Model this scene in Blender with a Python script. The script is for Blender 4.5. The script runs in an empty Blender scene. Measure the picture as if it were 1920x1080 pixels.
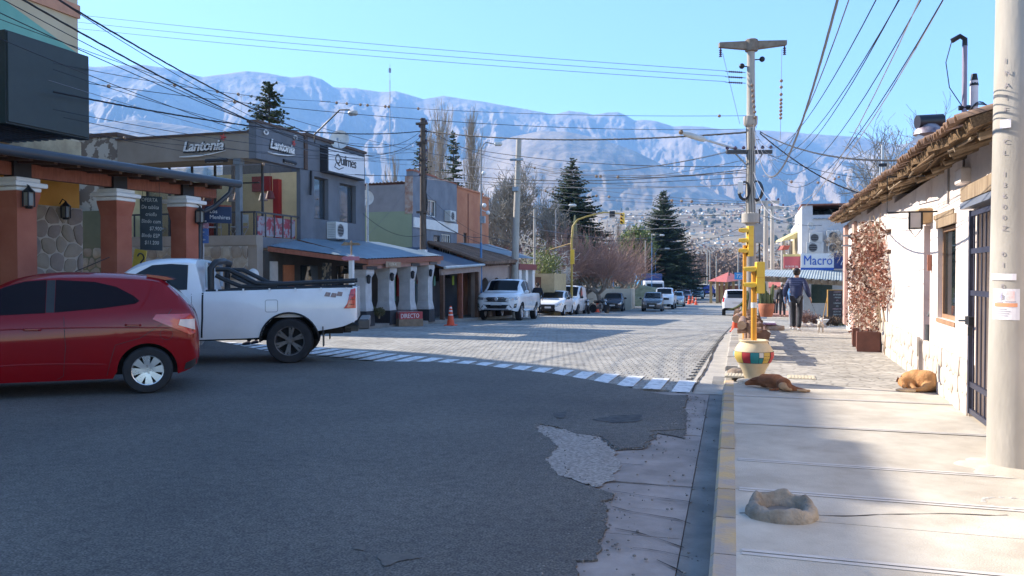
import bpy,bmesh,math,random
from mathutils import Vector,Matrix,noise
R=math.radians
PI=math.pi
rnd=random.Random(7)
sc=bpy.context.scene
COL=sc.collection
EYE=1.5
F=1500.0
YAW=R(17.05)
PITCH=R(0.955)
cam_d=bpy.data.cameras.new('camera')
cam=bpy.data.objects.new('camera',cam_d);COL.objects.link(cam)
cam_d.sensor_width=36;cam_d.lens=36*F/1920
cam_d.clip_start=0.05;cam_d.clip_end=40000
cam.location=(0,0,EYE)
cam.rotation_euler=(PI/2-PITCH,0,YAW)
sc.camera=cam
SUN_AZ=math.atan2(-1,0.184)
SUN_EL=R(31)
TAN=math.tan(SUN_EL)
world=bpy.data.worlds.new('World');sc.world=world;world.use_nodes=True
wn=world.node_tree.nodes;wl=world.node_tree.links
bg=wn['Background']
sky=wn.new('ShaderNodeTexSky');sky.sky_type='NISHITA';sky.sun_disc=False
sky.sun_elevation=SUN_EL;sky.sun_rotation=SUN_AZ
sky.altitude=900;sky.air_density=1.0;sky.dust_density=0.4;sky.ozone_density=4.5
wl.new(sky.outputs[0],bg.inputs[0]);bg.inputs[1].default_value=0.125
sun_d=bpy.data.lights.new('sun','SUN');sun_d.energy=5.0;sun_d.angle=R(0.5);sun_d.color=(1,.91,.78)
sun=bpy.data.objects.new('sun',sun_d);COL.objects.link(sun)
SUNV=Vector((math.sin(SUN_AZ)*math.cos(SUN_EL),math.cos(SUN_AZ)*math.cos(SUN_EL),math.sin(SUN_EL)))
sun.rotation_euler=(-SUNV).to_track_quat('-Z','Y').to_euler()
sc.view_settings.view_transform='Standard';sc.view_settings.look='None'
sc.view_settings.gamma=1;sc.view_settings.use_curve_mapping=False
sc.view_settings.exposure=1.52
sc.render.engine='CYCLES'
sc.cycles.use_denoising=True
sc.cycles.max_bounces=6;sc.cycles.diffuse_bounces=3;sc.cycles.glossy_bounces=3
sc.cycles.transmission_bounces=4;sc.cycles.transparent_max_bounces=8;sc.cycles.volume_bounces=1
sc.cycles.sample_clamp_indirect=6
_f=Vector((-math.sin(YAW)*math.cos(PITCH),math.cos(YAW)*math.cos(PITCH),-math.sin(PITCH)))
_r=Vector((math.cos(YAW),math.sin(YAW),0))
_u=_r.cross(_f)
def ray(px,py):
 return _f+_r*((px-960)/F)+_u*((540-py)/F)
def at(px,py,d):
 return Vector((0,0,EYE))+ray(px,py)*d
def atx(px,py,X):
 v=ray(px,py);return Vector((0,0,EYE))+v*(X/v.x)
def aty(px,py,Y):
 v=ray(px,py);return Vector((0,0,EYE))+v*(Y/v.y)
_gz=[(-200,0),(11,0),(16,-.05),(23,-.18),(33,-.48),(48,-.95),(62,-1.35),(90,-1.72),(129,-1.95),(200,-2.2),(400,-3),(900,-8)]
def gz(y):
 if y<=_gz[0][0]:return _gz[0][1]
 for(a,za),(b,zb)in zip(_gz,_gz[1:]):
  if y<=b:
   return za+(zb-za)*(y-a)/(b-a)
 return _gz[-1][1]
def gnd(px,py,h=0.0):
 v=ray(px,py);t=1.0;o=Vector((0,0,EYE))
 step=.02
 while t<900:
  p=o+v*t
  if p.z<=gz(p.y)+h:return Vector((p.x,p.y,gz(p.y)+h))
  t*=1.002
 return p
def xo(y):
 return 0.0 if y<62 else-(y-62)*.055
def kerb_x(y):
 t=[(-50,1.2),(3.66,-.085),(9.4,-.255),(12.5,-.34),(23,-.56),(60,-.65),(400,-.7)]
 for(a,xa),(b,xb)in zip(t,t[1:]):
  if y<=b:return xa+(xb-xa)*(y-a)/(b-a)+xo(y)
 return-.8+xo(y)
MATS={}
def nodemat(name):
 m=bpy.data.materials.new(name);m.use_nodes=True
 nt=m.node_tree;b=nt.nodes['Principled BSDF']
 return m,nt,b
def M(name,col,rough=.8,var=.12,scale=4.0,bump=.0,bscale=60.,metal=0.,coat=0.,col2=None,rv=0.,spec=.4,detail=5,mixlo=.35,mixhi=.65,stretch=None,bdist=.01,alpha=1.,emit=0):
 """a procedural material: two noise-mixed tones, per-object variation, fine relief"""
 if name in MATS:return MATS[name]
 m,nt,b=nodemat(name);N=nt.nodes;L=nt.links
 tc=N.new('ShaderNodeTexCoord');vec=tc.outputs['Object']
 if stretch:
  mp=N.new('ShaderNodeMapping');mp.inputs['Scale'].default_value=stretch
  L.new(vec,mp.inputs[0]);vec=mp.outputs[0]
 n=N.new('ShaderNodeTexNoise');n.inputs['Scale'].default_value=scale;n.inputs['Detail'].default_value=detail
 n.inputs['Roughness'].default_value=.62
 L.new(vec,n.inputs['Vector'])
 cr=N.new('ShaderNodeValToRGB')
 c1=[max(0,c*(1-var))for c in col];c2=[min(1,c*(1+var))for c in(col2 or col)]
 if col2:c1=list(col);c2=list(col2)
 cr.color_ramp.elements[0].position=mixlo;cr.color_ramp.elements[1].position=mixhi
 cr.color_ramp.elements[0].color=(*c1,1);cr.color_ramp.elements[1].color=(*c2,1)
 L.new(n.outputs['Fac'],cr.inputs['Fac'])
 out=cr.outputs['Color']
 if rv:
  oi=N.new('ShaderNodeObjectInfo')
  mr=N.new('ShaderNodeMapRange');mr.inputs['To Min'].default_value=1-rv;mr.inputs['To Max'].default_value=1+rv
  L.new(oi.outputs['Random'],mr.inputs[0])
  mx=N.new('ShaderNodeVectorMath');mx.operation='SCALE'
  L.new(out,mx.inputs[0]);L.new(mr.outputs[0],mx.inputs['Scale']);out=mx.outputs[0]
 L.new(out,b.inputs['Base Color'])
 b.inputs['Roughness'].default_value=rough;b.inputs['Metallic'].default_value=metal
 b.inputs['Coat Weight'].default_value=coat;b.inputs['Coat Roughness'].default_value=.04
 b.inputs['Specular IOR Level'].default_value=spec
 if rough>.25:
  rr=N.new('ShaderNodeMapRange');rr.inputs['To Min'].default_value=max(0,rough-.12);rr.inputs['To Max'].default_value=min(1,rough+.1)
  L.new(n.outputs['Fac'],rr.inputs[0]);L.new(rr.outputs[0],b.inputs['Roughness'])
 if bump:
  n2=N.new('ShaderNodeTexNoise');n2.inputs['Scale'].default_value=bscale;n2.inputs['Detail'].default_value=6
  L.new(vec,n2.inputs['Vector'])
  bp=N.new('ShaderNodeBump');bp.inputs['Strength'].default_value=bump;bp.inputs['Distance'].default_value=bdist
  L.new(n2.outputs['Fac'],bp.inputs['Height']);L.new(bp.outputs[0],b.inputs['Normal'])
 if emit:
  L.new(out,b.inputs['Emission Color']);b.inputs['Emission Strength'].default_value=emit
 MATS[name]=m
 return m
def glassmat(name,col,alpha=.5,rough=.03):
 """tinted pane: part transparent, part mirror"""
 if name in MATS:return MATS[name]
 m,nt,b=nodemat(name);N=nt.nodes;L=nt.links
 b.inputs['Base Color'].default_value=(*col,1);b.inputs['Roughness'].default_value=rough
 b.inputs['Specular IOR Level'].default_value=.8;b.inputs['Coat Weight'].default_value=.5
 tr=N.new('ShaderNodeBsdfTransparent');tr.inputs[0].default_value=(*[min(1,c*3+.2)for c in col],1)
 mx=N.new('ShaderNodeMixShader');fr=N.new('ShaderNodeFresnel');fr.inputs[0].default_value=1.5
 mr=N.new('ShaderNodeMapRange');mr.inputs['From Min'].default_value=0;mr.inputs['From Max'].default_value=1
 mr.inputs['To Min'].default_value=1-alpha;mr.inputs['To Max'].default_value=1
 L.new(fr.outputs[0],mr.inputs[0]);L.new(mr.outputs[0],mx.inputs[0])
 L.new(tr.outputs[0],mx.inputs[1]);L.new(b.outputs[0],mx.inputs[2])
 L.new(mx.outputs[0],N['Material Output'].inputs['Surface'])
 MATS[name]=m
 return m
class MB:
 """collects shapes; build() links them as ONE mesh object"""
 def __init__(s):s.v=[];s.f=[];s.mi=[];s.cur=0;s.m=Matrix.Identity(4)
 def add(s,vs,fs):
  o=len(s.v)
  for p in vs:s.v.append(s.m@Vector(p))
  for f in fs:s.f.append([o+i for i in f]);s.mi.append(s.cur)
  return s
 def box(s,a,b,rz=0,c=None,bev=0):
  x0,y0,z0=[min(p,q)for p,q in zip(a,b)];x1,y1,z1=[max(p,q)for p,q in zip(a,b)]
  if bev:
   e=bev;vs=[]
   for z,k in((z0,e),(z0+e,0),(z1-e,0),(z1,e)):
    vs+=[(x0+k,y0+k,z),(x1-k,y0+k,z),(x1-k,y1-k,z),(x0+k,y1-k,z)]
   fs=[(3,2,1,0),(12,13,14,15)]
   for l in range(3):
    for i in range(4):
     j=(i+1)%4;fs.append((l*4+i,l*4+j,l*4+4+j,l*4+4+i))
   return s.add(vs,fs)
  vs=[(x0,y0,z0),(x1,y0,z0),(x1,y1,z0),(x0,y1,z0),(x0,y0,z1),(x1,y0,z1),(x1,y1,z1),(x0,y1,z1)]
  if rz:
   cx,cy=c or((x0+x1)/2,(y0+y1)/2);ca,sa=math.cos(rz),math.sin(rz)
   vs=[(cx+(x-cx)*ca-(y-cy)*sa,cy+(x-cx)*sa+(y-cy)*ca,z)for x,y,z in vs]
  return s.add(vs,[(3,2,1,0),(4,5,6,7),(0,1,5,4),(1,2,6,5),(2,3,7,6),(3,0,4,7)])
 def tube(s,pts,r,n=8,cap=True,r2=None):
  """r: number or list; swept along pts"""
  pts=[Vector(p)for p in pts];k=len(pts)
  if r2 is not None:rs=[r+(r2-r)*i/(k-1)for i in range(k)]
  elif isinstance(r,(list,tuple)):rs=r
  else:rs=[r]*k
  up=None;vs=[];fs=[]
  for i,p in enumerate(pts):
   d=(pts[min(i+1,k-1)]-pts[max(i-1,0)])
   if d.length<1e-9:d=Vector((0,0,1))
   d.normalize()
   if up is None:
    up=Vector((0,0,1))if abs(d.z)<.9 else Vector((1,0,0))
   a=d.cross(up)
   if a.length<1e-6:a=d.orthogonal()
   a.normalize();b=a.cross(d);up=b
   for j in range(n):
    t=2*PI*j/n
    vs.append(p+a*(math.cos(t)*rs[i])+b*(math.sin(t)*rs[i]))
  for i in range(k-1):
   for j in range(n):
    q=(j+1)%n
    fs.append((i*n+j,i*n+q,i*n+n+q,i*n+n+j))
  if cap and n>2:
   fs.append(tuple(range(n))[::-1]);fs.append(tuple((k-1)*n+j for j in range(n)))
  return s.add(vs,fs)
 def cyl(s,a,b,r,r2=None,n=16,cap=True):
  return s.tube([a,b],[r,r if r2 is None else r2],n,cap)
 def lathe(s,prof,n=24,c=(0,0,0),axis='z',cap=True):
  vs=[];fs=[];k=len(prof)
  for r,z in prof:
   for j in range(n):
    t=2*PI*j/n;x,y=r*math.cos(t),r*math.sin(t)
    if axis=='z':p=(c[0]+x,c[1]+y,c[2]+z)
    elif axis=='y':p=(c[0]+x,c[1]+z,c[2]-y)
    else:p=(c[0]+z,c[1]+x,c[2]+y)
    vs.append(p)
  for i in range(k-1):
   for j in range(n):
    q=(j+1)%n;fs.append((i*n+j,i*n+q,i*n+n+q,i*n+n+j))
  if cap:
   if prof[0][0]>1e-6:fs.append(tuple(range(n))[::-1])
   if prof[-1][0]>1e-6:fs.append(tuple((k-1)*n+j for j in range(n)))
  return s.add(vs,fs)
 def prism(s,poly,a,b,plane='xy'):
  """poly in the plane, extruded from a to b along the third axis"""
  n=len(poly);vs=[]
  for h in(a,b):
   for u,w in poly:
    vs.append((u,w,h)if plane=='xy' else(u,h,w)if plane=='xz' else(h,u,w))
  fs=[tuple(range(n))[::-1],tuple(range(n,2*n))]
  for i in range(n):
   j=(i+1)%n;fs.append((i,j,n+j,n+i))
  return s.add(vs,fs)
 def quad(s,*p):return s.add(p,[tuple(range(len(p)))])
 def slab(s,p,th):
  """a planar polygon p (>=3 points) given thickness th along its normal"""
  p=[Vector(q)for q in p];n=(p[1]-p[0]).cross(p[2]-p[0]).normalized()*th
  k=len(p);vs=p+[q-n for q in p]
  fs=[tuple(range(k)),tuple(range(k,2*k))[::-1]]
  for i in range(k):
   j=(i+1)%k;fs.append((j,i,k+i,k+j))
  return s.add(vs,fs)
 def sphere(s,c,r,n=12,m=8,sq=(1,1,1)):
  prof=[]
  vs=[];fs=[]
  for i in range(m+1):
   t=PI*i/m
   for j in range(n):
    a=2*PI*j/n
    vs.append((c[0]+sq[0]*r*math.sin(t)*math.cos(a),c[1]+sq[1]*r*math.sin(t)*math.sin(a),c[2]+sq[2]*r*math.cos(t)))
  for i in range(m):
   for j in range(n):
    q=(j+1)%n;fs.append((i*n+j,i*n+n+j,i*n+n+q,i*n+q))
  return s.add(vs,fs)
 def build(s,name,mats,parent=None,smooth=0,world=True,label=None,kind=None,clean=False):
  if not s.v:return None
  if not isinstance(mats,(list,tuple)):mats=[mats]
  vs=s.v
  if parent is not None and world:
   inv=chain(parent).inverted();vs=[inv@v for v in vs]
  me=bpy.data.meshes.new(name);me.from_pydata([tuple(v)for v in vs],[],s.f)
  for m in mats:me.materials.append(m)
  if len(mats)>1:me.polygons.foreach_set('material_index',s.mi)
  if clean:
   bm=bmesh.new();bm.from_mesh(me);bmesh.ops.remove_doubles(bm,verts=bm.verts,dist=1e-5)
   bmesh.ops.dissolve_degenerate(bm,edges=bm.edges,dist=1e-5)
   bmesh.ops.recalc_face_normals(bm,faces=bm.faces);bm.to_mesh(me);bm.free()
  if smooth:
   me.polygons.foreach_set('use_smooth',[True]*len(me.polygons))
   me.set_sharp_from_angle(angle=R(smooth))
  me.update()
  o=bpy.data.objects.new(name,me);COL.objects.link(o)
  if parent is not None:o.parent=parent
  if label:o['label']=label
  if kind:o['kind']=kind
  return o
def chain(o):
 m=o.matrix_basis.copy();p=o.parent
 while p is not None:m=p.matrix_basis@m;p=p.parent
 return m
def tag(o,label,cat,group=None,kind=None):
 o['label']=label;o['category']=cat
 if group:o['group']=group
 if kind:o['kind']=kind
 return o
def thing(name,label,cat,loc=(0,0,0),rz=0,group=None,rot=None):
 o=bpy.data.objects.new(name,None);COL.objects.link(o);o.empty_display_size=.1
 o.location=loc;o.rotation_euler=rot or(0,0,rz)
 return tag(o,label,cat,group)
def struct(o):o['kind']='structure';return o
def kids(o):return[c for c in bpy.data.objects if c.parent==o]
_kidmap=None
def copy_tree(o,par=None,km=None):
 if km is None:
  km={}
  for c in bpy.data.objects:
   if c.parent:km.setdefault(c.parent.name,[]).append(c)
 n=o.copy();COL.objects.link(n);n.parent=par
 for c in km.get(o.name,[]):copy_tree(c,n,km)
 return n
def dup(o,loc,rz=0,label=None,group=None,scale=None):
 n=copy_tree(o);n.location=loc;n.rotation_euler=(0,0,rz)
 if label:n['label']=label
 if group:n['group']=group
 if scale:n.scale=(scale,)*3
 return n
def text(s,size,depth,mat,parent,origin,xdir,updir,name='lettering',shear=0,align='LEFT',offset=0,spacing=1,sx=1,label=None,yalign='TOP_BASELINE'):
 """lettering as a mesh lying in the plane (xdir, updir)"""
 cu=bpy.data.curves.new('t','FONT');cu.body=s;cu.size=size;cu.extrude=depth;cu.shear=shear
 cu.align_x=align;cu.offset=offset;cu.space_character=spacing;cu.resolution_u=2
 to=bpy.data.objects.new('t',cu)
 COL.objects.link(to);me=bpy.data.meshes.new_from_object(to)
 COL.objects.unlink(to);bpy.data.objects.remove(to);bpy.data.curves.remove(cu)
 x=Vector(xdir).normalized();u=Vector(updir).normalized();n=x.cross(u)
 m=Matrix(((x.x*sx,u.x,n.x,origin[0]),(x.y*sx,u.y,n.y,origin[1]),(x.z*sx,u.z,n.z,origin[2]),(0,0,0,1)))
 if parent is not None:m=chain(parent).inverted()@m
 me.transform(m);me.materials.clear();me.materials.append(mat);me.name=name
 o=bpy.data.objects.new(name,me);COL.objects.link(o)
 if parent is not None:o.parent=parent
 if label:o['label']=label
 return o
def blob(parts,name,mat,parent,vox=.009,smooth=8):
 """one continuous organic body: capsules (a, b, ra, rb) and balls (c, r, squash) fused"""
 m=MB()
 for q in parts:
  if len(q)==4:
   a,b,ra,rb=Vector(q[0]),Vector(q[1]),q[2],q[3];m.tube([a,a.lerp(b,.5),b],[ra,(ra+rb)/2,rb],12);m.sphere(a,ra,12,8);m.sphere(b,rb,12,8)
  else:m.sphere(q[0],q[1],16,12,q[2])
 o=m.build(name,mat,None,world=False)
 r=o.modifiers.new('r','REMESH');r.mode='VOXEL';r.voxel_size=vox
 s=o.modifiers.new('s','SMOOTH');s.iterations=smooth;s.factor=.6
 dg=bpy.context.evaluated_depsgraph_get();dg.update();nm=bpy.data.meshes.new_from_object(o.evaluated_get(dg));om=o.data
 COL.objects.unlink(o);bpy.data.objects.remove(o);bpy.data.meshes.remove(om)
 nm.polygons.foreach_set('use_smooth',[True]*len(nm.polygons));nm.materials.clear();nm.materials.append(mat);nm.name=name
 o=bpy.data.objects.new(name,nm);COL.objects.link(o);o.parent=parent;return o
def skin(verts,edges,radii,name,mat,parent=None,sub=1,root=0,smooth=True,world=False):
 """a continuous body grown round a skeleton"""
 me=bpy.data.meshes.new(name);me.from_pydata([tuple(v)for v in verts],edges,[])
 ob=bpy.data.objects.new(name,me);COL.objects.link(ob)
 ob.modifiers.new('s','SKIN');
 if not me.skin_vertices:me.attributes.new('x','FLOAT','POINT')
 for i,sv in enumerate(me.skin_vertices[0].data):
  r=radii[i];sv.radius=(r,r)if not isinstance(r,(tuple,list))else r
  sv.use_root=(i==root)
 if sub:
  m=ob.modifiers.new('u','SUBSURF');m.levels=sub;m.render_levels=sub
 dg=bpy.context.evaluated_depsgraph_get();dg.update()
 nm=bpy.data.meshes.new_from_object(ob.evaluated_get(dg))
 COL.objects.unlink(ob);bpy.data.objects.remove(ob);bpy.data.meshes.remove(me)
 if smooth:nm.polygons.foreach_set('use_smooth',[True]*len(nm.polygons))
 nm.materials.clear();nm.materials.append(mat);nm.name=name
 o=bpy.data.objects.new(name,nm);COL.objects.link(o)
 if parent is not None:o.parent=parent
 return o
def polyx(y0,y1):pass
def lerp(a,b,t):return a+(b-a)*t
def interp(tab,x):
 if x<=tab[0][0]:return tab[0][1]
 for(a,ya),(b,yb)in zip(tab,tab[1:]):
  if x<=b:return ya+(yb-ya)*(x-a)/(b-a)
 return tab[-1][1]
def smoothstep(t):t=max(0,min(1,t));return t*t*(3-2*t)
mountain_m=M('mountain_earth',(.12,.088,.062),rough=.95,col2=(.33,.255,.18),scale=.003,detail=8,bump=.9,bscale=.02,bdist=14)
valley_m=M('valley_earth',(.13,.10,.07),rough=.95,col2=(.30,.245,.17),scale=.006,detail=9)
def azi(px):return math.atan2((px-960)/F,1)-YAW
RIDGE=[(-900,140),(-500,105),(-200,130),(0,118),(100,122),(180,127),(236,124),(274,124),(322,131),(382,145),(420,141),(465,135),(506,139),(547,147),(581,144),(604,150),(626,164),(667,167),(712,174),(742,172),(795,187),(832,181),(874,187),(900,191),(950,199),(1000,209),(1040,215.5),(1067,209),(1091,211),(1113,217),(1138,212),(1158,212),(1171,217),(1189,227),(1204,225.5),(1229,228),(1262,238),(1284,237),(1318,238),(1351,243),(1420,245),(1500,250),(1600,258),(1680,272),(1720,266),(1760,262),(1800,255),(2000,235),(2300,260),(2800,300)]
RA=[(azi(p),(515-y)/F/1.0*math.cos(math.atan((p-960)/F)))for p,y in RIDGE]
def range_mesh(name,a0,a1,na,nr,r0,r1,zfun,mat):
 vs=[];fs=[]
 for i in range(na+1):
  a=a0+(a1-a0)*i/na
  for j in range(nr+1):
   t=j/nr;r=r0+(r1-r0)*t
   vs.append((math.sin(a)*r,math.cos(a)*r,zfun(a,t,r)))
 for i in range(na):
  for j in range(nr):
   k=i*(nr+1)+j;fs.append((k,k+1,k+nr+2,k+nr+1))
 mb=MB();mb.v=[Vector(v)for v in vs];mb.f=fs;mb.mi=[0]*len(fs)
 o=mb.build(name,mat,smooth=180);return struct(o)
Z0=-60.0
def big(a,t,r):
 """the main range: the crest follows the photograph, spurs run down towards the valley"""
 h=interp(RA,a)*7160+EYE
 if t>.8:crest=h*(1-.5*smoothstep((t-.8)/.2))
 else:
  s=t/.8
  g=s**1.55
  crest=Z0+(h-Z0)*g
 x,y=math.sin(a)*r,math.cos(a)*r
 w=noise.fractal(Vector((x*.0004,y*.0004,3)),1,2,4)*500
 n=noise.ridged_multi_fractal(Vector(((a*7600+w)*.00105+3.1,r*.00028,.7)),.72,2.15,8,1,2)-1.15
 n2=noise.fractal(Vector((x*.0035,y*.0035,1)),.7,2,6)
 s=min(t/.8,1);env=s*(1-s)*4
 z=crest+n*235*env+n2*45*(env+.12)
 return min(z,h*r/7160*(.985 if t<.74 else 1.003))
range_mesh('mountain_range',azi(-900),azi(2700),1150,160,2600,8300,big,mountain_m)
FR=[(-900,330),(0,300),(170,232),(260,224),(350,236),(480,262),(600,330),(680,352),(740,346),(830,322),(900,282),(960,256),(1010,246),(1060,246),(1120,258),(1190,283),(1260,318),(1330,352),(1400,385),(1460,400),(1700,410),(2700,400)]
FA=[(azi(p),(515-y)/F*math.cos(math.atan((p-960)/F)))for p,y in FR]
def front(a,t,r):
 h=interp(FA,a)*4450+EYE
 s=min(t/.75,1)
 z=Z0+(h-Z0)*(s**1.35 if t<.75 else 1-.85*smoothstep((t-.75)/.25))
 x,y=math.sin(a)*r,math.cos(a)*r
 n=noise.ridged_multi_fractal(Vector((a*6.5+1.3,r*.0003,5)),1.0,2.1,7,1,2)-1.1
 n2=noise.fractal(Vector((x*.004,y*.004,1)),.8,2,5)
 return z+(n*90*s*(1-s)*4+n2*16*(s*(1-s)*4+.08))
range_mesh('foothill',azi(-900),azi(2700),800,110,1900,5300,front,mountain_m)
VS=[(-900,470),(700,460),(1000,440),(1130,400),(1250,392),(1400,388),(1550,392),(1700,400),(2700,420)]
VA=[(azi(p),(515-y)/F*math.cos(math.atan((p-960)/F)))for p,y in VS]
def vslope(a,t):
 h=interp(VA,a)*2600
 return-8+(h+8)*(smoothstep(t)*.55+t*.45)
def vz(a,t,r):
 x,y=math.sin(a)*r,math.cos(a)*r
 return vslope(a,t)+noise.fractal(Vector((x*.004,y*.004,2)),.9,2,5)*9*min(1,t*4)-(25 if t>.97 else 0)
range_mesh('valley_slope',azi(-900),azi(2700),300,60,420,2600,vz,valley_m)
mb=MB()
ys=[-60,-20,0,11,16,23,33,48,62,90,129,200,400,900,12000]
for i in range(len(ys)-1):
 a,b=ys[i],ys[i+1]
 za,zb=gz(a)-.06,(gz(b)if b<901 else-61)-.06
 W=60 if b<=23 else 14000
 mb.quad((-14000,a,za),(14000,a,za),(14000,b,zb),(-14000,b,zb))
earth_m=M('bare_earth',(.16,.125,.09),rough=.95,col2=(.25,.2,.145),scale=.6,bump=.5,bscale=8)
struct(mb.build('ground',earth_m))
mb=MB();mb.box((-9500,-300,-75),(9500,8800,2100))
hz=mb.build('haze',[])
tag(hz,'thin pale blue valley haze in front of the mountains','haze',kind='stuff')
hm=bpy.data.materials.new('haze_air');hm.use_nodes=True
hn=hm.node_tree.nodes;hn.remove(hn['Principled BSDF'])
pv=hn.new('ShaderNodeVolumePrincipled');pv.inputs['Color'].default_value=(.27,.55,1.0,1)
pv.inputs['Density'].default_value=1.08e-4;pv.inputs['Anisotropy'].default_value=0.0
hm.node_tree.links.new(pv.outputs[0],hn['Material Output'].inputs['Volume'])
hz.data.materials.append(hm)
asphalt_m=None
def asphalt():
 m,nt,b=nodemat('asphalt_worn');N=nt.nodes;L=nt.links
 tc=N.new('ShaderNodeTexCoord')
 n1=N.new('ShaderNodeTexNoise');n1.inputs['Scale'].default_value=.5;n1.inputs['Detail'].default_value=9
 n2=N.new('ShaderNodeTexNoise');n2.inputs['Scale'].default_value=75;n2.inputs['Detail'].default_value=5
 n3=N.new('ShaderNodeTexNoise');n3.inputs['Scale'].default_value=14;n3.inputs['Detail'].default_value=8;n3.inputs['Roughness'].default_value=.7
 for n in(n1,n2,n3):L.new(tc.outputs['Object'],n.inputs['Vector'])
 r1=N.new('ShaderNodeValToRGB');e=r1.color_ramp.elements
 e[0].position=.3;e[0].color=(.092,.086,.078,1);e[1].position=.72;e[1].color=(.16,.146,.126,1)
 L.new(n1.outputs['Fac'],r1.inputs['Fac'])
 r2=N.new('ShaderNodeValToRGB');e=r2.color_ramp.elements
 e[0].position=.38;e[0].color=(.55,.55,.57,1);e[1].position=.66;e[1].color=(1.6,1.56,1.5,1)
 L.new(n2.outputs['Fac'],r2.inputs['Fac'])
 r3=N.new('ShaderNodeValToRGB');e=r3.color_ramp.elements
 e[0].position=.33;e[0].color=(.62,.62,.62,1);e[1].position=.58;e[1].color=(1,1,1,1)
 L.new(n3.outputs['Fac'],r3.inputs['Fac'])
 m1=N.new('ShaderNodeVectorMath');m1.operation='MULTIPLY';L.new(r1.outputs[0],m1.inputs[0]);L.new(r2.outputs[0],m1.inputs[1])
 m2=N.new('ShaderNodeVectorMath');m2.operation='MULTIPLY';L.new(m1.outputs[0],m2.inputs[0]);L.new(r3.outputs[0],m2.inputs[1])
 L.new(m2.outputs[0],b.inputs['Base Color']);b.inputs['Roughness'].default_value=.88
 bp=N.new('ShaderNodeBump');bp.inputs['Strength'].default_value=.55;bp.inputs['Distance'].default_value=.006
 L.new(n2.outputs['Fac'],bp.inputs['Height']);L.new(bp.outputs[0],b.inputs['Normal'])
 return m
asphalt_m=asphalt()
concrete_m=M('gutter_concrete',(.22,.19,.17),rough=.9,col2=(.36,.31,.28),scale=2.4,bump=.35,bscale=70,rv=.07)
cwalk_m=M('sidewalk_concrete',(.42,.37,.30),rough=.9,col2=(.56,.51,.425),scale=2.6,detail=9,bump=.4,bscale=90,rv=.05)
trowel_m=M('smooth_trowelled_edge',(.54,.50,.45),rough=.75,var=.08,scale=6)
paver_m=M('paver_grey',(.25,.235,.21),rough=.9,col2=(.37,.35,.31),scale=9,bump=.35,bscale=90,rv=.12)
joint_m=M('joint_sand',(.2,.185,.155),rough=1,var=.3,scale=7)
paint_m=M('road_paint_white',(.42,.42,.41),rough=.7,col2=(.78,.78,.76),scale=9,mixlo=.35,mixhi=.5)
kerb_yellow=M('kerb_paint_yellow',(.36,.30,.25),rough=.85,col2=(.52,.36,.17),scale=3.6,mixlo=.40,mixhi=.60,bump=.5,bscale=40,rv=.15)
kerb_grey=M('kerb_concrete',(.34,.31,.27),rough=.9,var=.2,scale=5,bump=.4,bscale=60,rv=.12)
gravel_m=M('gravel_patch',(.2,.175,.155),rough=1,col2=(.42,.375,.33),scale=38,detail=3,bump=.5,bscale=60,bdist=.01)
grime_m=M('gutter_grime',(.14,.135,.125),rough=.95,col2=(.25,.235,.215),scale=2.2,bump=.4,bscale=50)
crack_m=M('crack_dark',(.035,.03,.027),rough=1)
edge_px=[(1040,1200),(1075,1100),(1090,1075),(1080,1052),(1118,1048),(1128,1010),(1135,985),(1142,955),(1125,940),(1150,935),(1155,925),(1120,915),(1060,898),(1038,882),(1025,862),(1046,838),(1030,822),(1005,806),(1012,795),(1045,800),(1080,812),(1130,820),(1160,842),(1205,838),(1226,812),(1215,808),(1285,805),(1282,775),(1290,741)]
E0=[gnd(x,y,.012)for x,y in edge_px];E=[]
def ragged(P,q,i,amp,K):
 out=[];d=q-P;l=d.length;nn=Vector((-d.y,d.x,0)).normalized()
 for k in range(K):
  t=k/K;s=P+d*t;j=noise.noise(s*7)*.9+noise.noise(s*19)*.55+noise.noise(s*45)*.3
  out.append(s+nn*j*amp*min(1,l*6))
 return out
for i in range(len(E0)-1):E+=ragged(E0[i],E0[i+1],i,.035,max(2,int((E0[i+1]-E0[i]).length/.025)))
E.append(E0[-1])
mb=MB()
top=[Vector((E[0].x,-30,.012))]+E
cross_near=[gnd(x,y,.012)for x,y in[(1255,741),(1217,735),(1160,722),(1104,712),(1040,702),(960,693),(890,685),(810,680),(720,679),(600,679)]]
poly=top+cross_near+[Vector((-13,16.2,.012)),Vector((-60,18.5,.012)),Vector((-60,-30,.012))]
me=bpy.data.meshes.new('asphalt_road')
bm=bmesh.new();vv=[bm.verts.new((p.x,p.y,.012))for p in poly]
bv=[bm.verts.new((p.x,p.y,-.03))for p in poly]
f=bm.faces.new(vv);
n=len(vv)
for i in range(n):bm.faces.new((vv[i],bv[i],bv[(i+1)%n],vv[(i+1)%n]))
bm.normal_update()
bmesh.ops.triangulate(bm,faces=[f]);bmesh.ops.recalc_face_normals(bm,faces=bm.faces)
bm.to_mesh(me);bm.free();me.materials.append(asphalt_m)
o=bpy.data.objects.new('asphalt_road',me);COL.objects.link(o);struct(o)
apron=bpy.data.objects.new('gutter_apron',None);COL.objects.link(apron);struct(apron)
yb=[-4,1.2,3.0,3.75,4.6,5.15,5.75,6.5,7.6,8.75,9.35,10.3]
for a,b in zip(yb,yb[1:]):
 w=.005;k0,k1=kerb_x(a),kerb_x(b);sk=rnd.uniform(-.09,.09)
 m2=MB();
 tl=[(-2.75,a+w+sk),(k0-.29,a+w),(k1-.29,b-w),(-2.75,b-w+sk)]
 m2.prism(tl,-.05,rnd.uniform(-.004,.003));m2.build('slab',concrete_m,apron)
m2=MB()
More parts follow.
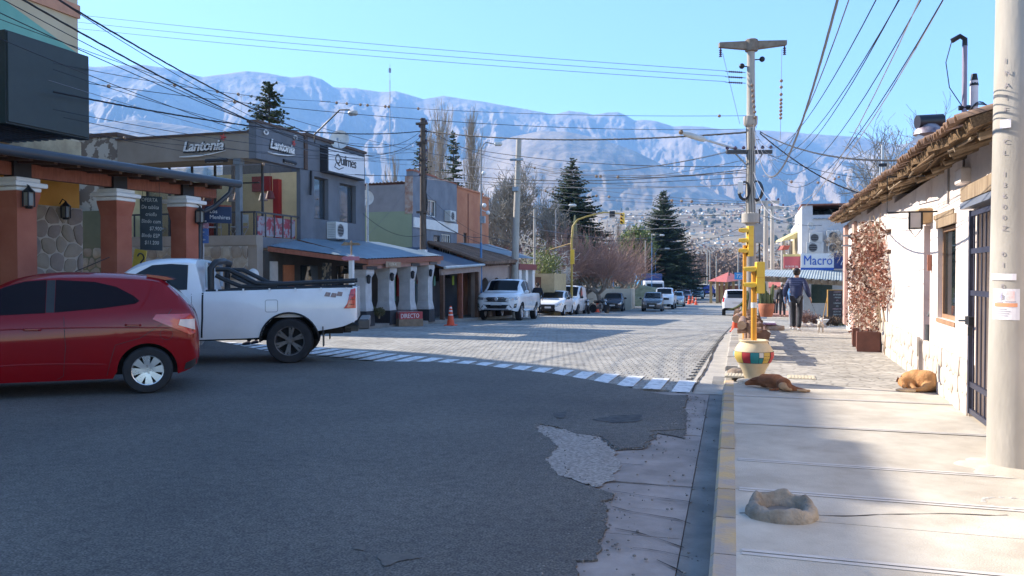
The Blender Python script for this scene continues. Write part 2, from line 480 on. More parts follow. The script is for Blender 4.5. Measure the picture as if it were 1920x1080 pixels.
for a,b in zip([-4,3.6,9.7,12.2],[3.6,9.7,12.2]):
 m2.prism([(kerb_x(a)-.285,a),(kerb_x(a)-.125,a),(kerb_x(b)-.125,b),(kerb_x(b)-.285,b)],-.06,-.006)
m2.build('gutter_channel',grime_m,apron)
m2=MB()
ysq=[10.3,12,14,16,18,20,23,26,29,33,40,48,62,90]
for a,b in zip(ysq,ysq[1:]):
 xa=-.86+xo(a);xb=-.86+xo(b)
 za,zb=gz(a),gz(b)
 if a<12:xa=xb=-.86
 m2.add([(xa,a,za),(kerb_x(a)+.02,a,za),(kerb_x(b)+.02,b,zb),(xb,b,zb)],[(0,1,2,3)])
m2.build('gutter_strip',M('gutter_strip_pale',(.33,.3,.26),rough=.9,col2=(.46,.42,.36),scale=3,bump=.6,bscale=40,rv=.1),apron)  # paler concrete tone than the apron slabs
def patch(name,pts,h,mat,th=.004,jit=.0,sub=6):
 P=[gnd(x,y,h)for x,y in pts];out=[]
 for i,p in enumerate(P):
  q=P[(i+1)%len(P)]
  out+=ragged(p,q,i,jit*.8,max(2,int((q-p).length/.025)))if jit else[p]
 me=bpy.data.meshes.new(name);bm=bmesh.new();v=[bm.verts.new(q)for q in out]
 f=bm.faces.new(v);f.normal_update()
 bmesh.ops.triangulate(bm,faces=[f]);bm.normal_update()
 for f in bm.faces:
  if f.normal.z<0:f.normal_flip()
 bm.to_mesh(me);bm.free();me.materials.append(mat)
 o=bpy.data.objects.new(name,me);COL.objects.link(o);return struct(o)
patch('gravel_patch',[(1010,797),(1075,808),(1120,818),(1150,842),(1160,870),(1150,900),(1120,913),(1080,902),(1040,885),(1022,860),(1044,838),(1010,815)],.0085,gravel_m,jit=.06)
patch('tar_patch',[(1165,770),(1290,768),(1285,822),(1235,812),(1210,842),(1150,846),(1125,820),(1060,800),(1065,782)],.006,asphalt_m,jit=.05)
patch('light_patch',[(1290,750),(1320,752),(1318,780),(1282,780)],.004,concrete_m)
patch('oil_stain',[(1110,786),(1150,779),(1205,777),(1198,790),(1150,793)],.0165,M('oil_stain',(.03,.027,.025),rough=.8,col2=(.09,.085,.08),scale=12),jit=.05)
patch('oil_stain',[(1040,775),(1062,772),(1060,784),(1043,785)],.0165,MATS['oil_stain'],jit=.04)
patch('worn_spot',[(712,1040),(770,1035),(790,1046),(745,1052),(722,1062)],.0165,M('worn_spot',(.10,.09,.08),rough=.95,col2=(.16,.145,.125),scale=20),jit=.03)
patch('worn_spot',[(660,1022),(685,1020),(683,1032),(664,1030)],.0165,MATS['worn_spot'],jit=.02)
def crack(pts,h,w,name='crack'):
 P=[gnd(x,y,h)for x,y in pts];out=[]
 for i in range(len(P)-1):
  for k in range(6):
   t=k/6;q=P[i].lerp(P[i+1],t)
   q=q+Vector((noise.noise(q*5)*.03,noise.noise(q*5+Vector((9,0,0)))*.03,0));out.append(q)
 m2=MB();vs=[]
 for i,q in enumerate(out):
  d=(out[min(i+1,len(out)-1)]-out[max(i-1,0)]);d.z=0;d.normalize();nn=Vector((-d.y,d.x,0))*w*(.3+abs(noise.noise(q*9))*1.6)*.5
  vs+=[q+nn,q-nn]
 for i in range(len(out)-1):m2.add([vs[2*i],vs[2*i+1],vs[2*i+3],vs[2*i+2]],[(0,1,2,3)])
 return struct(m2.build(name,crack_m))
for pts in([(1120,900),(1200,906),(1250,912),(1315,913)],[(1150,922),(1220,930),(1312,945)],[(1145,948),(1200,962),(1260,972),(1300,985)],[(1160,990),(1230,1008),(1290,1030)],[(1190,1028),(1250,1035),(1300,1048)],[(1150,868),(1220,872)],[(1230,1050),(1290,1078)]):
 crack(pts,.0075,.012)
for pts in([(1297,735),(1310,710),(1325,690),(1335,665),(1345,645),(1366,622)],):
 crack(pts,.012,.05)
for pts in([(1385,962),(1500,964),(1620,966),(1760,962),(1920,968)],[(1365,705),(1450,701),(1560,706),(1700,710)],[(1380,720),(1480,738),(1600,740),(1760,742)]):
 crack(pts,.1235,.016 if pts[0][1]>900 else.012)
def pave_start(x):
 t=[(-30,16.2),(-13,16.0),(-9.0,14.2),(-6.7,12.95),(-4.3,11.9),(-2.7,11.1),(-1.2,10.35),(-.83,10.2),(2,10.2)]
 return interp(t,x)
road=bpy.data.objects.new('paved_street',None);COL.objects.link(road);struct(road)
m2=MB()
yq=[10,12,14,16,19,23,28,33,40,48]
for a,b in zip(yq,yq[1:]):
 m2.quad((-16,a,gz(a)-.022),(-.84,a,gz(a)-.022),(-.84,b,gz(b)-.022),(-16,b,gz(b)-.022))
m2.build('joint_bed',joint_m,road)
BL,BW=.112,.225
bme=None
def block_mesh():
 m3=MB();h=.0;c=.0035;l,w=BL/2-.003,BW/2-.003
 vs=[(-l,-w,-.03),(l,-w,-.03),(l,w,-.03),(-l,w,-.03),(-l,-w,h-c),(l,-w,h-c),(l,w,h-c),(-l,w,h-c),(-l+c,-w+c,h),(l-c,-w+c,h),(l-c,w-c,h),(-l+c,w-c,h)]
 fs=[(8,9,10,11)]+[(4+i,4+(i+1)%4,8+(i+1)%4,8+i)for i in range(4)]+[(i,(i+1)%4,4+(i+1)%4,4+i)for i in range(4)]
 return vs,fs
bvs,bfs=block_mesh()
cells=[]
r=0;y=10.2
while y<44:
 x=-.97-(BL/2 if r%2 else 0)
 while x>-15.5:
  if y>pave_start(x)+BW*.5 and(x>-11.35 or y<20.6):cells.append((x,y))
  x-=BL
 y+=BW;r+=1
cells.sort(key=lambda c:(c[0]+1)**2*.15+c[1]**2-30*(c[0]>-6))
proto=None
for k,(x,y)in enumerate(cells[:300]):
 if proto is None:
  m3=MB();m3.add(bvs,bfs);proto=m3.build('paving_block',paver_m,road);o=proto
 else:
  o=bpy.data.objects.new('paving_block',proto.data);COL.objects.link(o);o.parent=road
 o.location=(x,y,gz(y)+rnd.uniform(-.0015,.0015));o.rotation_euler=(rnd.uniform(-.006,.006),rnd.uniform(-.006,.006),rnd.uniform(-.015,.015))
mb=MB()
vs=[];fs=[]
for(x,y)in cells[300:]:
 o0=len(vs);dz=gz(y)+rnd.uniform(-.0015,.0015)
 tilt=rnd.uniform(-.012,.012)
 for p in bvs:vs.append((x+p[0],y+p[1],dz+p[2]+p[0]*tilt))
 for f in bfs:fs.append([o0+i for i in f])
mb.v=[Vector(v)for v in vs];mb.f=fs;mb.mi=[0]*len(fs)
def paver_field():
 m,nt,b=nodemat('paver_field');N=nt.nodes;L=nt.links
 tc=N.new('ShaderNodeTexCoord');mp=N.new('ShaderNodeMapping');mp.inputs['Scale'].default_value=(1/BL,1/BW,0)
 L.new(tc.outputs['Object'],mp.inputs[0])
 wn_=N.new('ShaderNodeTexWhiteNoise');wn_.noise_dimensions='2D'
 vm=N.new('ShaderNodeVectorMath');vm.operation='FLOOR';L.new(mp.outputs[0],vm.inputs[0]);L.new(vm.outputs[0],wn_.inputs['Vector'])
 n1=N.new('ShaderNodeTexNoise');n1.inputs['Scale'].default_value=.7;n1.inputs['Detail'].default_value=7;L.new(tc.outputs['Object'],n1.inputs['Vector'])
 ad=N.new('ShaderNodeMath');ad.operation='MULTIPLY_ADD';L.new(wn_.outputs[0],ad.inputs[0]);ad.inputs[1].default_value=.3;L.new(n1.outputs['Fac'],ad.inputs[2])
 cr=N.new('ShaderNodeValToRGB');e=cr.color_ramp.elements;e[0].position=.35;e[0].color=(.20,.188,.168,1);e[1].position=.95;e[1].color=(.38,.36,.32,1)
 L.new(ad.outputs[0],cr.inputs[0]);L.new(cr.outputs[0],b.inputs['Base Color']);b.inputs['Roughness'].default_value=.9
 n2=N.new('ShaderNodeTexNoise');n2.inputs['Scale'].default_value=80;L.new(tc.outputs['Object'],n2.inputs['Vector'])
 bp=N.new('ShaderNodeBump');bp.inputs['Strength'].default_value=.35;bp.inputs['Distance'].default_value=.008;L.new(n2.outputs[0],bp.inputs['Height']);L.new(bp.outputs[0],b.inputs['Normal'])
 return m
pf=paver_field()
mb.build('paving_block_field',pf,road,kind='stuff')
m2=MB()
yq=[44,48,55,62,75,90,110,129,160,200,400]
for a,b in zip(yq,yq[1:]):
 m2.quad((-11.4+xo(a),a,gz(a)-.003),(-.86+xo(a),a,gz(a)-.003),(-.86+xo(b),b,gz(b)-.003),(-11.4+xo(b),b,gz(b)-.003))
m2.build('paving_far',pf,road)
xc=-.93;k=0
while xc>-13.6:
 yc=10.9+(-.93-xc)*.435
 if xc<-9:yc=10.9+8.07*.435+(-9-xc)*.2
 z=gz(yc)+.006 if True else 0
 m2=MB();L_=.56
 m2.prism([(xc-.115,yc-L_),(xc+.115,yc-L_),(xc+.115,yc+L_),(xc-.115,yc+L_)],z,z+.004)
 struct(m2.build('crossing_bar',paint_m));xc-=.385;k+=1
for i in range(9):
 p=gnd(1236+i*19,584.5+i*.9,.004)
 m2=MB();m2.box((p.x-.22,p.y-.15,p.z),(p.x+.22,p.y+.15,p.z+.003));struct(m2.build('lane_dash',paint_m))
walk=bpy.data.objects.new('right_sidewalk',None);COL.objects.link(walk);struct(walk)
WX=3.2
js=[gnd(1385,y,.12).y for y in(1140,1035,966,918,862,793,742)]
js=[-3,-1.5,0,1.3]+[js[0]-.3]+js[1:]+[10.55]
js=sorted(js)
for a,b in zip(js,js[1:]):
 m2=MB();w=.0035
 m2.prism([(kerb_x(a)+.004,a+w),(WX,a+w),(WX,b-w),(kerb_x(b)+.004,b-w)],-.05,.12+rnd.uniform(-.002,.002));m2.build('slab',cwalk_m,walk)
for jy in js[4:-1]:
 for s_,e_ in((-.042,-.008),(.008,.042)):
  if abs(jy-gnd(1385,966,.12).y)<.05:continue
  m2=MB();m2.box((kerb_x(jy)+.03,jy+s_,.1235),(WX,jy+e_,.1255));m2.build('trowelled_edge',trowel_m,walk)
def sett_mat():
 m,nt,b=nodemat('stone_sett_walk');N=nt.nodes;L=nt.links
 tc=N.new('ShaderNodeTexCoord');mp=N.new('ShaderNodeMapping');mp.inputs['Scale'].default_value=(5.5,7,1);L.new(tc.outputs['Object'],mp.inputs[0])
 v=N.new('ShaderNodeTexVoronoi');v.feature='DISTANCE_TO_EDGE';v.inputs['Scale'].default_value=1;L.new(mp.outputs[0],v.inputs['Vector'])
 v2=N.new('ShaderNodeTexVoronoi');v2.inputs['Scale'].default_value=1;L.new(mp.outputs[0],v2.inputs['Vector'])
 n1=N.new('ShaderNodeTexNoise');n1.inputs['Scale'].default_value=1.2;n1.inputs['Detail'].default_value=7;L.new(tc.outputs['Object'],n1.inputs['Vector'])
 cr=N.new('ShaderNodeValToRGB');e=cr.color_ramp.elements;e[0].position=.35;e[0].color=(.33,.30,.25,1);e[1].position=.7;e[1].color=(.48,.44,.38,1)
 L.new(n1.outputs[0],cr.inputs[0])
 r2=N.new('ShaderNodeMapRange');r2.inputs['From Max'].default_value=.12;r2.inputs['To Min'].default_value=.6;L.new(v.outputs[0],r2.inputs[0])
 sp=N.new('ShaderNodeSeparateColor');L.new(v2.outputs['Color'],sp.inputs[0])
 r3=N.new('ShaderNodeMapRange');r3.inputs['To Min'].default_value=.82;r3.inputs['To Max'].default_value=1.1;L.new(sp.outputs[0],r3.inputs[0])
 mm=N.new('ShaderNodeMath');mm.operation='MULTIPLY';L.new(r2.outputs[0],mm.inputs[0]);L.new(r3.outputs[0],mm.inputs[1])
 sc_=N.new('ShaderNodeVectorMath');sc_.operation='SCALE';L.new(cr.outputs[0],sc_.inputs[0]);L.new(mm.outputs[0],sc_.inputs['Scale']);L.new(sc_.outputs[0],b.inputs['Base Color'])
 b.inputs['Roughness'].default_value=.9
 bp=N.new('ShaderNodeBump');bp.inputs['Strength'].default_value=.8;bp.inputs['Distance'].default_value=.015;L.new(r2.outputs[0],bp.inputs['Height']);L.new(bp.outputs[0],b.inputs['Normal'])
 return m
sett_m=sett_mat()
m2=MB();yq=[10.56,12,14,16,19,23,28,33,40,48,62,90,129,200]
for a,b in zip(yq,yq[1:]):
 W2=2.9 if b<=28 else 6
 m2.add([(kerb_x(a)+.2,a,gz(a)+.119),(W2+xo(a),a,gz(a)+.119),(W2+xo(b),b,gz(b)+.119),(kerb_x(b)+.2,b,gz(b)+.119)],[(0,1,2,3)])
m2.build('sett_paving',sett_m,walk)
kb=bpy.data.objects.new('right_kerb',None);COL.objects.link(kb);struct(kb)
y=-4.0
while y<60:
 l=.62 if y<10 else.8 if y<30 else 2.5
 g=.006 if y<30 else.02
 x0,x1=kerb_x(y+g),kerb_x(y+l-g);za,zb=gz(y),gz(y+l)
 top_=.124+rnd.uniform(-.004,.004)
 if 10.7<y<12.4:top_=.05
 if 10.1<y<=10.7:top_=.09
 wd=.125 if y<10.5 else.2
 m2=MB();cc=.018
 vs=[(x0-.12,y+g,za-.08),(x0-.12+wd,y+g,za-.08),(x1-.12+wd,y+l-g,zb-.08),(x1-.12,y+l-g,zb-.08)]
 vs+=[(x0-.12,y+g,za+top_-cc),(x0-.12+wd,y+g,za+top_),(x1-.12+wd,y+l-g,zb+top_),(x1-.12,y+l-g,zb+top_-cc)]
 vs+=[(x0-.12+cc,y+g,za+top_),(x1-.12+cc,y+l-g,zb+top_)]
 m2.add(vs,[(0,1,5,8,4),(1,2,6,5),(2,3,7,9,6),(3,0,4,7),(4,8,9,7),(8,5,6,9)])
 m2.build('kerb_stone',kerb_yellow if y<10.3 else kerb_grey,kb);y+=l
tac=M('tactile_tile_yellow',(.5,.42,.28),rough=.85,col2=(.56,.5,.38),scale=8)
tl=bpy.data.objects.new('tactile_strip',None);COL.objects.link(tl);struct(tl)
for i in range(3):
 for q in range(1):
  m2=MB();x=-.42+i*.36+(.1 if i>1 else 0);z=.118
  if i<2:m2.box((x,11.25,z-.02),(x+.35,11.62,z+.004))
  else:m2.box((x,11.25,z-.02),(x+.35,11.62,z+.004))
  for r_ in range(8):m2.box((x+.02+r_*.042,11.28,z+.004),(x+.042+r_*.042,11.59,z+.009))
  m2.build('tactile_tile',tac,tl)
edge=MB()
for y in[12.4+.42*i for i in range(30)]:
 edge.box((kerb_x(y)+.06,y,gz(y)+.1),(kerb_x(y)+.42,y+.38,gz(y)+.126+rnd.uniform(-.004,.006)))
edge.build('edge_stone_course',M('edge_stone',(.38,.32,.25),rough=.9,col2=(.5,.46,.38),scale=5,bump=.5,bscale=30),walk,kind='stuff')
lw=bpy.data.objects.new('left_sidewalk',None);COL.objects.link(lw);struct(lw)
lwm=M('left_walk_concrete',(.2,.19,.175),rough=.9,col2=(.3,.28,.25),scale=1.5,bump=.3,bscale=50)
m2=MB();yq=[20.8,23,28,33,40,48,62,90,129,200]
for a,b in zip(yq,yq[1:]):
 m2.add([(-16+xo(a),a,gz(a)+.12),(-11.5+xo(a),a,gz(a)+.12),(-11.5+xo(b),b,gz(b)+.12),(-16+xo(b),b,gz(b)+.12),(-11.5+xo(a),a,gz(a)-.05),(-11.5+xo(b),b,gz(b)-.05)],[(0,1,2,3),(1,4,5,2)])
a=20.8;m2.add([(-30,a-3,gz(a)+.12),(-11.5,a,gz(a)+.12),(-16,24,gz(a)+.12),(-30,24,gz(a)+.12),(-11.5,a,-.3),(-30,a-3,-.3)],[(0,1,2,3),(0,5,4,1)])
m2.build('walkway',lwm,lw)
m2=MB();m2.prism([(-11.2,-30),(-11.2,14.2),(-11.9,15.2),(-13.4,15.6),(-60,17.4),(-60,-30)],-.05,.13);m2.build('corner_walkway',lwm,lw)
def frame(o,u,n):
 u=Vector(u).normalized();n=Vector(n).normalized()
 return Matrix(((u.x,n.x,0,o[0]),(u.y,n.y,0,o[1]),(u.z,n.z,1,o[2]),(0,0,0,1)))
def FB(fr):m=MB();m.m=fr;return m
def wall(fr,L0,L1,z0,z1,th,holes=(),mb=None):
 """a wall with real openings; outer face at n=0, body behind it"""
 mb=mb or FB(fr)
 us=sorted({L0,L1,*[h[0]for h in holes],*[h[1]for h in holes]});zs=sorted({z0,z1,*[h[2]for h in holes],*[h[3]for h in holes]})
 for a,b in zip(us,us[1:]):
  run=None
  for c,d in zip(zs,zs[1:]):
   solid=not any(h[0]<=a+1e-6 and h[1]>=b-1e-6 and h[2]<=c+1e-6 and h[3]>=d-1e-6 for h in holes)
   if solid:
    run=(run[0],d)if run else(c,d)
   if(not solid or d==zs[-1])and run:
    mb.box((a,-th,run[0]),(b,0,run[1]));run=None
 return mb
def window(fr,u0,u1,z0,z1,parent,fm,gm,depth=.12,fw=.06,mull=1,bars=0,sill=None,name='window',pane_name='pane',trans=0):
 """frame, panes and sill set into an opening"""
 mb=FB(fr);d0,d1=-depth,-depth+.05
 mb.box((u0,d0,z0),(u0+fw,d1,z1));mb.box((u1-fw,d0,z0),(u1,d1,z1))
 mb.box((u0+fw,d0,z0),(u1-fw,d1,z0+fw));mb.box((u0+fw,d0,z1-fw),(u1-fw,d1,z1))
 n=mull;w=(u1-u0-2*fw)/n
 for i in range(1,n):
  x=u0+fw+w*i;mb.box((x-fw*.35,d0+.004,z0+fw),(x+fw*.35,d1-.004,z1-fw))
 if trans:mb.box((u0+fw,d0+.006,trans-.02),(u1-fw,d1-.006,trans+.02))
 wo=mb.build(name,fm,parent)
 for i in range(n):
  g=FB(fr);g.box((u0+fw+w*i+.003,d0+.018,z0+fw),(u0+fw+w*(i+1)-.003,d0+.024,z1-fw));g.build(pane_name,gm,wo)
 if sill:
  g=FB(fr);g.box((u0-.06,-depth,z0-.06),(u1+.06,.06,z0-.002),bev=.008);g.build('sill',sill,wo)
 return wo
def clip(poly,p,n):
 out=[]
 for i in range(len(poly)):
  a,b=poly[i],poly[(i+1)%len(poly)]
  da=(a[0]-p[0])*n[0]+(a[1]-p[1])*n[1];db=(b[0]-p[0])*n[0]+(b[1]-p[1])*n[1]
  if da<=0:out.append(a)
  if da*db<0:
   t=da/(da-db);out.append((a[0]+(b[0]-a[0])*t,a[1]+(b[1]-a[1])*t))
 return out
def stones(fr,u0,u1,z0,z1,su,sz,parent,mats,gap=.018,th=.04,seed=1,name='stone',vary=.02,maxn=300):
 """irregular stones (Voronoi cells with joints), each an object"""
 r=random.Random(seed);pts=[]
 nu=max(1,int((u1-u0)/su));nz=max(1,int((z1-z0)/sz))
 for i in range(nu):
  for j in range(nz):
   pts.append((u0+(u1-u0)*(i+.5+.5*(j%2)-.25+r.uniform(-.28,.28))/nu,z0+(z1-z0)*(j+.5+r.uniform(-.28,.28))/nz))
 cnt=0
 for p in pts:
  poly=[(u0,z0),(u1,z0),(u1,z1),(u0,z1)]
  for q in pts:
   dx,dz=q[0]-p[0],q[1]-p[1]
   if q is p or abs(dx)>su*3 or abs(dz)>sz*3:continue
   l=math.hypot(dx,dz)
   poly=clip(poly,((p[0]+q[0])/2-dx/l*gap*.5,(p[1]+q[1])/2-dz/l*gap*.5),(dx/l,dz/l))
   if len(poly)<3:break
  if len(poly)<3:continue
  P=[]
  for i in range(len(poly)):
   a,b,c=poly[i-1],poly[i],poly[(i+1)%len(poly)]
   P+=[(b[0]*.8+a[0]*.2,b[1]*.8+a[1]*.2),(b[0]*.8+c[0]*.2,b[1]*.8+c[1]*.2)]
  cx=sum(a[0]for a in P)/len(P);cz=sum(a[1]for a in P)/len(P);k=len(P)
  t=th+r.uniform(-vary,vary)
  vs=[(a,-.02,b)for a,b in P]+[(a,t*.6,b)for a,b in P]+[(cx+(a-cx)*.82,t,cz+(b-cz)*.82)for a,b in P]+[(cx,t*1.06,cz)]
  fs=[(i,(i+1)%k,k+(i+1)%k,k+i)for i in range(k)]+[(k+i,k+(i+1)%k,2*k+(i+1)%k,2*k+i)for i in range(k)]+[(2*k+i,2*k+(i+1)%k,3*k)for i in range(k)]
  m=FB(fr);m.add(vs,fs);m.build(name,mats[r.randrange(len(mats))],parent,smooth=40)
  cnt+=1
  if cnt>=maxn:break
iron_m=M('black_iron',(.025,.026,.03),rough=.5,var=.2,metal=.3)
wood_dark=M('dark_timber',(.09,.045,.028),rough=.7,col2=(.15,.08,.05),scale=6,stretch=(1,8,1),bump=.3,bscale=30)
wood_red=M('red_brown_timber',(.20,.06,.035),rough=.65,col2=(.29,.1,.06),scale=5,stretch=(1,6,1),bump=.2,bscale=30)
wood_grey=M('weathered_timber',(.2,.14,.09),rough=.85,col2=(.36,.27,.18),scale=8,stretch=(1,1,.2),bump=.5,bscale=40)
white_wall=M('lime_white_plaster',(.58,.49,.45),rough=.9,col2=(.76,.67,.62),scale=1.6,bump=.5,bscale=9,mixlo=.3,mixhi=.5,bdist=.03)
stone_ms=[M('stone_pale',(.46,.39,.32),rough=.9,col2=(.6,.53,.45),scale=5,bump=.6,bscale=25),M('stone_rosy',(.5,.41,.35),rough=.9,col2=(.6,.52,.46),scale=5,bump=.6,bscale=25),M('stone_cream',(.55,.48,.4),rough=.9,var=.15,scale=5,bump=.6,bscale=25)]
mortar_m=M('mortar_light',(.46,.4,.34),rough=.95,var=.15,scale=8,bump=.5,bscale=40)
glass_dark=glassmat('window_glass',(.03,.04,.045),alpha=.55)
glass_car=glassmat('car_glass',(.02,.028,.035),alpha=.86)
steel_m=M('galvanised_steel',(.35,.38,.42),rough=.45,var=.15,metal=.7,scale=6)
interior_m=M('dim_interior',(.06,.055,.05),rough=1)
white_paint=M('white_paint',(.72,.71,.69),rough=.55,var=.06)
conc_pole=M('pole_concrete',(.33,.30,.26),rough=.9,col2=(.47,.43,.38),scale=2.2,bump=.35,bscale=30,stretch=(1,1,.3))
tile_m=M('clay_roof_tile',(.2,.115,.075),rough=.85,col2=(.34,.22,.15),scale=3,bump=.4,bscale=20,rv=.2)
cane_m=M('cane_thatch',(.10,.06,.03),rough=.95,col2=(.24,.15,.08),scale=14,stretch=(6,1,6),bump=.9,bscale=40)
def wx(y):return 2.0+(y-8)*.033
ang=math.atan(.033)
rb=thing('adobe_house','low whitewashed adobe house with stone base and tiled cane eave along the right pavement','house',(2.0,8,.12))
fr=frame((2.0,8,0),(math.sin(ang),math.cos(ang),0),(-math.cos(ang),math.sin(ang),0))
S0,S1=-6,18.4
win=(1.72,2.8,.98,2.06)
door=(-.6,.72,.1,2.12)
pipe=(3.35,3.85,.12,2.15)
mb=wall(fr,S0,7,-.4,2.72,.45,[win,door,pipe]);wall(fr,7,12,-.4,2.88,.45,[],mb);wall(fr,12,S1,-.4,3.05,.45,[],mb)
walls=mb.build('wall',white_wall,rb)
mb=FB(fr);mb.box((pipe[0],-.45,.1),(pipe[1],-.14,2.15));mb.build('recess_back',M('recess_purple_brown',(.2,.12,.12),rough=.8),rb)  # back of the recess in one flat dark purple-brown tone
mb=FB(fr);mb.box((S1-.45,-7,-.5),(S1,-.4501,3.05));mb.build('end_wall',white_wall,rb)
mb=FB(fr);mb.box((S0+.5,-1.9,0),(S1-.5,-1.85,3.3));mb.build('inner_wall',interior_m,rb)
mb=FB(fr)
for a,b in((S0,-.62),(.74,3.40),(3.87,10.2)):mb.box((a,.001,-.3),(b,.05,.62 if b>.7 else.7))
mb.build('stone_skirt_mortar',mortar_m,rb)
fr2=frame((2.0-.05,8,0),(math.sin(ang),math.cos(ang),0),(-math.cos(ang),math.sin(ang),0))
stones(fr2,.76,3.38,.1,.66,.2,.17,rb,stone_ms,gap=.01,seed=3,th=.02,vary=.01)
stones(fr2,3.89,10.0,.02,.66,.2,.17,rb,stone_ms,gap=.01,seed=4,th=.02,vary=.01)
wf=M('orange_wood_frame',(.30,.16,.09),rough=.6,col2=(.42,.26,.16),scale=4,stretch=(1,1,.2))
window(fr,*win,rb,wf,glass_dark,depth=.1,fw=.05)
mb=FB(fr);mb.box((win[0]-.03,-.1,win[3]),(win[1]+.1,.012,win[3]+.11));mb.box((win[0]+.1,.013,win[3]+.115),(win[1]+.25,-.05,win[3]+.17));mb.build('lintel',wood_grey,rb)
mb=FB(fr);mb.box((win[0]-.02,-.2,win[2]-.05),(win[1]+.02,.015,win[2]-.002));mb.build('sill',wf,rb)
mb=FB(fr);mb.box((3.18,-.1,2.16),(3.72,.16,2.34),bev=.02);mb.build('beam_end',M('raw_beam_end',(.42,.27,.14),rough=.8,col2=(.52,.36,.2),scale=5),rb)
mb=FB(fr);mb.cyl((3.52,-.03,.1),(3.52,-.03,.85),.055,n=12);mb.tube([(3.52,-.03,.95),(3.52,-.06,1.02)],.045,8);mb.build('drain_pipe',M('dark_grey_pipe',(.05,.05,.055),rough=.5),rb,smooth=40)
mb=FB(fr);mb.box((-.72,-.02,2.22),(.95,.1,2.36));mb.build('door_lintel',wood_grey,rb)
mb=FB(fr);mb.box((1.0,0,2.42),(1.3,.09,2.58),bev=.015);mb.build('meter_box',white_wall,rb)
mb=FB(fr);mb.box((1.28,.004,2.6),(1.31,.02,3.1));mb.box((2.1,.004,2.3),(2.14,.02,2.75));mb.build('conduit',M('grey_conduit',(.3,.27,.26),rough=.7),rb)
mb=FB(fr);mb.box((3.2,.004,1.55),(3.26,.05,1.75));mb.build('doorbell_plate',M('rust_plate',(.3,.12,.08),rough=.7),rb)
pk=M('pink_plaster',(.52,.33,.28),rough=.9,var=.12,scale=2,bump=.4,bscale=12)
mb=FB(fr);mb.box((17.7,.001,0),(18.42,.1,2.98),bev=.02);mb.build('pilaster',pk,rb)
mb=FB(fr);mb.box((14.6,.001,0),(15.3,.08,2.9),bev=.02);mb.build('pilaster',pk,rb)
def ez(s):return 2.60+(s+1.5)*.0265+.018*math.sin(s*1.7)+.012*math.sin(s*4.1)
mb=FB(fr)
n=100
vs=[];fs=[]
SW0=S0;S0=-1.25
for i in range(n+1):
 s=S0+(S1+.35-S0)*i/n;j1=.02*math.sin(i*2.3)+.02*math.sin(i*5.1)
 vs+=[(s,.42+j1,ez(s)),(s,-.6,ez(s)+.34),(s,-.6,ez(s)+.42),(s,.44+j1*.6,ez(s)+.075)]
for i in range(n):
 a=i*4
 for q in range(4):fs.append((a+q,a+(q+1)%4,a+4+(q+1)%4,a+4+q))
fs+=[(0,1,2,3),(n*4,n*4+3,n*4+2,n*4+1)]
mb.add(vs,fs);roof=mb.build('cane_eave',cane_m,rb)
r2=random.Random(5)
s=S0+.2
while s<S1+.2:
 mb=FB(fr);j=r2.uniform(-.1,.1);ln=r2.uniform(.16,.4)
 mb.tube([(s,-.5,ez(s)+.22),(s+j,ln,ez(s)-.035)],r2.uniform(.026,.042),7);mb.build('rafter',wood_grey,rb,smooth=50);s+=r2.uniform(.45,.7)
s=S0
while s<S1:
 mb=FB(fr);l=r2.uniform(.5,1.6);z=ez(s);d=r2.uniform(.1,.42)
 mb.tube([(s,d,z-.012-r2.random()*.04+(.42-d)*.28),(s+l,d+r2.uniform(-.08,.05),ez(s+l)-.012-r2.random()*.06+(.42-d)*.28)],r2.uniform(.008,.018),5)
 mb.build('cane',wood_grey if r2.random()<.6 else cane_m,rb);s+=r2.uniform(.15,.4)
mb=FB(fr);mb.add([(S0,-.6,ez(S0)+.42),(S1+.35,-.6,ez(S1)+.42),(S1+.35,-4.2,ez(S1)+.95),(S0,-4.2,ez(S0)+.95),(S0,-8,.5),(S1+.35,-8,.5)],[(0,1,2,3),(3,2,5,4)]);mb.build('roof',tile_m,rb)
tvs=[];tfs=[]
for k,(yy,rr)in enumerate(((.0,.075),(-.42,.06))):
 for j in range(7):
  t=PI*j/6;tvs.append((math.cos(t)*rr,yy,math.sin(t)*rr*.75))
 for j in range(7):
  t=PI*j/6;tvs.append((math.cos(t)*(rr-.014),yy,math.sin(t)*(rr-.014)*.75))
for j in range(6):tfs+=[(j,j+1,14+j+1,14+j),(7+j,21+j,21+j+1,7+j+1),(j,7+j,8+j,j+1)]
tmesh=None
s=S0+.1;
while s<S1+.3:
 for row in range(1):
  if tmesh is None:
   m=MB();m.add(tvs,tfs);o=m.build('roof_tile',tile_m,rb,smooth=60,world=False);tmesh=o.data
  else:
   o=bpy.data.objects.new('roof_tile',tmesh);COL.objects.link(o);o.parent=rb
  w=fr@Vector((s,.52-row*.36+r2.uniform(-.02,.02),ez(s)+.065+row*.11))
  lm=Matrix.Translation(Vector(w)-Vector((2,8,.12)))@Matrix.Rotation(PI/2-ang+r2.uniform(-.07,.07),4,'Z')@Matrix.Rotation(R(-17)+r2.uniform(-.04,.04),4,'X')
  o.matrix_basis=lm
 s+=.165
gt=thing('iron_gate','dark blue iron bar gate in the white wall beside the big concrete pole','gate',fr@Vector((.72,.02,.12)))
blue_iron=M('blue_black_iron',(.035,.038,.065),rough=.45,var=.2)
mb=FB(fr);
for a,b in((.66,.72),(-.6,-.54)):mb.box((a,.02,.16),(b,.07,2.12))
for z in(.16,.42,1.3,1.7,2.06):mb.box((-.54,.03,z),(.66,.06,z+.05))
mb.build('gate_frame',blue_iron,gt)
for i in range(7):
 s=-.38+i*.16;mb=FB(fr);mb.cyl((s,.045,.2),(s,.045,2.1),.008,n=6);mb.build('bar',blue_iron,gt)
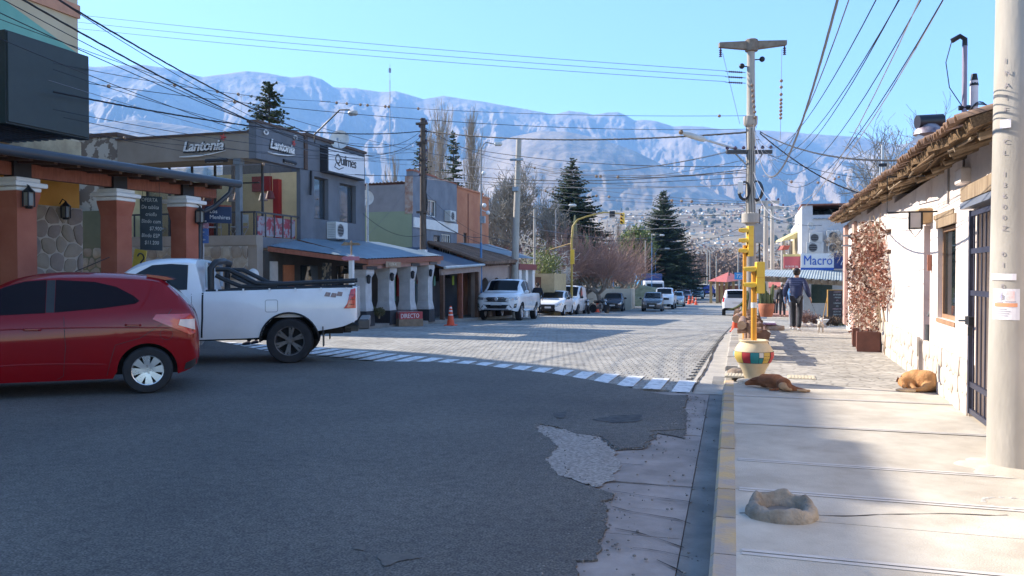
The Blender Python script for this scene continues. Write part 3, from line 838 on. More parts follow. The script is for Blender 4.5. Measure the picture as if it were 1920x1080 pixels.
mb=FB(fr);mb.box((.5,.06,1.02),(.68,.1,1.1));mb.cyl((.6,.08,1.06),(.78,.13,1.05),.012,n=6);mb.cyl((.56,.08,1.0),(.56,.08,.92),.02,n=8);mb.build('latch',iron_m,gt)
mb=FB(fr);mb.box((-.72,-.02,2.14),(.86,.12,2.2));mb.build('head_bracket',M('grey_blue_iron',(.16,.18,.23),rough=.5),gt)
mb=FB(fr);mb.box((-.6,-.3,.1),(.72,-.26,2.12));mb.build('door_leaf',M('pale_door',(.42,.34,.28),rough=.7),gt)
br=thing('sign_bracket','empty black iron sign bracket jutting from the white wall','sign bracket',fr@Vector((2.85,0,2.4)))
mb=FB(fr)
mb.tube([(2.85,0,2.71),(2.85,.56,2.71),(2.85,.56,2.27),(2.85,0,2.27)],.012,6);mb.build('arm',iron_m,br)
hf=thing('hanging_sign','small bare metal frame hanging under the iron sign bracket','sign frame',fr@Vector((2.85,.25,2.2)))
mb=FB(fr)
mb.box((2.84,.16,2.08),(2.86,.18,2.27));mb.box((2.84,.30,2.08),(2.86,.32,2.27));mb.box((2.84,.16,2.06),(2.86,.32,2.08));mb.build('frame',iron_m,hf)
mb=FB(fr);mb.box((2.845,.182,2.082),(2.855,.298,2.26));mb.build('panel',white_wall,hf)
mb=FB(fr);mb.tube([(2.85,.17,2.06),(2.85,.24,1.96),(2.85,.31,2.06)],.006,5);mb.build('scroll',iron_m,hf)
for(s,z,w)in((13.2,2.45,'upper'),(13.0,2.2,'lower')):
 wl_=thing('wall_bracket',f'{w} grey shelf-like iron bracket over the dry creeper','bracket',fr@Vector((s,0,z)))
 mb=FB(fr);mb.box((s,.1,z),(s+.5,.45,z+.03));mb.cyl((s+.25,0,z-.1),(s+.25,.3,z),.012,n=6);mb.build('arm',steel_m,wl_)
ck=thing('dry_creeper','dry reddish vine covering the white wall behind the planter boxes','creeper',fr@Vector((11,0,.1)))
r3=random.Random(11)
mb=FB(fr)
for i in range(16):
 s=r3.uniform(7.4,14.2);p=Vector((s,.05,.0));pts=[p]
 while p.z<2.5:
  p=p+Vector((r3.uniform(-.16,.16),r3.uniform(-.01,.03)if p.y<.2 else-.02,r3.uniform(.12,.25)));pts.append(p.copy())
 mb.tube(pts,.02,4,r2=.008)
mb.build('stem',wood_grey,ck)
mb=FB(fr);vs=[];fs=[];mi=[]
lm1=M('dry_leaf_red',(.2,.075,.05),rough=.8,col2=(.36,.16,.105),scale=4);lm2=M('dry_leaf_tan',(.42,.3,.22),rough=.85,col2=(.58,.47,.4),scale=4);lm3=M('dry_leaf_dark',(.12,.06,.04),rough=.9)
def leafy(mb,c,r,rr,n=1):
 pass
for i in range(11000):
 s=6.9+6.6*r3.random()**.95
 e0=noise.noise(Vector((s*.9,0,3)))
 top_=min(2.75,2.5+e0*.5-max(0,8.2-s)*1.2);bot=.35+noise.noise(Vector((s*1.3,5,3)))*.5+max(0,8.4-s)*.8
 z=bot+(top_-bot)*r3.random()**.85
 dn=noise.noise(Vector((s*1.6,z*1.6,0)))
 if dn<-.12 and r3.random()<.8:continue
 d=.04+r3.random()*(.22+.22*(dn+.2))
 a=Vector((r3.uniform(-1,1),r3.uniform(-1,1),r3.uniform(-1,1))).normalized();b=a.orthogonal().normalized();c=a.cross(b)
 q=r3.uniform(.012,.055);P=Vector((s,d,z));b=(b*math.cos(i)+c*math.sin(i));c=a.cross(b)
 o0=len(vs);vs+=[P-b*q,P+c*q*.55,P+b*q,P-c*q*.55];fs.append((o0,o0+1,o0+2,o0+3))
 cn=noise.noise(Vector((s*2.4,z*2.4,9)))+r3.uniform(-.35,.35)
 mi.append(0 if cn>.0 else(1 if cn>-.4 else 2))
o0=len(mb.v)
mb.v=[fr@v for v in vs];mb.f=fs;mb.mi=mi
mb.build('foliage',[lm1,lm2,lm3],ck,kind='stuff')
mb=FB(fr)
mb.box((7.4,.001,2.25),(8.1,.06,2.3));mb.box((7.4,.001,1.9),(8.0,.05,1.94));mb.build('trellis_batten',wood_dark,ck)
boxm=M('oxide_red_sheet',(.16,.06,.04),rough=.6,var=.2,scale=5)
for(px,py,w,h,lab)in((1630,660,.40,.36,'front rusty red square planter box on the pavement by the white wall'),(1618,651,.36,.36,'rear rusty red square planter box standing half behind the other')):
 p=gnd(px,py,.12);p.y+=.2
 t=thing('planter_box',lab,'planter',p,rz=R(-4),group='planter boxes by the white wall')
 mb=MB();a=w/2
 for q in((-a,-a,a,-a+.02),(-a,a-.02,a,a),(-a,-a+.02,-a+.02,a-.02),(a-.02,-a+.02,a,a-.02)):mb.box((q[0],q[1],0 if q[1]<-a+.01 and q[3]<0 else.03),(q[2],q[3],h))
 mb.box((-a+.01,-a-.012,h-.04),(a-.01,-a+.001,h+.012));
 mb.build('body',boxm,t,world=False)
 mb=MB();mb.box((-a+.02,-a+.02,.1),(a-.02,a-.02,h-.05));mb.build('soil',M('potting_soil',(.05,.035,.025),rough=1),t,world=False)
 mb=MB()
 for i in range(40):
  x,y=rnd.uniform(-a,a)*.8,rnd.uniform(-a,a)*.8;mb.tube([(x,y,h-.06),(x+rnd.uniform(-.03,.03),y,h+rnd.uniform(-.02,.05))],.004,3)
 mb.build('dry_stems',lm2,t,world=False,kind='stuff')
cw=thing('chimney_cowl','battered metal chimney cowl under a black drum on the tiled roof','chimney',at(1741,285,12.5))
c=at(1741,258,12.5)
mb=MB();mb.lathe([(.11,-.5),(.12,-.12),(.17,.02),(.22,.05),(.2,.12),(.12,.2)],14,c);
mb.build('pipe',M('sooty_tin',(.16,.12,.15),rough=.5,metal=.5,col2=(.4,.36,.38),scale=9),cw,smooth=40)
mb=MB();q=c+Vector((0,0,.24));mb.cyl(q+Vector((-.17,-.05,0)),q+Vector((.2,.06,.02)),.11,n=16);mb.build('drum',M('black_plastic',(.02,.02,.03),rough=.4),cw,smooth=40)
mb=MB();mb.slab([c+Vector((-.3,-.1,-.1)),c+Vector((-.05,-.16,-.05)),c+Vector((.02,-.14,.12)),c+Vector((-.1,-.12,.1))],.01);mb.build('flap',M('bent_tin',(.5,.5,.52),rough=.4,metal=.5),cw)
for(px,py0,py1,r_,d,lab)in((1807,250,84,.028,9.5,'thin purple-grey mast pipe with hooked head behind the tiled roof'),(1825,245,152,.045,9.5,'thicker pale mast pipe with a coil of black cable behind the tiled roof')):
 a,b=at(px,py0+60,d),at(px,py1,d);b=Vector((a.x,a.y,b.z))
 t=thing('service_mast',lab,'mast',a)
 mb=MB();mb.cyl(a,b,r_,n=12);mb.build('pipe',M('mast_'+('violet' if d and px<1810 else 'pale'),(.25,.22,.3)if px<1810 else(.62,.58,.62),rough=.5),t,smooth=40)
 mb=MB()
 if px<1810:
  mb.tube([b+Vector((0,0,-.02)),b+Vector((0,0,.06)),b+Vector((-.05,0,.1)),b+Vector((-.14,0,.05))],.03,8)
  mb.build('mast_head',iron_m,t,smooth=40);mb=MB();mb.cyl(b+Vector((-.06,0,-.75)),b+Vector((.06,0,-.75)),.03,n=8);mb.build('clamp',iron_m,t,smooth=40)
  mb=MB();mb.tube([b+Vector((-.14,0,.05)),b+Vector((-.2,0,-.2)),b+Vector((-.16,0,-.5)),b+Vector((-.03,0,-.72))],.006,5);mb.build('cable',iron_m,t)
 else:
  mb.cyl(b+Vector((0,0,-.06)),b+Vector((0,0,.08)),.05,.03,n=10);mb.build('mast_head',iron_m,t,smooth=40)
  for k in range(3):
   mb=MB();cc=b+Vector((.05,-.05,-.4));mb.tube([cc+Vector((math.cos(i*PI/8)*(.09+.02*k),-.02*k,math.sin(i*PI/8)*(.14-.02*k)))for i in range(17)],.006,4);mb.build('cable_coil',iron_m,t)
bp_=gnd(1901,880,.12)
bpo=thing('concrete_pole','thick concrete utility pole at the right edge with a torn notice taped on it','utility pole',bp_)
mb=MB();mb.lathe([(.172,0),(.17,.4),(.155,2.0),(.138,3.6),(.1,8.2)],40,bp_);sh_=mb.build('shaft',conc_pole,bpo,smooth=60)
mb=MB()
NA=40;vs=[]
for i in range(NA):
 a=2*PI*i/NA;k=1+.35*noise.noise(Vector((math.cos(a)*2,math.sin(a)*2,1)))
 for r_,z in((.15,.165),(.22*k,.15),(.3*k,.135+.01*noise.noise(Vector((a*3,0,0)))),(.34*k,.112)):vs.append((bp_.x+math.cos(a)*r_,bp_.y+math.sin(a)*r_,z))
mb.add(vs,[(4*i+j,4*((i+1)%NA)+j,4*((i+1)%NA)+j+1,4*i+j+1)for i in range(NA)for j in range(3)]);mb.build('mortar_collar',cwalk_m,bpo,smooth=60)
def on_pole(theta,z,r=None):
 rr=lerp(.172,.138,z/3.6)+.002
 return Vector((bp_.x+math.sin(theta)*rr,bp_.y-math.cos(theta)*rr,bp_.z+z))
def curved(z0,z1,t0,t1,name,mat,parent,lift=.0,n=8):
 mb=MB();vs=[]
 for z in(z0,z1):
  for i in range(n+1):
   t=t0+(t1-t0)*i/n;p=on_pole(t,z);q=Vector((math.sin(t),-math.cos(t),0))*lift;vs.append(p+q)
 fs=[(i,i+1,n+2+i,n+1+i)for i in range(n)]
 k=len(vs);vs+=[v+Vector((math.sin(t0),-math.cos(t0),0))*-.0015 for v in vs]
 fs+=[tuple(k+j for j in f)[::-1]for f in fs]
 mb.add(vs,fs);return mb.build(name,mat,parent)
paper=M('notice_paper',(.72,.68,.7),rough=.8,var=.06,scale=20)
nt_=thing('paper_notice','faded white and orange notice taped round the big concrete pole','notice',on_pole(-.5,1.2))
tzt,tzb=1.5+(515-541)*5.67/1500-.12,1.5+(515-598)*5.67/1500-.12
curved(tzb,tzt,-1.22,-.12,'sheet',paper,nt_,.002)
hh=tzt-tzb
curved(tzb+hh*.42,tzb+hh*.54,-1.1,-.2,'orange_band',M('print_orange',(.7,.3,.16),rough=.8,var=.1),nt_,.004)
curved(tzb+hh*.62,tzb+hh*.9,-1.05,-.78,'printed_emblem',M('print_violet',(.42,.38,.6),rough=.8,col2=(.6,.58,.7),scale=60),nt_,.004)
curved(tzb+hh*.60,tzb+hh*.92,-.6,-.3,'printed_emblem',M('print_rose',(.75,.48,.45),rough=.8,col2=(.78,.66,.64),scale=60),nt_,.004)
for k,(f0,a0,a1)in enumerate(((.33,-1.05,-.6),(.26,-1.1,-.45),(.19,-1.1,-.5),(.12,-1.0,-.55),(.56,-1.05,-.75),(.58,-.65,-.25))):
 curved(tzb+hh*f0,tzb+hh*(f0+.025),a0,a1,'print_line',M('print_grey',(.4,.38,.42),rough=.8),nt_,.004)
t2=thing('paper_scrap','torn strip of white paper stuck above the notice on the pole','paper',on_pole(-.7,1.42))
curved(tzt+.06,tzt+.105,-1.35,-.25,'scrap',paper,t2,.006)
t2=thing('paper_scrap','crumpled white paper tag high on the big concrete pole','paper',on_pole(-.7,2.5))
zz=1.5+(515-238)*5.67/1500-.12
curved(zz-.03,zz+.03,-.95,-.5,'scrap',paper,t2,.012)
stencil=M('stencil_violet',(.3,.27,.29),rough=.8)
y0_=zz+.42
for i,chh in enumerate('INATEL'):
 p=on_pole(-.82,y0_-i*.085);text(chh,.05,.0008,stencil,bpo,p+Vector((math.sin(-.82),-math.cos(-.82),0))*.004,(math.cos(-.82),math.sin(-.82),0),(0,0,1),'stencil_letter')
for i,chh in enumerate('CL 13600Z'):
 if chh==' ':continue
 p=on_pole(-.82,y0_-.56-i*.075);text(chh,.048,.0008,stencil,bpo,p+Vector((math.sin(-.82),-math.cos(-.82),0))*.004,(math.cos(-.82),math.sin(-.82),0),(0,0,1),'stencil_letter')
for i,chh in enumerate('01/03'):
 p=on_pole(-.82,y0_-1.34-i*.075);text(chh,.048,.0008,stencil,bpo,p+Vector((math.sin(-.82),-math.cos(-.82),0))*.004,(math.cos(-.82),math.sin(-.82),0),(0,0,1),'stencil_letter')
XF=-14.0
cb=thing('corner_building','tall beige and teal corner building with orange ground floor behind the red porch','building',(XF,13.8,0))
beige=M('beige_render',(.46,.37,.24),rough=.9,col2=(.54,.45,.31),scale=.8,bump=.15,bscale=30)
teal=M('teal_paint',(.14,.34,.28),rough=.85,col2=(.2,.42,.34),scale=1.2)
orange_w=M('orange_wall_paint',(.62,.30,.05),rough=.85,col2=(.7,.36,.08),scale=1.5)
salmon=M('salmon_band',(.5,.25,.16),rough=.85,var=.1)
frW=frame((XF,13.8,0),(0,-1,0),(1,0,0))
wn_hole=(1.7,3.1,.95,3.05)
mb=wall(frW,0,8,0,3.7,.4,[wn_hole]);mb.build('wall',orange_w,cb)
prof=[(11.5,8.80),(10.55,8.98),(9.9,9.21),(7.93,8.98),(6.95,8.73),(-30,8.73)]
mb=FB(frW);mb.box((0,-8,3.7),(2.3,0,8.3));
u=2.3
ys_=[11.5,10.57,9.87,7.95,6.95,-14];hs_=[8.80,8.98,9.21,8.98,8.70]
for(ya,yb_),h in zip(zip(ys_,ys_[1:]),hs_):mb.box((13.8-ya,-8,3.7),(13.8-yb_,0,h))
mb.build('upper_wall',beige,cb)
mb=FB(frW);mb.box((8,-8,0),(27,-.01,3.7));mb.box((.4,-8,0),(8,-3,3.7));mb.build('rear_wall',beige,cb)
wg=thing('shade_block','unseen raked block behind the corner building, shaped to shade the road','building',(-24,16,0))  # added out of view; outline shaped to cast the raked shadow edge
pts=[(17.5,0),(17.6,7.3),(17.9,10.1),(17.7,10.95),(17.05,12.1),(16.5,13.0),(15.87,13.5),(15.4,14.0),(14.9,14.9),(14.4,15.2),(-6,15.2),(-6,0)]
mb=MB();mb.prism([(y,z)for y,z in pts][::-1],-26,-24,'yz');mb.build('wall',beige,wg)
mb=MB();mb.box((-24.0,2,3),(-23.8,15,3.3));mb.build('ledge',salmon,wg)
mb=FB(frW)
mb.add([(.0,.004,6.25),(2.3,.004,7.0),(5.4,.004,7.55),(5.4,.004,6.6),(2.3,.004,6.15),(.35,.004,5.75),(.02,.004,5.75)],[(0,1,2,3,4,5,6)][::-1]);mb.build('teal_band',teal,cb)
mb=FB(frW);mb.box((-.02,.0,7.0),(6.5,.05,7.28));mb.build('moulding',salmon,cb)
mb=FB(frW);mb.box((.5,.003,4.3),(8,.012,5.4));mb.build('teal_band',teal,cb)
mb=FB(frW);mb.box((-.012,.004,3.72),(8,.06,4.0));mb.build('blue_band',M('pale_blue_trim',(.3,.5,.66),rough=.7,var=.1),cb)
mb=FB(frW);mb.box((-.01,.0035,4.0),(8,.05,4.35));mb.build('stained_band',M('stained_cream',(.36,.28,.18),rough=.9,col2=(.52,.42,.27),scale=4),cb)
wo=window(frW,*wn_hole,cb,wood_dark,glass_dark,depth=.2,fw=.08,mull=2)
mb=FB(frW);mb.box((wn_hole[0]-.15,.001,.83),(wn_hole[1]+.15,.12,.95));mb.build('window_ledge',white_paint,cb)
gr=thing('window_grille','arched black iron grille bulging over the corner building window','grille',frW@Vector((2.4,.1,1)))
for i in range(12):
 s=wn_hole[0]-.05+i*(wn_hole[1]-wn_hole[0]+.1)/11
 e=math.sqrt(max(0,1-((s-2.4)/.78)**2))*.5
 mb=FB(frW);mb.cyl((s,.14,.95),(s,.14,2.65+e),.011,n=5);mb.build('bar',iron_m,gr)
for z in(.97,1.6,2.15,2.62):
 mb=FB(frW);mb.box((wn_hole[0]-.06,.13,z),(wn_hole[1]+.06,.155,z+.025));mb.build('cross_bar',iron_m,gr)
mb=FB(frW);mb.tube([(2.4+.78*math.cos(t),.14,2.64+.52*math.sin(t))for t in[PI*i/14 for i in range(15)]],.013,5);mb.build('arch_bar',iron_m,gr)
mb=FB(frW);mb.box((-.01,.001,0),(1.25,.07,2.92));mb.build('pier_mortar',M('mortar_cream',(.5,.44,.38),rough=.95),cb)
frS=frame((XF+.07,13.8,0),(0,-1,0),(1,0,0))
smb=[M('flag_mauve',(.23,.18,.155),rough=.8,col2=(.31,.25,.21),scale=2.5,bump=.4,bscale=15),M('flag_tan',(.27,.22,.17),rough=.8,col2=(.34,.28,.22),scale=2.5,bump=.4,bscale=15)]
stones(frS,.0,1.24,.9,2.9,.26,.30,cb,smb,gap=.035,th=.03,seed=8,vary=.01)
def lantern(p,lab,out=(1,0,0)):
 t=thing('wall_lantern',lab,'lantern',p,group='lanterns on the porch')
 o=Vector(out)
 mb=MB();mb.box((-.05,-.05,-.2),(.05,.05,.02));mb.build('glass',M('lantern_glass',(.2,.2,.18),rough=.2),t,world=False)
 mb=MB()
 for a in(-1,1):
  for b in(-1,1):mb.box((a*.06-.008,b*.06-.008,-.22),(a*.06+.008,b*.06+.008,.03))
 mb.lathe([(.09,.02),(.1,.03),(.03,.1),(.012,.14)],8,(0,0,0));mb.lathe([(.05,-.25),(.075,-.21)],8,(0,0,0))
 mb.tube([(0,0,.13),(-o.x*.08,-o.y*.08,.18),(-o.x*.16,-o.y*.16,.08)],.01,5)
 mb.build('cage',iron_m,t,world=False)
lantern(frW@Vector((.55,.2,2.9)),'black lantern at the top of the crazy stone pier')
po=thing('porch','red timber porch on salmon pillars with a dark gutter along the left corner','porch',(-11.5,12,.13))
brick_red=M('brick_red_paint',(.30,.085,.05),rough=.8,col2=(.38,.125,.075),scale=2,bump=.15,bscale=20)
PY=[(at(10,358,13.9)),(at(200,358,15.3)),(at(347,371,16.7))]
PXY=[(-11.95,10.5),(-11.75,12.45),(-11.45,14.0)]
for i,(x,y)in enumerate(PXY):
 b=.19;m=MB()
 for(z0,z1,w0,w1)in((.13,2.62,b,b),(2.62,2.86,b,b+.045),(2.86,2.9,b+.045,b+.045)):
  m.add([(x-w0,y-w0,z0),(x+w0,y-w0,z0),(x+w0,y+w0,z0),(x-w0,y+w0,z0),(x-w1,y-w1,z1),(x+w1,y-w1,z1),(x+w1,y+w1,z1),(x-w1,y+w1,z1)],[(0,1,5,4),(1,2,6,5),(2,3,7,6),(3,0,4,7)]+([(4,5,6,7)]if z1==2.9 else[]))
 pil=m.build('pillar',brick_red,po)
 m=MB();m.box((x-.24,y-.24,2.9),(x+.24,y+.24,2.97),bev=.012);m.box((x-.31,y-.31,2.972),(x+.31,y+.31,3.05),bev=.012);m.box((x-.23,y-.23,3.052),(x+.23,y+.23,3.13),bev=.012)
 m.build('capital',white_paint,pil)
for(a,b)in(((-12.4,6.0),PXY[0]),(PXY[0],PXY[1]),(PXY[1],PXY[2]),(PXY[2],(-11.3,14.75))):
 m=MB();d=Vector((b[0]-a[0],b[1]-a[1],0));l=d.length;d.normalize();nn=Vector((-d.y,d.x,0))*.075
 A=Vector((*a,3.16))+d*(.16 if a in PXY else 0);B=Vector((*b,3.16))-d*(.16 if b in PXY else 0)
 m.add([A-nn,B-nn,B+nn,A+nn]+[v+Vector((0,0,.22))for v in(A-nn,B-nn,B+nn,A+nn)],[(3,2,1,0),(4,5,6,7),(0,1,5,4),(1,2,6,5),(2,3,7,6),(3,0,4,7)]);m.build('beam',wood_red,po)
for(x,y)in PXY:
 m=MB();m.box((x-.11,y-.17,3.135),(x+.11,y+.17,3.4));m.build('beam_plate',iron_m,po)
roofm=M('dark_roof_sheet',(.045,.05,.06),rough=.5,var=.15)
m=MB();m.slab([(-11.25,4,3.36),(-10.85,14.9,3.5),(XF+.05,14.2,3.66+.35),(XF+.05,4,3.66+.3)],.05);m.build('roof_sheet',roofm,po)
m=MB()
for k in range(22):
 y=5+k*.45
 m=MB();xx=-11.25+(y-4)*.0367;m.box((-13.9,y,3.42),(xx-.05,y+.07,3.5));
 for i,v in enumerate(m.v):m.v[i]=Vector((v.x,v.y,v.z-.1+(.16 if v.x<-13 else 0)))
 m.build('rafter',wood_dark,po)
m=MB();m.tube([(-11.2,4,3.35),(-10.8,14.95,3.47)],.085,10);m.build('gutter',M('dark_gutter',(.04,.045,.055),rough=.35,var=.1),po,smooth=60)
m=MB();m.tube([(-10.85,14.75,3.4),(-10.86,14.7,3.25),(-11.1,14.5,2.95),(-11.28,14.28,2.8),(-11.3,14.25,.2)],.05,10);m.build('downpipe',MATS['dark_gutter'],po,smooth=60)
m=MB();m.box((-11.98,10.6,2.6),(-11.6,10.62,2.62));
lantern(Vector((PXY[0][0]+.34,PXY[0][1]-.1,2.85)),'black lantern on the nearest salmon porch pillar at the left edge')
lantern(Vector((PXY[2][0]+.30,PXY[2][1]+.1,2.8)),'black lantern on the end pillar of the porch above the street sign')
bd=M('blackboard',(.035,.05,.06),rough=.7,col2=(.05,.07,.085),scale=3)
chalk=M('chalk',(.5,.52,.5),rough=1,var=.25,scale=25,emit=0)
c0=at(262,367,16.0);c1=at(303,369,16.0);h_=101*16/1500
ux=(c1-c0).normalized()
mbd=thing('menu_board','tall blackboard chalked OFERTA hanging between the porch pillars','menu board',c0)
m=MB();m.m=frame((c0.x,c0.y,0),ux,Vector((-ux.y,ux.x,0)));W_=(c1-c0).length
m.box((0,0,c0.z-h_),(W_,.025,c0.z));m.build('board',bd,mbd)
m=MB();m.m=frame((c0.x,c0.y,0),ux,Vector((-ux.y,ux.x,0)));m.cyl((.05,.01,c0.z),(.05,.01,c0.z+.35),.004,n=4);m.cyl((W_-.05,.01,c0.z),(W_-.05,.01,c0.z+.35),.004,n=4);m.build('hanging_wire',iron_m,mbd)
for i,(tx,sh,sx_)in enumerate((('OFERTA',.1,0),('De tablita',.15,-.0),('criollo',.2,.08),('Blndo com',.1,-.0),('$7.900',.1,.16),('Blndo ESP',.1,0),('$11.200',.1,.06))):
 text(tx,.108,.0006,chalk,mbd,c0+ux*(.03+sx_)+Vector((ux.y,-ux.x,0))*.004+Vector((0,0,-.11-i*.142)),ux,(0,0,1),'chalk_line',shear=sh,sx=.82)
blue_sign=M('navy_sign',(.025,.045,.1),rough=.5,var=.1)
d_=17.2
s0,s1=at(378,386,d_),at(433,388,d_);ux=(s1-s0).normalized();nn=Vector((ux.y,-ux.x,0))
t=thing('shop_sign','navy sign reading Los Menhires hung at the porch end','sign',s0)
m=MB();hh=31*d_/1500;W_=(s1-s0).length
m.m=frame((s0.x,s0.y,s0.z-hh),ux,-nn)
m.prism([(.05,0),(W_,0),(W_,hh),(.09,hh),(.0,hh*.35)],0,.03,'xz');m.build('panel',blue_sign,t)
text('Los',.12,.001,white_paint,t,s0+ux*.17+nn*.004-Vector((0,0,.145)),ux,(0,0,1))
text('Menhires',.12,.001,white_paint,t,s0+ux*.17+nn*.004-Vector((0,0,.27)),ux,(0,0,1))
m=MB();m.m=frame((s0.x,s0.y,s0.z-hh),ux,-nn);m.box((-.05,-.006,.02),(.1,-.002,.045));m.box((-.05,-.006,.09),(.04,-.002,.11));m.build('white_stripe',white_paint,t)
m=MB();m.m=frame((s0.x,s0.y,s0.z),ux,-nn);m.box((0,.0,.0),(W_,.03,.035));m.build('rail',brick_red,t)
s2,s3=at(368,419,d_-.2),at(391,419,d_-.2)
t=thing('street_sign','small blue and white street name plates below the navy shop sign','street sign',s2)
sb=M('street_sign_blue',(.06,.12,.3),rough=.5,var=.1)
ux=(s3-s2).normalized();W_=(s3-s2).length;nn=Vector((ux.y,-ux.x,0))
for k,(z0,z1,mm)in enumerate(((0,.10,M('sign_rose',(.4,.2,.25),rough=.6)),(.105,.25,sb),(.255,.42,sb))):
 m=MB();m.m=frame((s2.x,s2.y,s2.z),ux,-nn);m.box((0,0,-z1),(W_,.012,-z0));m.build('plate',mm,t)
text('ACCESO',.055,.001,white_paint,t,s2+ux*.015+nn*.003-Vector((0,0,.075)),ux,(0,0,1),sx=.8)
text('Av. Gdor.',.06,.001,white_paint,t,s2+ux*.015+nn*.003-Vector((0,0,.2)),ux,(0,0,1),sx=.7)
text('Dr. Critto',.06,.001,white_paint,t,s2+ux*.015+nn*.003-Vector((0,0,.36)),ux,(0,0,1),sx=.7)
m=MB();q=at(381,460,d_-.1);m.cyl((q.x,q.y,.13),(q.x,q.y,s2.z),.02,n=8);m.build('post',steel_m,t,smooth=40)
y0,y1=at(253,466,18.5),at(275,470,18.5);y2,y3=at(268,512,18.3),at(246,508,18.3)
t=thing('yellow_board','leaning yellow board with a black curl beside the pickup cab','sign board',y3)
m=MB();m.slab([y3,y2,y1,y0],.03);m.build('panel',M('yellow_board',(.55,.4,.06),rough=.6,var=.1),t)
cc=at(264,482,18.25);ux=(y1-y0).normalized()
m=MB();m.tube([cc+ux*(math.cos(a)*.07)+Vector((0,0,math.sin(a)*.08))for a in[PI-i*.45 for i in range(9)]]+[cc+Vector((0,0,-.12)),cc+Vector((0,0,-.2))],.018,6);m.build('black_curl',iron_m,t)
bb=thing('billboard','dark unlit video billboard on an iron bracket above the porch','billboard',(-12,11,4.1))
scr=M('led_screen_off',(.035,.045,.045),rough=.55,var=.12,scale=3)
frB=frame((-12,12.1,0),(0,-1,0),(1,0,0))
m=FB(frB);zt0,zt1,zb0,zb1=5.62,5.66,4.03,4.09
m.box((0,-.24,4.03),(1.75,-.03,5.6),bev=.01);m.build('cabinet',M('billboard_cabinet',(.02,.025,.025),rough=.5),bb)
m=FB(frB);m.box((.03,-.029,4.07),(1.72,0,5.57));m.build('screen',scr,bb)
m=FB(frB)
for u_ in(.15,1.6):
 m.cyl((u_,-.24,5.5),(u_,-2.0,5.5),.03,n=6);m.cyl((u_,-.24,4.12),(u_,-2.0,4.12),.03,n=6);m.cyl((u_,-.24,4.15),(u_,-2.0,5.5),.02,n=6)
m.build('bracket',iron_m,bb)
m=FB(frB)
for k in range(10):m.box((.02,-1.95+k*.18,4.06),(1.73,-1.88+k*.18,4.09))
m.build('catwalk_slats',iron_m,bb)
taupe=M('taupe_render',(.27,.225,.185),rough=.85,col2=(.335,.285,.24),scale=1.2,bump=.1,bscale=30)
slate=M('slate_blue_render',(.115,.125,.145),rough=.85,col2=(.165,.175,.20),scale=1.1,bump=.1,bscale=30)
dark_steel=M('dark_steel_frame',(.05,.05,.055),rough=.5,var=.15)
cap_m=M('brown_coping',(.11,.07,.055),rough=.8,var=.2,scale=4)
yellow_in=M('yellow_interior',(.78,.66,.38),rough=.8,var=.05)
red_in=M('red_interior',(.3,.025,.025),rough=.6,var=.1)
G0=-.12
rs=thing('restaurant','two storey dark grey restaurant with open corner balcony behind the white pickup','restaurant',(-14,20.2,0))
XL,YF,YE=-19.0,20.2,26.9
frF=frame((-14,YF,0),(-1,0,0),(0,-1,0))
frR=frame((-14,YF,0),(0,1,0),(1,0,0))
m=FB(frF);m.box((.0,-.3,G0-.1),(7.2,0,2.36));m.build('lower_wall',taupe,rs)
m=FB(frF);m.box((.001,.001,2.36),(5.1,.03,2.66));m.box((0,-.3,2.36),(5.1,0,2.66));m.build('balcony_band',taupe,rs)
m=FB(frF);m.box((.3,.001,.2),(7.1,.03,2.34));m.build('stone_mortar',mortar_m,rs)
frF2=frame((-14,YF-.03,0),(-1,0,0),(0,-1,0))
sm3=[M('wall_stone_tan',(.3,.25,.19),rough=.9,col2=(.42,.36,.29),scale=4,bump=.4,bscale=18),M('wall_stone_brown',(.24,.19,.15),rough=.9,col2=(.34,.28,.22),scale=4,bump=.4,bscale=18)]
stones(frF2,.3,7.1,1.35,2.34,.34,.25,rs,sm3,gap=.03,th=.03,seed=21,vary=.012)
m=FB(frF);m.box((.25,-.25,4.92),(5.0,0,5.66));m.build('fascia',taupe,rs)
m=FB(frF);m.box((.25,-.28,5.66),(5.05,.05,5.72));m.box((-.05,-.28,5.95),(.3,.04,6.02));m.build('coping',cap_m,rs)
m=FB(frF);m.box((0,-.25,4.9),(.25,.005,5.95));m.build('corner_pier',slate,rs)
m=FB(frR);m.box((0.252,-.25,4.9),(2.6,0,5.97));m.build('side_fascia',slate,rs)
w1=(3.18,4.1,3.35,4.75);w2=(4.85,6.05,3.35,4.72)
m=wall(frR,2.6,6.75,G0-.1,5.99,.3,[w1,w2]);m.build('side_wall',slate,rs)
m=FB(frR);m.box((.05,-.27,5.972),(2.6,.045,6.03));m.box((2.6,-.3,5.992),(6.8,.06,6.08));m.box((2.55,-.02,4.9),(2.72,.05,5.97));m.build('coping',cap_m,rs)
glass_sky=glassmat('blue_window_glass',(.04,.055,.07),alpha=.8)
for w in(w1,w2):window(frR,*w,rs,dark_steel,glass_sky,depth=.2,fw=.05,mull=1)
m=FB(frR);m.box((2.9,-.3001,2.2),(6.7,-3.5,2.4));m.box((6.45,-6,G0),(6.75,-.3001,5.9));m.build('inner_slab',slate,rs)
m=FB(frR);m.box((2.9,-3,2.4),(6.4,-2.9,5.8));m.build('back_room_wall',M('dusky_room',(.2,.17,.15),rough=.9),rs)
m=MB();m.box((XL,YF+.3,2.3),(-14.3,YE-4.2,2.5));m.box((-14.3,YF+.05,2.3),(-14.02,22.8,2.62));m.build('balcony_floor',slate,rs)
m=MB();m.box((XL,YF+.25,4.93),(-14.25,21.38,5.05));m.build('soffit',M('soffit_beige',(.4,.36,.3),rough=.9),rs)
m=MB();m.box((XL-.3,YF+.3,5.3),(-14.3,21.3,5.45));m.build('roof_slab',taupe,rs)
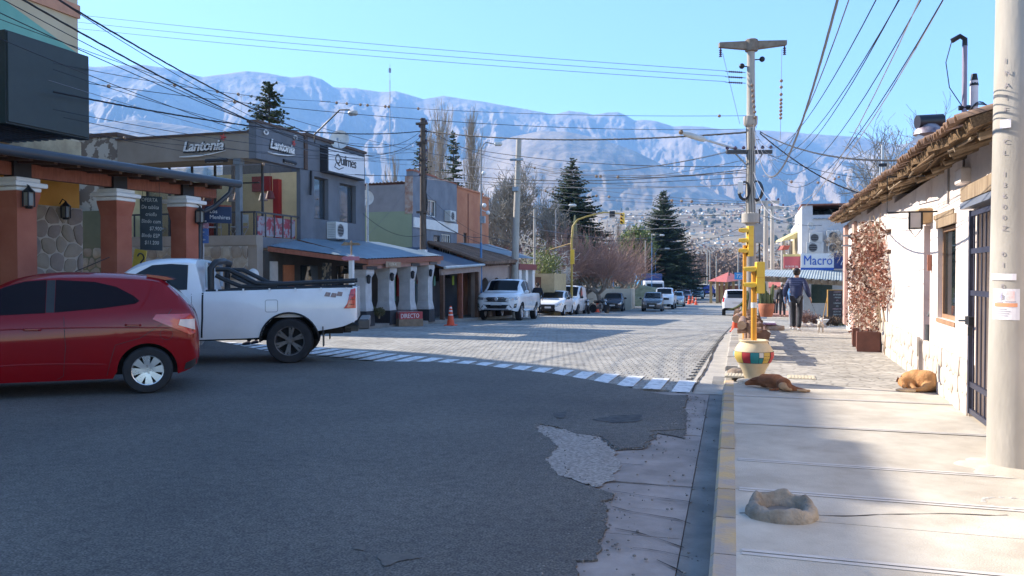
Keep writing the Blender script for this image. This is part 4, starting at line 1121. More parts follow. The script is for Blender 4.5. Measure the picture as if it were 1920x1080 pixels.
m=MB();m.box((XL,23.4,2.5),(-14.4,23.5,4.92));m.box((XL,YF+.3,2.5),(XL+.08,23.4,4.92));m.build('room_wall',yellow_in,rs)
m=MB();m.box((-15.05,22.6,2.5),(-14.85,22.8,4.6));m.build('red_column',red_in,rs)
m=MB();m.box((-16.3,23.25,4.3),(-15.6,23.38,4.8));m.build('red_panel',red_in,rs)
m=MB();m.box((XL+.5,23.2,2.5),(XL+1.1,23.35,4.4));m.build('red_door',red_in,rs)
for i in range(6):
 x=XL+.1+i*.86;m=MB();m.box((x,21.3,2.5),(x+.06,21.36,4.92));m.build('mullion',dark_steel,rs)
for i in range(5):
 x=XL+.17+i*.86
 for z_a,z_b in((4.35,4.88),(2.55,4.33)):
  m=MB();m.box((x,21.32,z_a),(x+.78,21.335,z_b));m.build('pane',glassmat('clear_glass',(.25,.25,.24),alpha=.92),rs)
m=MB();m.box((XL,21.29,4.32),(-14.7,21.37,4.36));m.build('transom',dark_steel,rs)
m=MB();m.box((-14.75,YF+.03,2.66),(-14.6,YF+.18,4.93));m.box((-14.8,YF+.0,4.75),(-14.55,YF+.2,4.93));m.build('column',M('grey_column',(.16,.18,.2),rough=.6),rs)
m=MB();m.box((-14.14,22.55,2.62),(-14.0,22.8,4.92));m.build('column',slate,rs)
rl=bpy.data.objects.new('balcony_rail',None);COL.objects.link(rl);rl.parent=rs;rl.matrix_basis=Matrix.Identity(4)
m=FB(frF);m.box((0.1,-.12,3.32),(4.95,-.07,3.37));m.build('top_rail',dark_steel,rl)
m=FB(frR);m.box((0.05,-.12,3.32),(2.5,-.07,3.37));m.build('top_rail',dark_steel,rl)
for i in range(12):
 m=FB(frF);m.box((.14+i*.43,-.11,2.66),(.18+i*.43,-.08,3.32));m.build('baluster',dark_steel,rl)
for i in range(6):
 m=FB(frR);m.box((.1+i*.46,-.11,2.62),(.14+i*.46,-.08,3.32));m.build('baluster',dark_steel,rl)
m=FB(frR);m.box((.3,-.2,2.66),(2.3,-.17,3.25));m.build('reflection_panel',M('painted_reflections',(.3,.04,.06),rough=.5,col2=(.3,.29,.33),scale=3.2,mixlo=.45,mixhi=.52),rs)  # red and grey patches stand for multi-coloured reflections, painted into the colour
for i,(x,y)in enumerate(((-15.2,21.0),(-16.0,20.9),(-17.0,20.95),(-18.1,20.9))):
 t=thing('balcony_chair',('metal folding chair on the balcony by the corner post','second folding chair on the balcony left of the corner post','folding chair midway along the balcony rail','folding chair at the left end of the balcony rail')[i],'chair',(x,y,2.5),rz=i*.7,group='folding chairs on the balcony')
 cm=M('chair_pale_metal',(.5,.48,.45),rough=.5)
 m=MB();m.box((-.2,-.2,.44),(.2,.2,.47));m.build('seat',cm,t,world=False)
 m=MB();m.box((-.2,.19,.6),(.2,.21,.85));m.build('backrest',cm,t,world=False)
 for sx_ in(-1,1):
  for sg in(-1,1):
   m=MB();m.tube([(sx_*.2,sg*.2,0),(sx_*.2,-sg*.2,.45),(sx_*.2,-sg*.2 if sg<0 else.2,.85 if sg<0 else.5)],.012,5);m.build('leg',cm,t,world=False)
for i,x in enumerate((-14.75,-15.35,-15.95,-16.55,-17.1)):
 y=22.0+(i%2)*.5
 t=thing('pendant_lamp',['nearest the corner','second from the corner','above the middle of the balcony','fourth from the corner','farthest from the corner'][i].join(['conical pendant lamp ',' inside the glazed dining room']),'lamp',(x,y,3.9),group='pendant lamps in the dining room')
 m=MB();m.lathe([(.15,0),(.085,.24),(.02,.25)],14,(0,0,0),cap=False);m.build('shade',[M('shade_dark_red',(.12,.03,.03),rough=.6),M('shade_grey',(.3,.28,.27),rough=.6)][i%2],t,world=False,smooth=50)
 m=MB();m.cyl((0,0,.24),(0,0,1.05),.006,n=4);m.build('cord',iron_m,t,world=False)
white_l=M('sign_letter_white',(.78,.76,.74),rough=.5,var=.04)
dark_l=M('sign_letter_dark',(.03,.03,.035),rough=.6)
def lantonia(fr,u,z,size,sgn,parent,x):
 o=fr@Vector((u,0,z));n=(fr.to_3x3()@Vector((0,1,0)));
 ls=thing('restaurant_sign',x,'sign',o)
 text('Lantonia',size*1.02,.012,dark_l,ls,o+n*.015+Vector((0,0,-.02)),sgn,(0,0,1),'letter_backing',shear=.28,offset=.022,spacing=.93)
 text('Lantonia',size,.02,white_l,ls,o+n*.035,sgn,(0,0,1),'lettering',shear=.28,offset=.006,spacing=.95)
 s=Vector(sgn);m=MB()
 pts=[o+n*.04+s*(a*size*3.7-size*.25)+Vector((0,0,-.13*size/.42-.02-.05*math.sin(a*PI)+.12*a))for a in[i/10 for i in range(11)]]
 m.tube(pts,[.012,.02,.025,.028,.028,.026,.024,.02,.016,.012,.006],6);m.build('underline_swash',white_l,ls)
 text('GASTROPUB',size*.24,.01,white_l,ls,o+n*.04+s*size*1.9+Vector((0,0,-.36*size/.42)),sgn,(0,0,1),'small_lettering')
 m=MB();q=o+n*.02+s*size*1.85;m.tube([q+Vector((0,0,-.3*size/.42)),q+s*size*1.7+Vector((0,0,-.3*size/.42))],.06*size/.42,6);m.build('strip_plate',dark_l,ls)
 m=MB();q=o+n*.04+s*size*3.25+Vector((0,0,size*.82))
 for a in range(5):m.tube([q,q+s*math.cos(a*1.25)*.1*size/.42+Vector((0,0,math.sin(a*1.25)*.1*size/.42))],.02,4)
 m.build('red_flower',M('sign_red',(.5,.08,.08),rough=.6),ls)
lantonia(frF,2.55,5.2,.44,(1,0,0),rs,'white script letters of the restaurant name on the front fascia')
lantonia(frR,.62,5.3,.4,(0,1,0),rs,'smaller white script restaurant name on the street side fascia')
qs=thing('box_sign','white box sign with black gothic lettering Quilmes on the slate side wall','sign',frR@Vector((3.8,.1,5)))
m=FB(frR);m.box((3.55,.001,4.93),(6.2,.28,5.82));m.build('cabinet',dark_l,qs)
m=FB(frR);m.box((3.62,.281,4.98),(6.15,.29,5.77));m.build('face',M('sign_face_white',(.76,.76,.78),rough=.4,var=.03),qs)
text('Quilmes',.5,.006,dark_l,qs,frR@Vector((4.02,.297,5.28)),(0,1,0),(0,0,1),'lettering',shear=.05,sx=1.0,spacing=.88)
m=FB(frR);m.tube([(4.1,.3,5.3),(4.0,.3,5.15),(4.3,.3,5.1),(4.6,.3,5.2)],.014,4);m.build('flourish',dark_l,qs)
def aircon(p,n,w,h,d,lab,name='air_conditioner',fan=1):
 """outdoor unit: casing, louvred face, fan ring; n = outward normal"""
 n=Vector(n);u=Vector((-n.y,n.x,0));t=thing(name,lab,'air conditioner',p)
 m=MB();m.m=frame(p,u,n);m.box((-w/2,0,0),(w/2,d,h),bev=.015);m.build('casing',M('ac_white',(.6,.6,.58),rough=.5,var=.06),t)
 m=MB();m.m=frame(p,u,n);m.lathe([(h*.4,0),(h*.4,.012),(h*.36,.012),(h*.36,0)],20,(-w*.12,d,h/2),'y');
 for a in range(4):m.box((-w*.12-h*.37,d+.004,h/2+(a-1.5)*h*.18-.006),(-w*.12+h*.37,d+.01,h/2+(a-1.5)*h*.18+.006))
 m.build('fan_guard',M('ac_grey',(.35,.36,.37),rough=.5),t)
 m=MB();m.m=frame(p,u,n);m.lathe([(h*.36,.001),(.001,.001)],20,(-w*.12,d+.001,h/2),'y',cap=False);m.build('fan_opening',M('ac_dark',(.05,.05,.055),rough=.6),t)
 for s in(-1,1):
  m=MB();m.m=frame(p,u,n)
  for k in range(8):m.box((s*w/2,.04,h*(.12+k*.1)),(s*(w/2+.004),d-.04,h*(.12+k*.1)+.02))
  m.build('louvre_side',MATS['ac_grey'],t)
 m=MB();m.m=frame(p,u,n);m.box((-w*.35,0,-.04),(-w*.3,d,0));m.box((w*.3,0,-.04),(w*.35,d,0));m.build('bracket',steel_m,t)
 return t
aircon(frR@Vector((4.35,.02,2.72)),(1,0,0),.8,.58,.35,'white air conditioner on the slate side wall above the canopy')
def dish(p,r,lab,aim=(.4,-1,.35),mat=None):
 t=thing('satellite_dish',lab,'satellite dish',p)
 a=Vector(aim).normalized();q=a.to_track_quat('Z','Y').to_matrix().to_4x4();q.translation=Vector(p)
 m=MB();m.m=q;m.lathe([(.001,-.12*r/.4),(r*.35,-.10*r/.4),(r*.7,-.05*r/.4),(r,.02),(r,.035),(r*.7,-.035*r/.4),(r*.35,-.085*r/.4),(.001,-.105*r/.4)],24,cap=False);m.build('reflector',mat or M('dish_grey',(.68,.68,.66),rough=.5,var=.1,scale=4),t,smooth=60)
 m=MB();m.m=q;m.tube([(0,-r,0),(0,-r*.3,r*.95)],.012,5);m.box((-.03,-r*.3-.03,r*.9),(.03,-r*.3+.04,r*1.05));m.build('feed_arm',steel_m,t)
 m=MB();m.tube([Vector(p)-a*.1*r/.4,Vector(p)-a*.25+Vector((0,0,-.15)),Vector(p)-Vector((0,0,r*1.1))-a*.25],.02,6);m.build('mount',steel_m,t)
 return t
dish(at(637,262,27.5),.33,'round grey satellite dish on the restaurant roof edge',aim=(.3,-1,.2))
lp=at(590,252,25.5)
t=thing('roof_floodlight','slanting black arm with a grey lamp head above the restaurant roof','street lamp',lp)
e1=at(637,206,25.2);e2=at(655,206,25.0)
m=MB();m.tube([lp+Vector((0,0,-.3)),lp,e1,e2],.025,8);m.build('arm',iron_m,t,smooth=50)
hd=at(661,212,25.0);m=MB();m.lathe([(.05,0),(.09,.05),(.09,.25),(.06,.3)],12,hd-Vector((.14,0,0)),'x');m.build('lamp_head',M('lamp_grey',(.45,.44,.42),rough=.4),t,smooth=50)
m=FB(frR);m.tube([(2.92,.05,4.9),(2.9,.06,4.4),(2.78,.1,4.1)],.04,6);m.build('bent_pipe',iron_m,rs,smooth=50)
m=FB(frR);m.cyl((6.86,.05,2.6),(6.86,.05,4.9),.045,n=8);m.build('downpipe',steel_m,rs,smooth=50)
m=FB(frR);m.box((.15,.01,5.35),(.4,.012,5.5))
for k,(px,py)in enumerate(((499,248),(554,258))):
 q=atx(px,py,XF+.06);m=MB();m.tube([q+Vector((0,math.cos(a)*.1,math.sin(a)*.06))for a in[i*PI/5 for i in range(11)]],.02,5);m.build('cable_ring',white_l,rs)
ol=thing('olive_annex','olive green annex wall with orange peeling panel behind the porch pillars','building',(-20,20.3,0))
olive=M('olive_paint',(.13,.14,.085),rough=.9,col2=(.17,.17,.11),scale=2)
m=MB();m.box((-24,YF-.05,1.0),(-19.02,20.6,3.5));m.build('wall',olive,ol)
m=MB();m.box((-24,20.25,3.5),(-19.05,21.5,5.8));m.build('upper_wall',M('peeling_render',(.5,.46,.4),rough=.9,col2=(.2,.16,.13),scale=1.9,mixlo=.5,mixhi=.52,bump=.4,bscale=6),ol)
m=MB();m.box((-24,20.2,5.8),(-19.0,21.6,5.92));m.build('coping',cap_m,ol)
m=MB();m.box((-21.6,YF-.06,3.0),(-20.5,YF-.051,4.3));m.build('peeling_panel',M('orange_peel',(.5,.25,.1),rough=.9,col2=(.42,.38,.3),scale=3,mixlo=.48,mixhi=.55),ol)
m=MB();m.box((-24,YF-.06,G0),(-21.2,YF-.051,2.3));m.build('stone_face',sm3[0],ol)
tin_blue=M('blue_grey_tin',(.16,.22,.27),rough=.5,col2=(.22,.29,.34),scale=2,stretch=(1,1,1))
cn=thing('pillared_canopy','blue grey tin canopy with red timber fascia on fat white pillars','canopy',(-12.5,24,0))
A=Vector((-14.0,20.75,2.36));B=Vector((-11.35,22.0,1.98));C_=Vector((-11.35,28.1,2.22));D=Vector((-14.0,28.1,2.75));D2=Vector((-14.0,22.8,2.66))
m=MB()
def sheet(p0,p1,q0,q1,n,amp,mb,th=.012):
 """corrugated sheet: ridges run from edge p to edge q"""
 vs=[];fs=[]
 for i in range(n+1):
  t=i/n;h=amp*(i%2)
  a,b=Vector(p0).lerp(p1,t),Vector(q0).lerp(q1,t);a.z+=h;b.z+=h;vs+=[a,b]
 for i in range(n):fs.append((2*i,2*i+1,2*i+3,2*i+2))
 mb.add(vs,fs)
sheet(D2,D,B,C_,60,.018,m);sheet(A,D2,A+Vector((.01,0,0)),B,30,.012,m);m.build('tin_roof',tin_blue,cn)
def beam(mb,a,b,w,h,drop=0):
 a=Vector(a);b=Vector(b);d=(b-a);d.z=0;d.normalize();nn=Vector((-d.y,d.x,0))*w/2;dz=Vector((0,0,-drop));H=Vector((0,0,-h))
 v=[a-nn+dz,b-nn+dz,b+nn+dz,a+nn+dz];mb.add([p+H for p in v]+v,[(3,2,1,0),(4,5,6,7),(0,1,5,4),(1,2,6,5),(2,3,7,6),(3,0,4,7)])
m=MB();beam(m,B,C_,.05,.16,.02);m.build('fascia_board',wood_red,cn)
m=MB();beam(m,A,B,.05,.14,.02);m.build('fascia_board',wood_red,cn)
m=MB();beam(m,B+Vector((-.15,.1,-.1)),C_+Vector((-.15,0,-.1)),.12,.14,.08);m.build('beam',M('pink_beam',(.36,.2,.16),rough=.8,var=.15),cn)
for i in range(14):
 m=MB();y=22.3+i*.42;beam(m,(-13.95,y,2.62),(-11.4,y,2.0+i*.017),.07,.09,.0);m.build('rafter',wood_dark,cn)
text('RUTA 40',.14,.006,M('carved_letter',(.6,.5,.38),rough=.8),cn,(-11.3,23.4,1.78),(0,1,0),(0,0,1),'carved_lettering')
m=MB();m.box((-11.33,23.2,1.74),(-11.31,24.3,1.92));m.build('name_board',M('name_board',(.35,.25,.17),rough=.8),cn)
pil_w=M('pillar_white_roughcast',(.44,.43,.43),rough=.95,col2=(.56,.55,.54),scale=3,bump=.5,bscale=30)
bl_b=M('pillar_black_base',(.035,.035,.04),rough=.7)
for k,Y in enumerate((22.45,24.1,25.75,27.35)):
 g=gz(Y)+.12;zc=1.66+k*.07;w=.23;x=-11.75
 m=MB()
 pr=[(.42 if k==3 else 0,w*1.08),(.5,w*1.08),(.72,w*.9),(1.45,w*.88),(zc-g-.12,w*1.16),(zc-g,w*1.16)]
 vs=[];fs=[]
 for(zz,ww)in pr:vs+=[(x-ww,Y-ww,g+zz),(x+ww,Y-ww,g+zz),(x+ww,Y+ww,g+zz),(x-ww,Y+ww,g+zz)]
 for l in range(len(pr)-1):
  for i in range(4):fs.append((l*4+i,l*4+(i+1)%4,l*4+4+(i+1)%4,l*4+4+i))
 m.add(vs,fs);m.build('pillar',pil_w,cn)
 m=MB();m.box((x-.28,Y-.28,g-.05),(x+.28,Y+.28,g+.42));m.build('plinth',bl_b,cn)
 m=MB();m.box((x-.34,Y-.34,zc),(x+.34,Y+.34,zc+.1),bev=.01);m.build('capital',dark_l if k%2==0 else dark_steel,cn)
 lt=thing('wall_lantern',('lantern on the first white canopy pillar behind the pickup tail','lantern on the second white canopy pillar','lantern on the third white canopy pillar','lantern on the last white canopy pillar with black plinth')[k],'lantern',(x+.3,Y-.18,zc-.3),group='lanterns on the white pillars')
 m=MB();m.lathe([(.03,-.14),(.06,-.1),(.07,.06),(.09,.07),(.02,.14)],8);m.build('cage',iron_m,lt,world=False)
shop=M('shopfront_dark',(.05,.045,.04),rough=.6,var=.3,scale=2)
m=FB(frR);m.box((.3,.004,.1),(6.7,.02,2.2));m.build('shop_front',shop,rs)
for k,(u0,u1,z0,z1,mm)in enumerate(((.6,1.0,.2,1.9,M('door_pale',(.45,.42,.38),rough=.6)),(1.3,1.9,.4,1.8,M('door_orange',(.4,.14,.06),rough=.6)),(2.3,3.3,.6,1.8,glass_dark),(3.6,4.2,.3,1.9,M('poster_mixed',(.5,.45,.35),rough=.7,col2=(.08,.1,.12),scale=6,mixlo=.45,mixhi=.5)),(4.6,6.2,.5,1.8,glass_dark))):
 m=FB(frR);m.box((u0,.021,z0),(u1,.05,z1));m.build('shop_panel',mm,rs)
pb=gnd(757,612,0)
pl=thing('street_planter','low stone street planter with red and white painted lettering','planter',(-11.3,23.5,0))
brickr=M('painted_red_band',(.32,.07,.06),rough=.8,col2=(.4,.3,.27),scale=9,mixlo=.42,mixhi=.58)
base_t=M('tan_planter_base',(.26,.19,.13),rough=.9,var=.2)
px0,px1,py0,py1=-13.4,-11.25,22.3,22.9
def planter_box(a,b,c,d,z0,z1,zz,mat,name):
 m=MB();m.box((a,c,z0),(b,d,z1));m.build(name,mat,pl)
P0=gnd(664,606,0);P1=gnd(748,612.5,0);P2=gnd(778,610,0)
g=gz(23)
dirn=(P1-P0);dirn.z=0;dirn.normalize();dn=Vector((-dirn.y,dirn.x,0))
def pfr():
 m=MB();m.m=frame((P0.x,P0.y,0),dirn,dn);return m
LL=(P1-P0).length
m=pfr();m.box((0,0,g-.1),(LL,.9,g+.2));m.build('base',base_t,pl)
m=pfr();m.box((0,.02,g+.2),(LL-.012,.88,g+.44));m.build('painted_band',brickr,pl)
for i in range(6):
 m=pfr();u=i*LL/6;m.box((u+.06,.012,g+.22),(u+LL/6-.08,.02,g+.42));m.build('painted_tile',M('brick_rose',(.36,.1,.09),rough=.8,var=.15),pl)
m=pfr();m.box((LL-.01,.02,g+.2),(LL,.88,g+.44));m.build('end_plate',M('end_red',(.42,.07,.07),rough=.7),pl)
text('DIRECTO',.21,.004,white_l,pl,P1+dn*.06+dirn*.006+Vector((0,0,g-P1.z+.24)),dn,(0,0,1),sx=.78)
bush_m=M('dusty_bush',(.07,.075,.035),rough=.9,col2=(.15,.13,.07),scale=6)
def tuft(c,r,n,mat,parent,name='foliage',q=.04,sq=(1,1,.8),seed=0,shell=.55):
 rr=random.Random(seed+int(c[0]*10));vs=[];fs=[]
 for i in range(n):
  d=Vector((rr.gauss(0,1),rr.gauss(0,1),rr.gauss(0,1))).normalized();k=r*(shell+(1-shell)*rr.random())*(1+.25*noise.noise(d*2.5+Vector(c)))
  P=Vector(c)+Vector((d.x*k*sq[0],d.y*k*sq[1],d.z*k*sq[2]))
  a=Vector((rr.uniform(-1,1),rr.uniform(-1,1),rr.uniform(-1,1))).normalized();b=a.orthogonal().normalized();e=a.cross(b);s=q*rr.uniform(.6,1.5)
  o0=len(vs);vs+=[P-b*s,P+e*s*.5,P+b*s,P-e*s*.5];fs.append((o0,o0+1,o0+2,o0+3))
 m=MB();m.v=vs;m.f=fs;m.mi=[0]*len(fs);return m.build(name,mat,parent)
for k,(px,py,r)in enumerate(((683,579,.24),(697,583,.2),(711,585,.19))):
 c=at(px,py,25.2);t=thing('round_bush',('largest round brown bush at the left of the street planter','middle round brown bush in the street planter','right hand round brown bush in the street planter')[k],'bush',c-Vector((0,0,r)),group='round bushes in the street planter')
 tuft(c,r,700,bush_m,t,q=.03,seed=k);m=MB();m.sphere(c,r*.62,8,6);m.build('heart',M('bush_dark',(.04,.035,.02),rough=1),t)
 m=MB();m.cyl(c-Vector((0,0,r*1.1)),c,.03,n=5);m.build('stem',wood_grey,t)
b0=at(659,600,23.6);t=thing('wayfinding_post','white post with weathered boards and a red arrow behind the pickup tail','signpost',(b0.x,b0.y,gz(b0.y)))
tp=at(659,478,23.6);m=MB();m.box((tp.x-.06,tp.y-.06,gz(tp.y)),(tp.x+.06,tp.y+.06,tp.z));m.build('post',white_paint,t)
m=MB();m.cyl(tp,tp+Vector((0,0,.42)),.025,n=6);m.build('stick',wood_grey,t)
q=tp+Vector((0,0,.33));m=MB();m.prism([(q.x-.32,q.z-.05),(q.x-.22,q.z+.05),(q.x+.26,q.z+.02),(q.x+.32,q.z-.05)],q.y-.05,q.y-.02,'xz');m.build('wooden_board',wood_grey,t)
q=tp+Vector((0,0,-.1));m=MB();m.prism([(q.x-.28,q.z),(q.x-.2,q.z+.06),(q.x+.3,q.z+.05),(q.x+.3,q.z-.06),(q.x-.2,q.z-.06)],q.y-.1,q.y-.07,'xz');m.build('red_arrow',M('rose_arrow',(.5,.2,.25),rough=.7),t)
gh=thing('green_grey_house','grey upper house with a pale green side wall and corrugated roof edge','house',(-14,31.3,-.4))
lilac=M('lilac_grey_render',(.21,.2,.21),rough=.9,col2=(.29,.28,.29),scale=1,bump=.15,bscale=20)
green_w=M('pale_green_paint',(.23,.28,.19),rough=.9,col2=(.27,.32,.22),scale=.8)
bluegr=M('blue_grey_block',(.16,.175,.21),rough=.9,col2=(.22,.235,.27),scale=1.5,bump=.2,bscale=10)
YG,YH,YO=31.3,36.5,41.3
frG=frame((-14,YG,0),(-1,0,0),(0,-1,0));frS2=frame((-14,YG,0),(0,1,0),(1,0,0))
m=FB(frG);m.box((.301,-.3,-.5),(7,0,5.35));m.build('side_wall',lilac,gh)
m=FB(frG);m.box((.05,.001,1.2),(7,.02,4.2));m.build('green_panel',green_w,gh)
m=FB(frG);sheet(frG.inverted()@Vector((-14.4,YG-.1,5.45)),frG.inverted()@Vector((-21,YG-.1,5.3)),frG.inverted()@Vector((-14.4,YG+4,5.75)),frG.inverted()@Vector((-21,YG+4,5.6)),80,.05,m);m.build('tin_roof',M('pale_tin',(.55,.52,.5),rough=.5,var=.1),gh)
m=FB(frG);m.box((-.0,.001,4.1),(.35,.05,5.7));m.build('broken_brick_edge',M('raw_brick',(.3,.15,.1),rough=.9,col2=(.42,.36,.32),scale=7,bump=.8,bscale=12),gh)
h1=(1.15,2.6,4.1,4.85);h2=(2.25,3.05,1.2,3.3);h3=(3.2,4.4,1.3,3.4)
m=wall(frS2,0,YH-YG,-.6,5.9,.3,[h1,h2,h3]);m.build('street_wall',bluegr,gh)
m=FB(frS2);m.box((-.02,-.3,5.9),(2.6,.03,5.98));m.box((2.6,-.3,5.88),(YH-YG,.03,5.93));m.build('coping',M('brick_coping',(.32,.12,.08),rough=.9,var=.2,scale=8),gh)
m=FB(frS2);m.box((.02,.001,3.52),(YH-YG,.06,3.95));m.build('white_band',white_paint,gh)
window(frS2,*h1,gh,white_paint,glass_dark,depth=.12,fw=.05,mull=3)
window(frS2,*h2,gh,dark_steel,glass_dark,depth=.1,fw=.06,mull=1)
window(frS2,*h3,gh,white_paint,glass_dark,depth=.1,fw=.05,mull=4)
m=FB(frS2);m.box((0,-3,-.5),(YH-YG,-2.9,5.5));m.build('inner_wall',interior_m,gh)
aircon(frS2@Vector((3.9,.02,4.0)),(1,0,0),.7,.5,.3,'small air conditioner under the top window of the blue grey house')
dish(at(686,371,30.5),.3,'white satellite dish on the pale green side wall',aim=(.7,-1,.2))
oh=thing('orange_house','terracotta orange upper storey with narrow windows beside the blue grey house','house',(-14,YH,-.5))
frO=frame((-14,YH,0),(0,1,0),(1,0,0))
terra=M('terracotta_render',(.40,.155,.085),rough=.9,col2=(.5,.22,.125),scale=.9,bump=.2,bscale=15)
h4=(.9,1.4,2.0,3.6);h5=(2.4,2.9,2.1,3.6)
m=wall(frO,0,3.9,-.6,5.75,.3,[h4]);m.build('street_wall',terra,oh)
m=wall(frO,3.9,YO-YH,-.6,5.6,.7,[]);m.build('end_bay',terra,oh)
window(frO,*h4,oh,wood_dark,glass_dark,depth=.1,fw=.05)
m=FB(frO);m.box((2.4,.001,2.1),(2.9,.012,3.6));m.build('blind_window',M('terracotta_dark',(.36,.14,.08),rough=.9),oh)
m=FB(frO);m.box((-.02,-.3,5.751),(3.9,.06,5.83));m.box((3.9,-.7,5.601),(YO-YH+.05,.06,5.68));m.build('coping',terra,oh)
m=FB(frO)
for u_ in(1.5,1.62):m.box((u_,.001,1.3),(u_+.02,.02,5.6))
for i in range(18):m.box((1.5,.002,1.5+i*.23),(1.64,.018,1.52+i*.23))
m.build('iron_strip',M('rust_strip',(.25,.1,.07),rough=.8),oh)
m=MB();m.box((-22,YO-.3,-.6),(-14.01,YO,5.5));m.box((-22,YH+.01,-.6),(-21.7,YO,5.5));m.build('rear_wall',terra,oh)
lowm=M('shop_wall_pinkish',(.36,.26,.22),rough=.9,col2=(.42,.32,.27),scale=1.5)
c2=thing('dark_tin_canopy','dark blue tin canopy with a pale gutter over the open shop','canopy',(-12.5,30,0))
E0,E1=Vector((-11.4,28.35,1.78)),Vector((-11.4,32.9,1.95));I0,I1=Vector((-14,28.35,2.55)),Vector((-14,32.9,2.7))
m=MB();sheet(I0,I1,E0,E1,50,.02,m);m.build('tin_roof',M('dark_blue_tin',(.045,.065,.1),rough=.5,var=.15),c2)
m=MB();m.cyl(E0+Vector((.04,0,-.02)),E1+Vector((.04,0,-.02)),.06,n=8);m.build('gutter',M('pale_gutter',(.45,.47,.47),rough=.5),c2,smooth=50)
m=MB();beam(m,E0+Vector((-.15,0,-.08)),E1+Vector((-.15,0,-.08)),.1,.22);m.build('beam',M('pinkish_beam',(.34,.25,.21),rough=.8),c2)
for i in range(11):
 m=MB();y=28.5+i*.42;beam(m,(-13.95,y,2.5),(-11.42,y,1.77+.04*(y-28.35)),.07,.08,.0);m.build('rafter',wood_dark,c2)
for k,y in enumerate((28.6,30.6,32.6)):
 m=MB();m.box((-11.65,y-.07,gz(y)+.1),(-11.5,y+.08,1.62));m.build('post',(wood_dark,wood_red,wood_dark)[k],c2)
sf=thing('open_shop','open shop front with goods hanging under the dark tin canopy','shop',(-14,30,0))
m=MB();m.box((-14.3,27,-.5),(-14.05,31.25,2.5));m.build('front_wall',shop,sf)
for k in range(9):
 m=MB();y=28.2+k*.5;m.box((-14.02,y,rnd.uniform(.3,.9)),(-13.98,y+.34,rnd.uniform(1.2,1.7)));m.build('display_board',[MATS['poster_mixed'],MATS['door_pale'],MATS['teal_paint'],red_in][k%4],sf)
for k,(y,z,mm)in enumerate(((31.0,1.35,red_in),(30.2,1.3,MATS['teal_paint']),(32.3,1.3,M('lime_cloth',(.4,.5,.08),rough=.8)))):
 t=thing('hanging_cloth',('red cloth hanging in the open shop','teal cloth hanging in the open shop','lime cloth hanging in the open shop')[k],'cloth',(-12.6,y,z));m=MB();m.box((-12.62,y,z-.25),(-12.58,y+.16,z+.15),bev=.01);m.build('cloth',mm,t)
fg=thing('drinks_fridge','pale blue upright fridge standing beside the last white pillar','fridge',(-12.6,28.9,gz(29)+.12))
m=MB();m.box((-12.9,28.6,gz(29)+.12),(-12.3,29.15,gz(29)+1.5),bev=.02);m.build('cabinet',M('pale_blue_enamel',(.3,.4,.46),rough=.4),fg)
m=MB();m.box((-12.3,28.65,gz(29)+.3),(-12.28,29.1,gz(29)+1.35));m.build('door',glass_dark,fg)
ar=thing('arched_arcade','pinkish arcade with three dark arches under a brown tiled roof','arcade',(-12,36,0))
frA=frame((-11.7,33.0,0),(0,1,0),(1,0,0))
def arch_wall(fr,L0,L1,z0,z1,th,arches,mat,parent):
 mb=FB(fr);pts=sorted(arches)
 x=L0
 for(c,hw,sp)in pts:
  mb.box((x,-th,z0),(c-hw,0,z1));n=12
  for i in range(n):
   a0,a1=PI-PI*i/n,PI-PI*(i+1)/n
   xa,xb=c+math.cos(a0)*hw,c+math.cos(a1)*hw;za,zb_=sp+math.sin(a0)*hw,sp+math.sin(a1)*hw
   mb.add([(xa,0,za),(xb,0,zb_),(xb,0,z1),(xa,0,z1),(xa,-th,za),(xb,-th,zb_),(xb,-th,z1),(xa,-th,z1)],[(0,1,2,3),(7,6,5,4),(0,4,5,1),(3,2,6,7)])
  x=c+hw
 mb.box((x,-th,z0),(L1,0,z1));return mb.build('arcade_wall',mat,parent)
arch_wall(frA,0,5.2,-.6,1.95,.3,[(1.0,.62,.75),(2.7,.62,.75),(4.3,.6,.75)],lowm,ar)
m=MB();m.box((-14.3,33,-.6),(-14.05,38.2,2.4));m.build('inner_wall',shop,ar)
m=MB();m.box((-14.05,38.0,-.6),(-12.0,38.2,2.0));m.build('end_wall',lowm,ar)
m=MB();n=34
for i in range(n):
 y=32.9+i*.162
 m=MB();m.tube([(-11.3,y,2.02+(y-33)*.03),(-14,y,2.95)],.085,6);m.build('tile_row',M('brown_roof_tile',(.16,.095,.065),rough=.85,col2=(.25,.16,.11),scale=3,rv=.2),ar)
for i in range(20):
 m=MB();y=33+i*.27;m.box((-11.75,y,1.86+(y-33)*.03),(-11.35,y+.07,1.93+(y-33)*.03));m.build('rafter_end',wood_dark,ar)
m=MB();m.add([(-14,32.95,2.72),(-14,41.3,3.0),(-11.9,41.3,2.3),(-13.2,37.4,2.55)],[(0,1,2,3)]);
sr=MB();sheet((-14.0,36.6,3.05),(-14.0,41.5,3.15),(-11.6,38.6,2.35),(-11.4,41.8,2.35),40,.02,sr);sh3=thing('side_tin_roof','grey tin roof behind the arcade tiles','roof',(-13,40,2.5));sr.build('tin_sheet',M('grey_tin',(.2,.235,.26),rough=.5,var=.12),sh3)
wp=thing('white_kiosk','white pillared porch with a red beam at the end of the arcade','porch',(-12,40,-.7))
for k,(x,y)in enumerate(((-11.7,38.9),(-11.7,40.1),(-11.7,41.4))):
 m=MB();m.box((x-.22,y-.22,-.7),(x+.22,y+.22,1.75));m.build('pillar',white_paint,wp)
m=MB();m.box((-11.95,38.5,1.752),(-11.42,41.8,2.05));m.build('red_beam',M('deep_red_beam',(.2,.03,.03),rough=.6),wp)
m=MB();m.box((-14,38.3,-.7),(-13.5,41.8,2.3));m.build('rear_wall',M('greyish_wall',(.3,.32,.35),rough=.9),wp)
